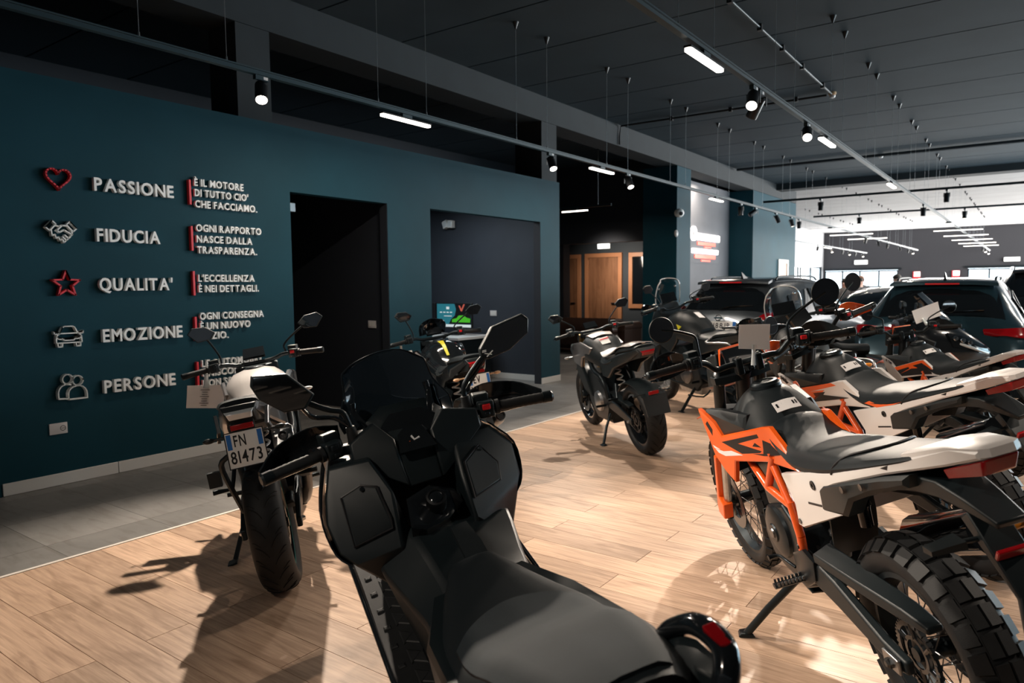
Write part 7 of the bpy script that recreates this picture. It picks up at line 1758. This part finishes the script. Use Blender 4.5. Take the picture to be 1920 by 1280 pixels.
rows = [(2.271, (('È IL MOTORE', 0.480, 2.361), ("DI TUTTO CIO'", 0.524, 2.273), ('CHE FACCIAMO.', 0.614, 2.179))),
        (1.882, (('OGNI RAPPORTO', 0.648, 1.976), ('NASCE DALLA', 0.550, 1.882), ('TRASPARENZA.', 0.596, 1.789))),
        (1.501, (("L'ECCELLENZA", 0.560, 1.546), ('È NEI DETTAGLI.', 0.600, 1.455))),
        (1.11, (('OGNI CONSEGNA', 0.643, 1.218), ('È UN NUOVO', 0.500, 1.132), ('INIZIO.', 0.275, 1.045))),
        (0.72, (('LE AUTOMOBILI', 0.600, 0.806), ('UNISCONO', 0.44, 0.72), ('NON SOLO', 0.42, 0.632)))]
for zc, ls in rows:
    for s, w, z in ls:
        word(s, 3.405, z - 0.030, w, 0.058, 'small white raised line reading ' + s, 'wall_lettering')
    b = thing('red_bar', 'upright red bar left of the line ' + ls[0][0], 'sign', (3.364, YW, zc))
    ob('bar', MB().bb((-0.010, -0.036, -0.104), (0.010, -0.001, 0.104)), 'letter_red', b, 30, 0.002)
def icon(label, x, z, strokes, m, r=0.0085, cat='sign'):
    t = thing('wall_icon', label, cat, (x, YW, z))
    for pts, closed, sub in strokes:
        P = [Vector((a, -0.022, c)) for a, c in pts]
        if closed:
            P = cr(P, sub, True) if sub > 1 else P
            P = P + [P[0], P[1]]
        else:
            P = cr(P, sub) if sub > 1 else P
        mb = MB()
        for a, c in zip(P, P[1:]):
            d = (c - a)
            if d.length < 1e-6:
                continue
            n = V(0, 1, 0).cross(d.normalized())
            mb.box((a + c) / 2, (d.length + r * 0.7, 0.040, r), Matrix((d.normalized(), V(0, 1, 0), n)).transposed())
        ob('outline', mb, m, t, 0)
    return t
hp = []
for i in range(28):
    a = 2 * PI * i / 28
    hp.append((0.0052 * 16 * math.sin(a) ** 3, 0.0052 * (13 * math.cos(a) - 5 * math.cos(2 * a) - 2 * math.cos(3 * a) - math.cos(4 * a)) + 0.012))
icon('red outlined heart on the wall beside PASSIONE', 2.349, 2.262, [(hp, True, 1)], 'letter_red', 0.011)
icon('red outlined star on the wall beside QUALITA', 2.362, 1.497, [([((0.098 if i % 2 == 0 else 0.042) * math.sin(PI * i / 5), (0.098 if i % 2 == 0 else 0.042) * math.cos(PI * i / 5)) for i in range(10)], True, 1)], 'letter_red', 0.012)
icon('white outlined handshake on the wall beside FIDUCIA', 2.348, 1.880, [
    ([(-0.105, 0.030), (-0.060, 0.080), (-0.035, 0.055), (-0.078, 0.005)], True, 1), ([(0.105, 0.030), (0.060, 0.080), (0.035, 0.055), (0.078, 0.005)], True, 1),
    ([(-0.040, 0.045), (-0.015, 0.040), (0.005, 0.050), (0.035, 0.045)], False, 1), ([(-0.068, 0.008), (-0.065, -0.030), (-0.045, -0.020), (-0.040, -0.048), (-0.020, -0.038), (-0.015, -0.064), (0.004, -0.052), (0.010, -0.078), (0.030, -0.060)], False, 1),
    ([(0.030, -0.060), (0.046, -0.046), (0.060, -0.030), (0.072, -0.012), (0.068, 0.008)], False, 1), ([(0.005, 0.045), (-0.030, 0.010), (-0.012, -0.004), (0.018, 0.016), (0.072, -0.018)], False, 1),
    ([(0.046, -0.046), (0.022, -0.022)], False, 1), ([(0.030, -0.060), (0.006, -0.036)], False, 1)], 'letter_white', 0.008)
icon('white outlined car front on the wall beside EMOZIONE', 2.358, 1.110, [
    ([(-0.062, 0.022), (-0.042, 0.066), (-0.030, 0.074), (0.030, 0.074), (0.042, 0.066), (0.062, 0.022)], True, 1), ([(-0.062, 0.022), (-0.086, 0.002), (-0.088, -0.048), (0.088, -0.048), (0.086, 0.002), (0.062, 0.022)], False, 1),
    ([(-0.066, 0.030), (-0.100, 0.038), (-0.098, 0.020), (-0.070, 0.018)], True, 1), ([(0.066, 0.030), (0.100, 0.038), (0.098, 0.020), (0.070, 0.018)], True, 1),
    ([(-0.080, -0.002), (-0.045, -0.010), (-0.050, -0.022), (-0.078, -0.016)], True, 1), ([(0.080, -0.002), (0.045, -0.010), (0.050, -0.022), (0.078, -0.016)], True, 1),
    ([(-0.040, -0.014), (0.040, -0.014), (0.034, -0.030), (-0.034, -0.030)], True, 1),
    ([(-0.078, -0.050), (-0.078, -0.076), (-0.048, -0.076), (-0.046, -0.050)], False, 1), ([(0.078, -0.050), (0.078, -0.076), (0.048, -0.076), (0.046, -0.050)], False, 1)], 'letter_white', 0.007)
circ = lambda x, z, r: [(x + r * math.cos(2 * PI * i / 16), z + r * math.sin(2 * PI * i / 16)) for i in range(16)]
icon('white outline of two people on the wall beside PERSONE', 2.362, 0.728, [
    (circ(-0.030, 0.062, 0.036), True, 1), (circ(0.040, 0.046, 0.036), True, 1),
    ([(-0.096, -0.080), (-0.098, -0.030), (-0.080, 0.008), (-0.045, 0.024), (-0.010, 0.018)], False, 2), ([(-0.096, -0.080), (-0.030, -0.084)], False, 1),
    ([(-0.028, -0.092), (-0.030, -0.045), (-0.012, -0.010), (0.030, 0.006), (0.072, -0.002), (0.098, -0.040), (0.100, -0.092)], False, 2), ([(-0.028, -0.092), (0.100, -0.092)], False, 1)], 'letter_white', 0.008)

# ------------------------------------------------------------------ small things on the walls and in the back rooms
def box_thing(name, label, cat, M, w, h, d, m, extra=()):
    t = thing(name, label, cat)
    t.matrix_world = M
    ob('plate', MB().plate([(-w / 2, -h / 2, d), (w / 2, -h / 2, d), (w / 2, h / 2, d), (-w / 2, h / 2, d)], (0, 0, -d + 0.0006), 0.004, 0.0015), m, t, 30)
    for nm, P, mm in extra:
        ob(nm, P, mm, t, 30)
    return t
sock = MB().rev([(0.020, 0.0095), (0.020, 0.0105), (0.016, 0.0105), (0.016, 0.0095)], (0.03, 0, 0), 'z', 20, True)
for x in (-0.012, 0, 0.012):
    sock.rev([(0, 0.0108), (0.003, 0.0108), (0.003, 0.0098), (0, 0.0098)], (0.03 + x * 0.7, 0, 0), 'z', 8)
box_thing('wall_socket', 'white electric socket low on the teal wall under PERSONE', 'socket', frameM((2.263, YW, 0.426), (1, 0, 0), (0, 0, 1)), 0.122, 0.082, 0.008, 'switch', [('outlet', sock, 'ink')])
sw = [('rocker', MB().bb((-0.05 + 0.034 * i, -0.025, 0.0092), (-0.05 + 0.034 * i + 0.030, 0.025, 0.0125)), 'base_white') for i in range(3)]
box_thing('light_switch', 'light switch plate inside the dark doorway', 'switch', frameM((5.759, 6.197, 1.025), (0, -1, 0), (0, 0, 1)), 0.125, 0.085, 0.009, 'switch', sw)
sw = [('rocker', MB().bb((-0.05 + 0.034 * i, -0.025, 0.0092), (-0.05 + 0.034 * i + 0.030, 0.025, 0.0125)), 'base_white') for i in range(3)]
box_thing('light_switch', 'pale switch plate on the grey wall inside the wide opening', 'switch', frameM((9.019, 6.924, 1.027), (0, -1, 0), (0, 0, 1)), 0.125, 0.085, 0.009, 'switch', sw)
t = thing('door_closer', 'small grey box at the top left inside the dark doorway', 'box', (4.41, 5.90, 2.235))
ob('case', MB().bb((-0.009, -0.05, -0.045), (0.06, 0.04, 0.045)), 'steel_dark', t, 30, 0.006)
ob('cover', MB().bb((0.0605, -0.035, -0.03), (0.066, 0.025, 0.03)), 'wire', t, 30, 0.002)
t = thing('wall_lamp', 'white twin head wall lamp inside the wide opening', 'lamp')
t.matrix_world = frameM((9.019, 7.775, 2.47), (0, -1, 0), (0, 0, 1))
ob('bracket', MB().bb((-0.03, -0.05, 0.0005), (0.03, 0.05, 0.03)), 'wire', t, 30, 0.004)
for s, rz in ((-1, 0.35), (1, -0.1)):
    Mx = Matrix.Translation((0.055 * s, 0.0, 0.07)) @ Matrix.Rotation(rz, 4, 'Z')
    hd = ob('lamp_head', MB().hull([(-0.045, 0.06, -0.035), (0.045, 0.06, -0.035), (-0.055, -0.06, -0.04), (0.055, -0.06, -0.04), (-0.045, 0.06, 0.035), (0.045, 0.06, 0.035), (-0.055, -0.06, 0.045), (0.055, -0.06, 0.045)]).xf(Mx), 'base_white', t, 30, 0.004)
    ob('reflector', MB().bb((-0.045, -0.045, 0.0425), (0.045, 0.045, 0.049)).xf(Mx), 'clear_lens', hd, 30, 0.003)
area('niche_light', (7.6, 7.0, 2.72), 1.2, 36, (0.86, 0.95, 1.0))
area('backroom_light', (14.1, 7.9, 2.15), 0.5, 14, WARM, (0, math.radians(-70), 0), spread=110)
area('sign_wash', (16.2, 6.1, 3.6), 0.9, 40, WARM, (math.radians(25), 0, 0))
# desk, monitor
t = thing('desk', 'white topped desk inside the wide opening', 'desk', (8.45, 7.55, 0))
ob('desk_top', MB().bb((-0.45, -0.75, 0.66), (0.40, 0.75, 0.70)), 'desk_white', t, 30, 0.004)
ob('panel', MB().bb((-0.42, -0.72, 0.0), (-0.38, 0.72, 0.655)), 'wall_dark', t, 30, 0.003)
for y in (-0.72, 0.68):
    ob('leg', MB().bb((-0.37, y, 0), (0.36, y + 0.04, 0.655)), 'blk_metal', t, 30, 0.003)
def monitor(label, x, y, rz, on=True):
    t = thing('monitor', label, 'monitor', (x, y, 0.70), rz)
    ob('stand', MB().bb((-0.09, -0.13, 0.0005), (0.09, 0.13, 0.012)).bb((0.02, -0.03, 0.012), (0.05, 0.03, 0.2)), 'fix_black', t, 30, 0.003)
    ob('case', MB().bb((-0.012, -0.36, 0.11), (0.03, 0.36, 0.50)), 'fix_black', t, 30, 0.005)
    X = -0.0135
    if on:
        s = ob('screen', MB().bb((X, -0.345, 0.125), (-0.0122, 0.345, 0.485)), 'screen_on', t, 0)
        ob('screen_bar', MB().bb((X - 0.0008, -0.345, 0.125), (X - 0.0001, 0.345, 0.165)), 'screen_white', s, 0)
        ob('screen_picture', MB().plate([(X - 0.0008, y_, z_) for y_, z_ in ((-0.33, 0.20), (0.04, 0.20), (0.03, 0.245), (-0.06, 0.265), (-0.10, 0.305), (-0.20, 0.31), (-0.26, 0.275), (-0.335, 0.26))], (0.0006, 0, 0)), 'screen_green', s, 0)
        ob('screen_shade', MB().plate([(X - 0.0007, y_, z_) for y_, z_ in ((-0.345, 0.17), (0.10, 0.17), (0.05, 0.25), (-0.02, 0.30), (-0.05, 0.40), (-0.02, 0.485), (-0.345, 0.485))], (0.0004, 0, 0)), 'ink', s, 0)
        ob('screen_stripe', MB().plate([(X - 0.0012, y_, z_) for y_, z_ in ((-0.10, 0.46), (-0.15, 0.37), (-0.17, 0.37), (-0.23, 0.48), (-0.20, 0.48), (-0.16, 0.405), (-0.13, 0.46))], (0.0004, 0, 0)), 'screen_red', s, 0)
        lm_ = MB()
        for k in range(4):
            lm_.bb((X - 0.0008, 0.24 - 0.07 * k, 0.345), (X - 0.0002, 0.285 - 0.07 * k, 0.36))
        lm_.bb((X - 0.0008, 0.04, 0.29), (X - 0.0002, 0.20, 0.30)); lm_.bb((X - 0.0008, 0.09, 0.40), (X - 0.0002, 0.15, 0.44))
        o = ob('screen_text', lm_, 'screen_white', s, 0); o['kind'] = 'stuff'
    return t
monitor('monitor showing a green car on its blue screen inside the wide opening', 8.5, 7.30, 0.0)
monitor('dark monitor half hidden at the left of the lit screen', 8.45, 8.05, 0.15, False)
# sofa
def sofa(loc, rz):
    t = thing('sofa', 'dark brown tufted leather sofa in front of the wood doors', 'sofa', loc, rz)
    L = 2.1
    ob('base', MB().bb((-0.02, -L / 2, 0.10), (0.80, L / 2, 0.28)), 'leather', t, 30, 0.02)
    for i in range(3):
        ob('seat_cushion', MB().bb((0.16, -0.84 + 0.56 * i + 0.004, 0.285), (0.80, -0.28 + 0.56 * i - 0.004, 0.43)), 'leather', t, 30, 0.04, seg=3)
    rows = []
    for i in range(9):
        z = 0.285 + 0.42 * i / 8
        row = []
        for j in range(29):
            y = -L / 2 + L * j / 28
            u = (j + (i % 2)) % 2
            row.append((-0.045 - 0.012 * u * (0 < i < 7) - 0.06 * math.sin(i / 8 * PI) , y, z))
        rows.append(row)
    ob('backrest', MB().shell(rows, 2, 2, -0.18), 'leather', t, 60)
    for s in (1, -1):
        ob('armrest', MB().tube([(-0.02, s * (L / 2 + 0.02), 0.60), (0.78, s * (L / 2 + 0.02), 0.58)], 0.10, 16, 1).bb((0.0, s * (L / 2 + 0.02) - 0.08, 0.11), (0.77, s * (L / 2 + 0.02) + 0.08, 0.58)), 'leather', t, 40)
    ob('backrest_roll', MB().tube([(0.02, -L / 2 - 0.02, 0.68), (0.02, L / 2 + 0.02, 0.68)], 0.085, 16, 1), 'leather', t, 50)
    for x in (0.05, 0.72):
        for s in (1, -1):
            ob('leg', MB().cyl((x, s * 0.95, 0.10), (x, s * 0.95, 0), 0.03, 0.022, 12), 'ink', t, 40)
    return t
sofa((13.2, 7.9, 0), 0.0)
t = thing('exit_sign', 'lit white exit lamp above the oak door', 'lamp')
t.matrix_world = frameM((15.499, 8.48, 2.40), (0, -1, 0), (0, 0, 1))
ob('case', MB().bb((-0.17, -0.065, 0.0006), (0.17, 0.065, 0.03)), 'base_white', t, 30, 0.004)
ob('diffuser', MB().bb((-0.16, -0.055, 0.0305), (0.16, 0.055, 0.048)), 'exit_light', t, 30, 0.004)
t = thing('security_camera', 'white security camera on the corner of the square column', 'camera', (13.93, 5.93, 2.90))
ob('mount', MB().rev([(0, 0.04), (0.05, 0.04), (0.05, 0.0), (0.03, -0.03), (0, -0.03)], (0.01, 0.0, 0.02), (-1, -1, 0), 18), 'switch', t, 40)
ob('ball', MB().ell((-0.06, -0.06, 0.0), (0.10, 0.10, 0.09), 18, 12), 'letter_white', t, 60)
ob('lens', MB().rev([(0, 0.02), (0.03, 0.018), (0.04, 0.0), (0, 0)], (-0.125, -0.128, -0.02), (-0.7, -0.7, -0.25), 18), 'ink', t, 40)
t = thing('motion_sensor', 'small white sensor on the square column below the security camera', 'sensor', (13.985, 5.98, 2.50))
ob('case', MB().ell((0, 0, 0), (0.045, 0.04, 0.075), 14, 10), 'switch', t, 60)
ob('window', MB().ell((-0.035, -0.01, -0.02), (0.014, 0.022, 0.028), 10, 8), 'base_white', t, 60)
# lit company sign on the grey wall: bright rows, unreadable at this distance
t = thing('lit_sign', 'lit sign of white and red rows on the grey recessed wall', 'sign', (17.1, 6.6, 2.42))
def block(nm, x0, x1, z0, z1, m, d=0.05, n=0):
    if n:
        w = (x1 - x0) / n
        for i in range(n):
            ob(nm, MB().bb((x0 + w * i + w * 0.08, -d, z0), (x0 + w * (i + 1) - w * 0.08, -0.012, z1)), m, t, 0)
    else:
        ob(nm, MB().bb((x0, -d, z0), (x1, -0.012, z1)), m, t, 30, 0.004)
ob('emblem', MB().rev([(0.10, -0.02), (0.17, -0.02), (0.17, 0.03), (0.10, 0.03)], (-0.72, -0.035, 0.24), 'y', 28, True), 'sign_white', t, 40)
block('letter', -0.50, 1.0, 0.10, 0.26, 'sign_white', n=11)
block('tagline', -0.45, 0.75, -0.02, 0.06, 'sign_red', 0.03)
block('tagline', 0.0, 0.45, -0.07, -0.04, 'sign_red', 0.03)
block('letter', -0.80, 0.90, -0.22, -0.11, 'sign_white', n=15)
block('tagline', -0.62, 0.75, -0.34, -0.25, 'sign_red', 0.03)
block('tagline', -0.2, 0.40, -0.41, -0.37, 'sign_red', 0.03)
ob('backing', MB().bb((-0.9, -0.011, -0.45), (1.05, -0.001, 0.45)), 'wall_grey', t, 0)
# signs at the far end
for y, z, w, h, m, lb in ((7.65, 2.57, 0.62, 0.20, 'exit_light', 'lit white sign box hanging above the left far windows'), (0.9, 2.54, 0.62, 0.17, 'exit_light', 'lit white sign box above the right far windows')):
    t = thing('sign_box', lb, 'sign', (42.9, y, z))
    ob('case', MB().bb((-0.05, -w / 2 - 0.02, -h / 2 - 0.02), (0.09, w / 2 + 0.02, h / 2 + 0.02)), 'base_white', t, 30, 0.005)
    ob('panel', MB().bb((-0.06, -w / 2, -h / 2), (-0.051, w / 2, h / 2)), m, t, 30)
for y, z, lb in ((4.95, 1.86, 'white and red notice box on the far wall beside the left windows'), (3.2, 1.88, 'white and red notice box on the far wall beside the right windows')):
    t = thing('notice_box', lb, 'sign', (42.95, y, z))
    ob('case', MB().bb((-0.05, -0.14, -0.32), (0.045, 0.20, 0.16)), 'letter_red', t, 30, 0.01)
    ob('notice', MB().bb((-0.06, -0.14, -0.10), (-0.051, 0.14, 0.14)), 'exit_light', t, 30)
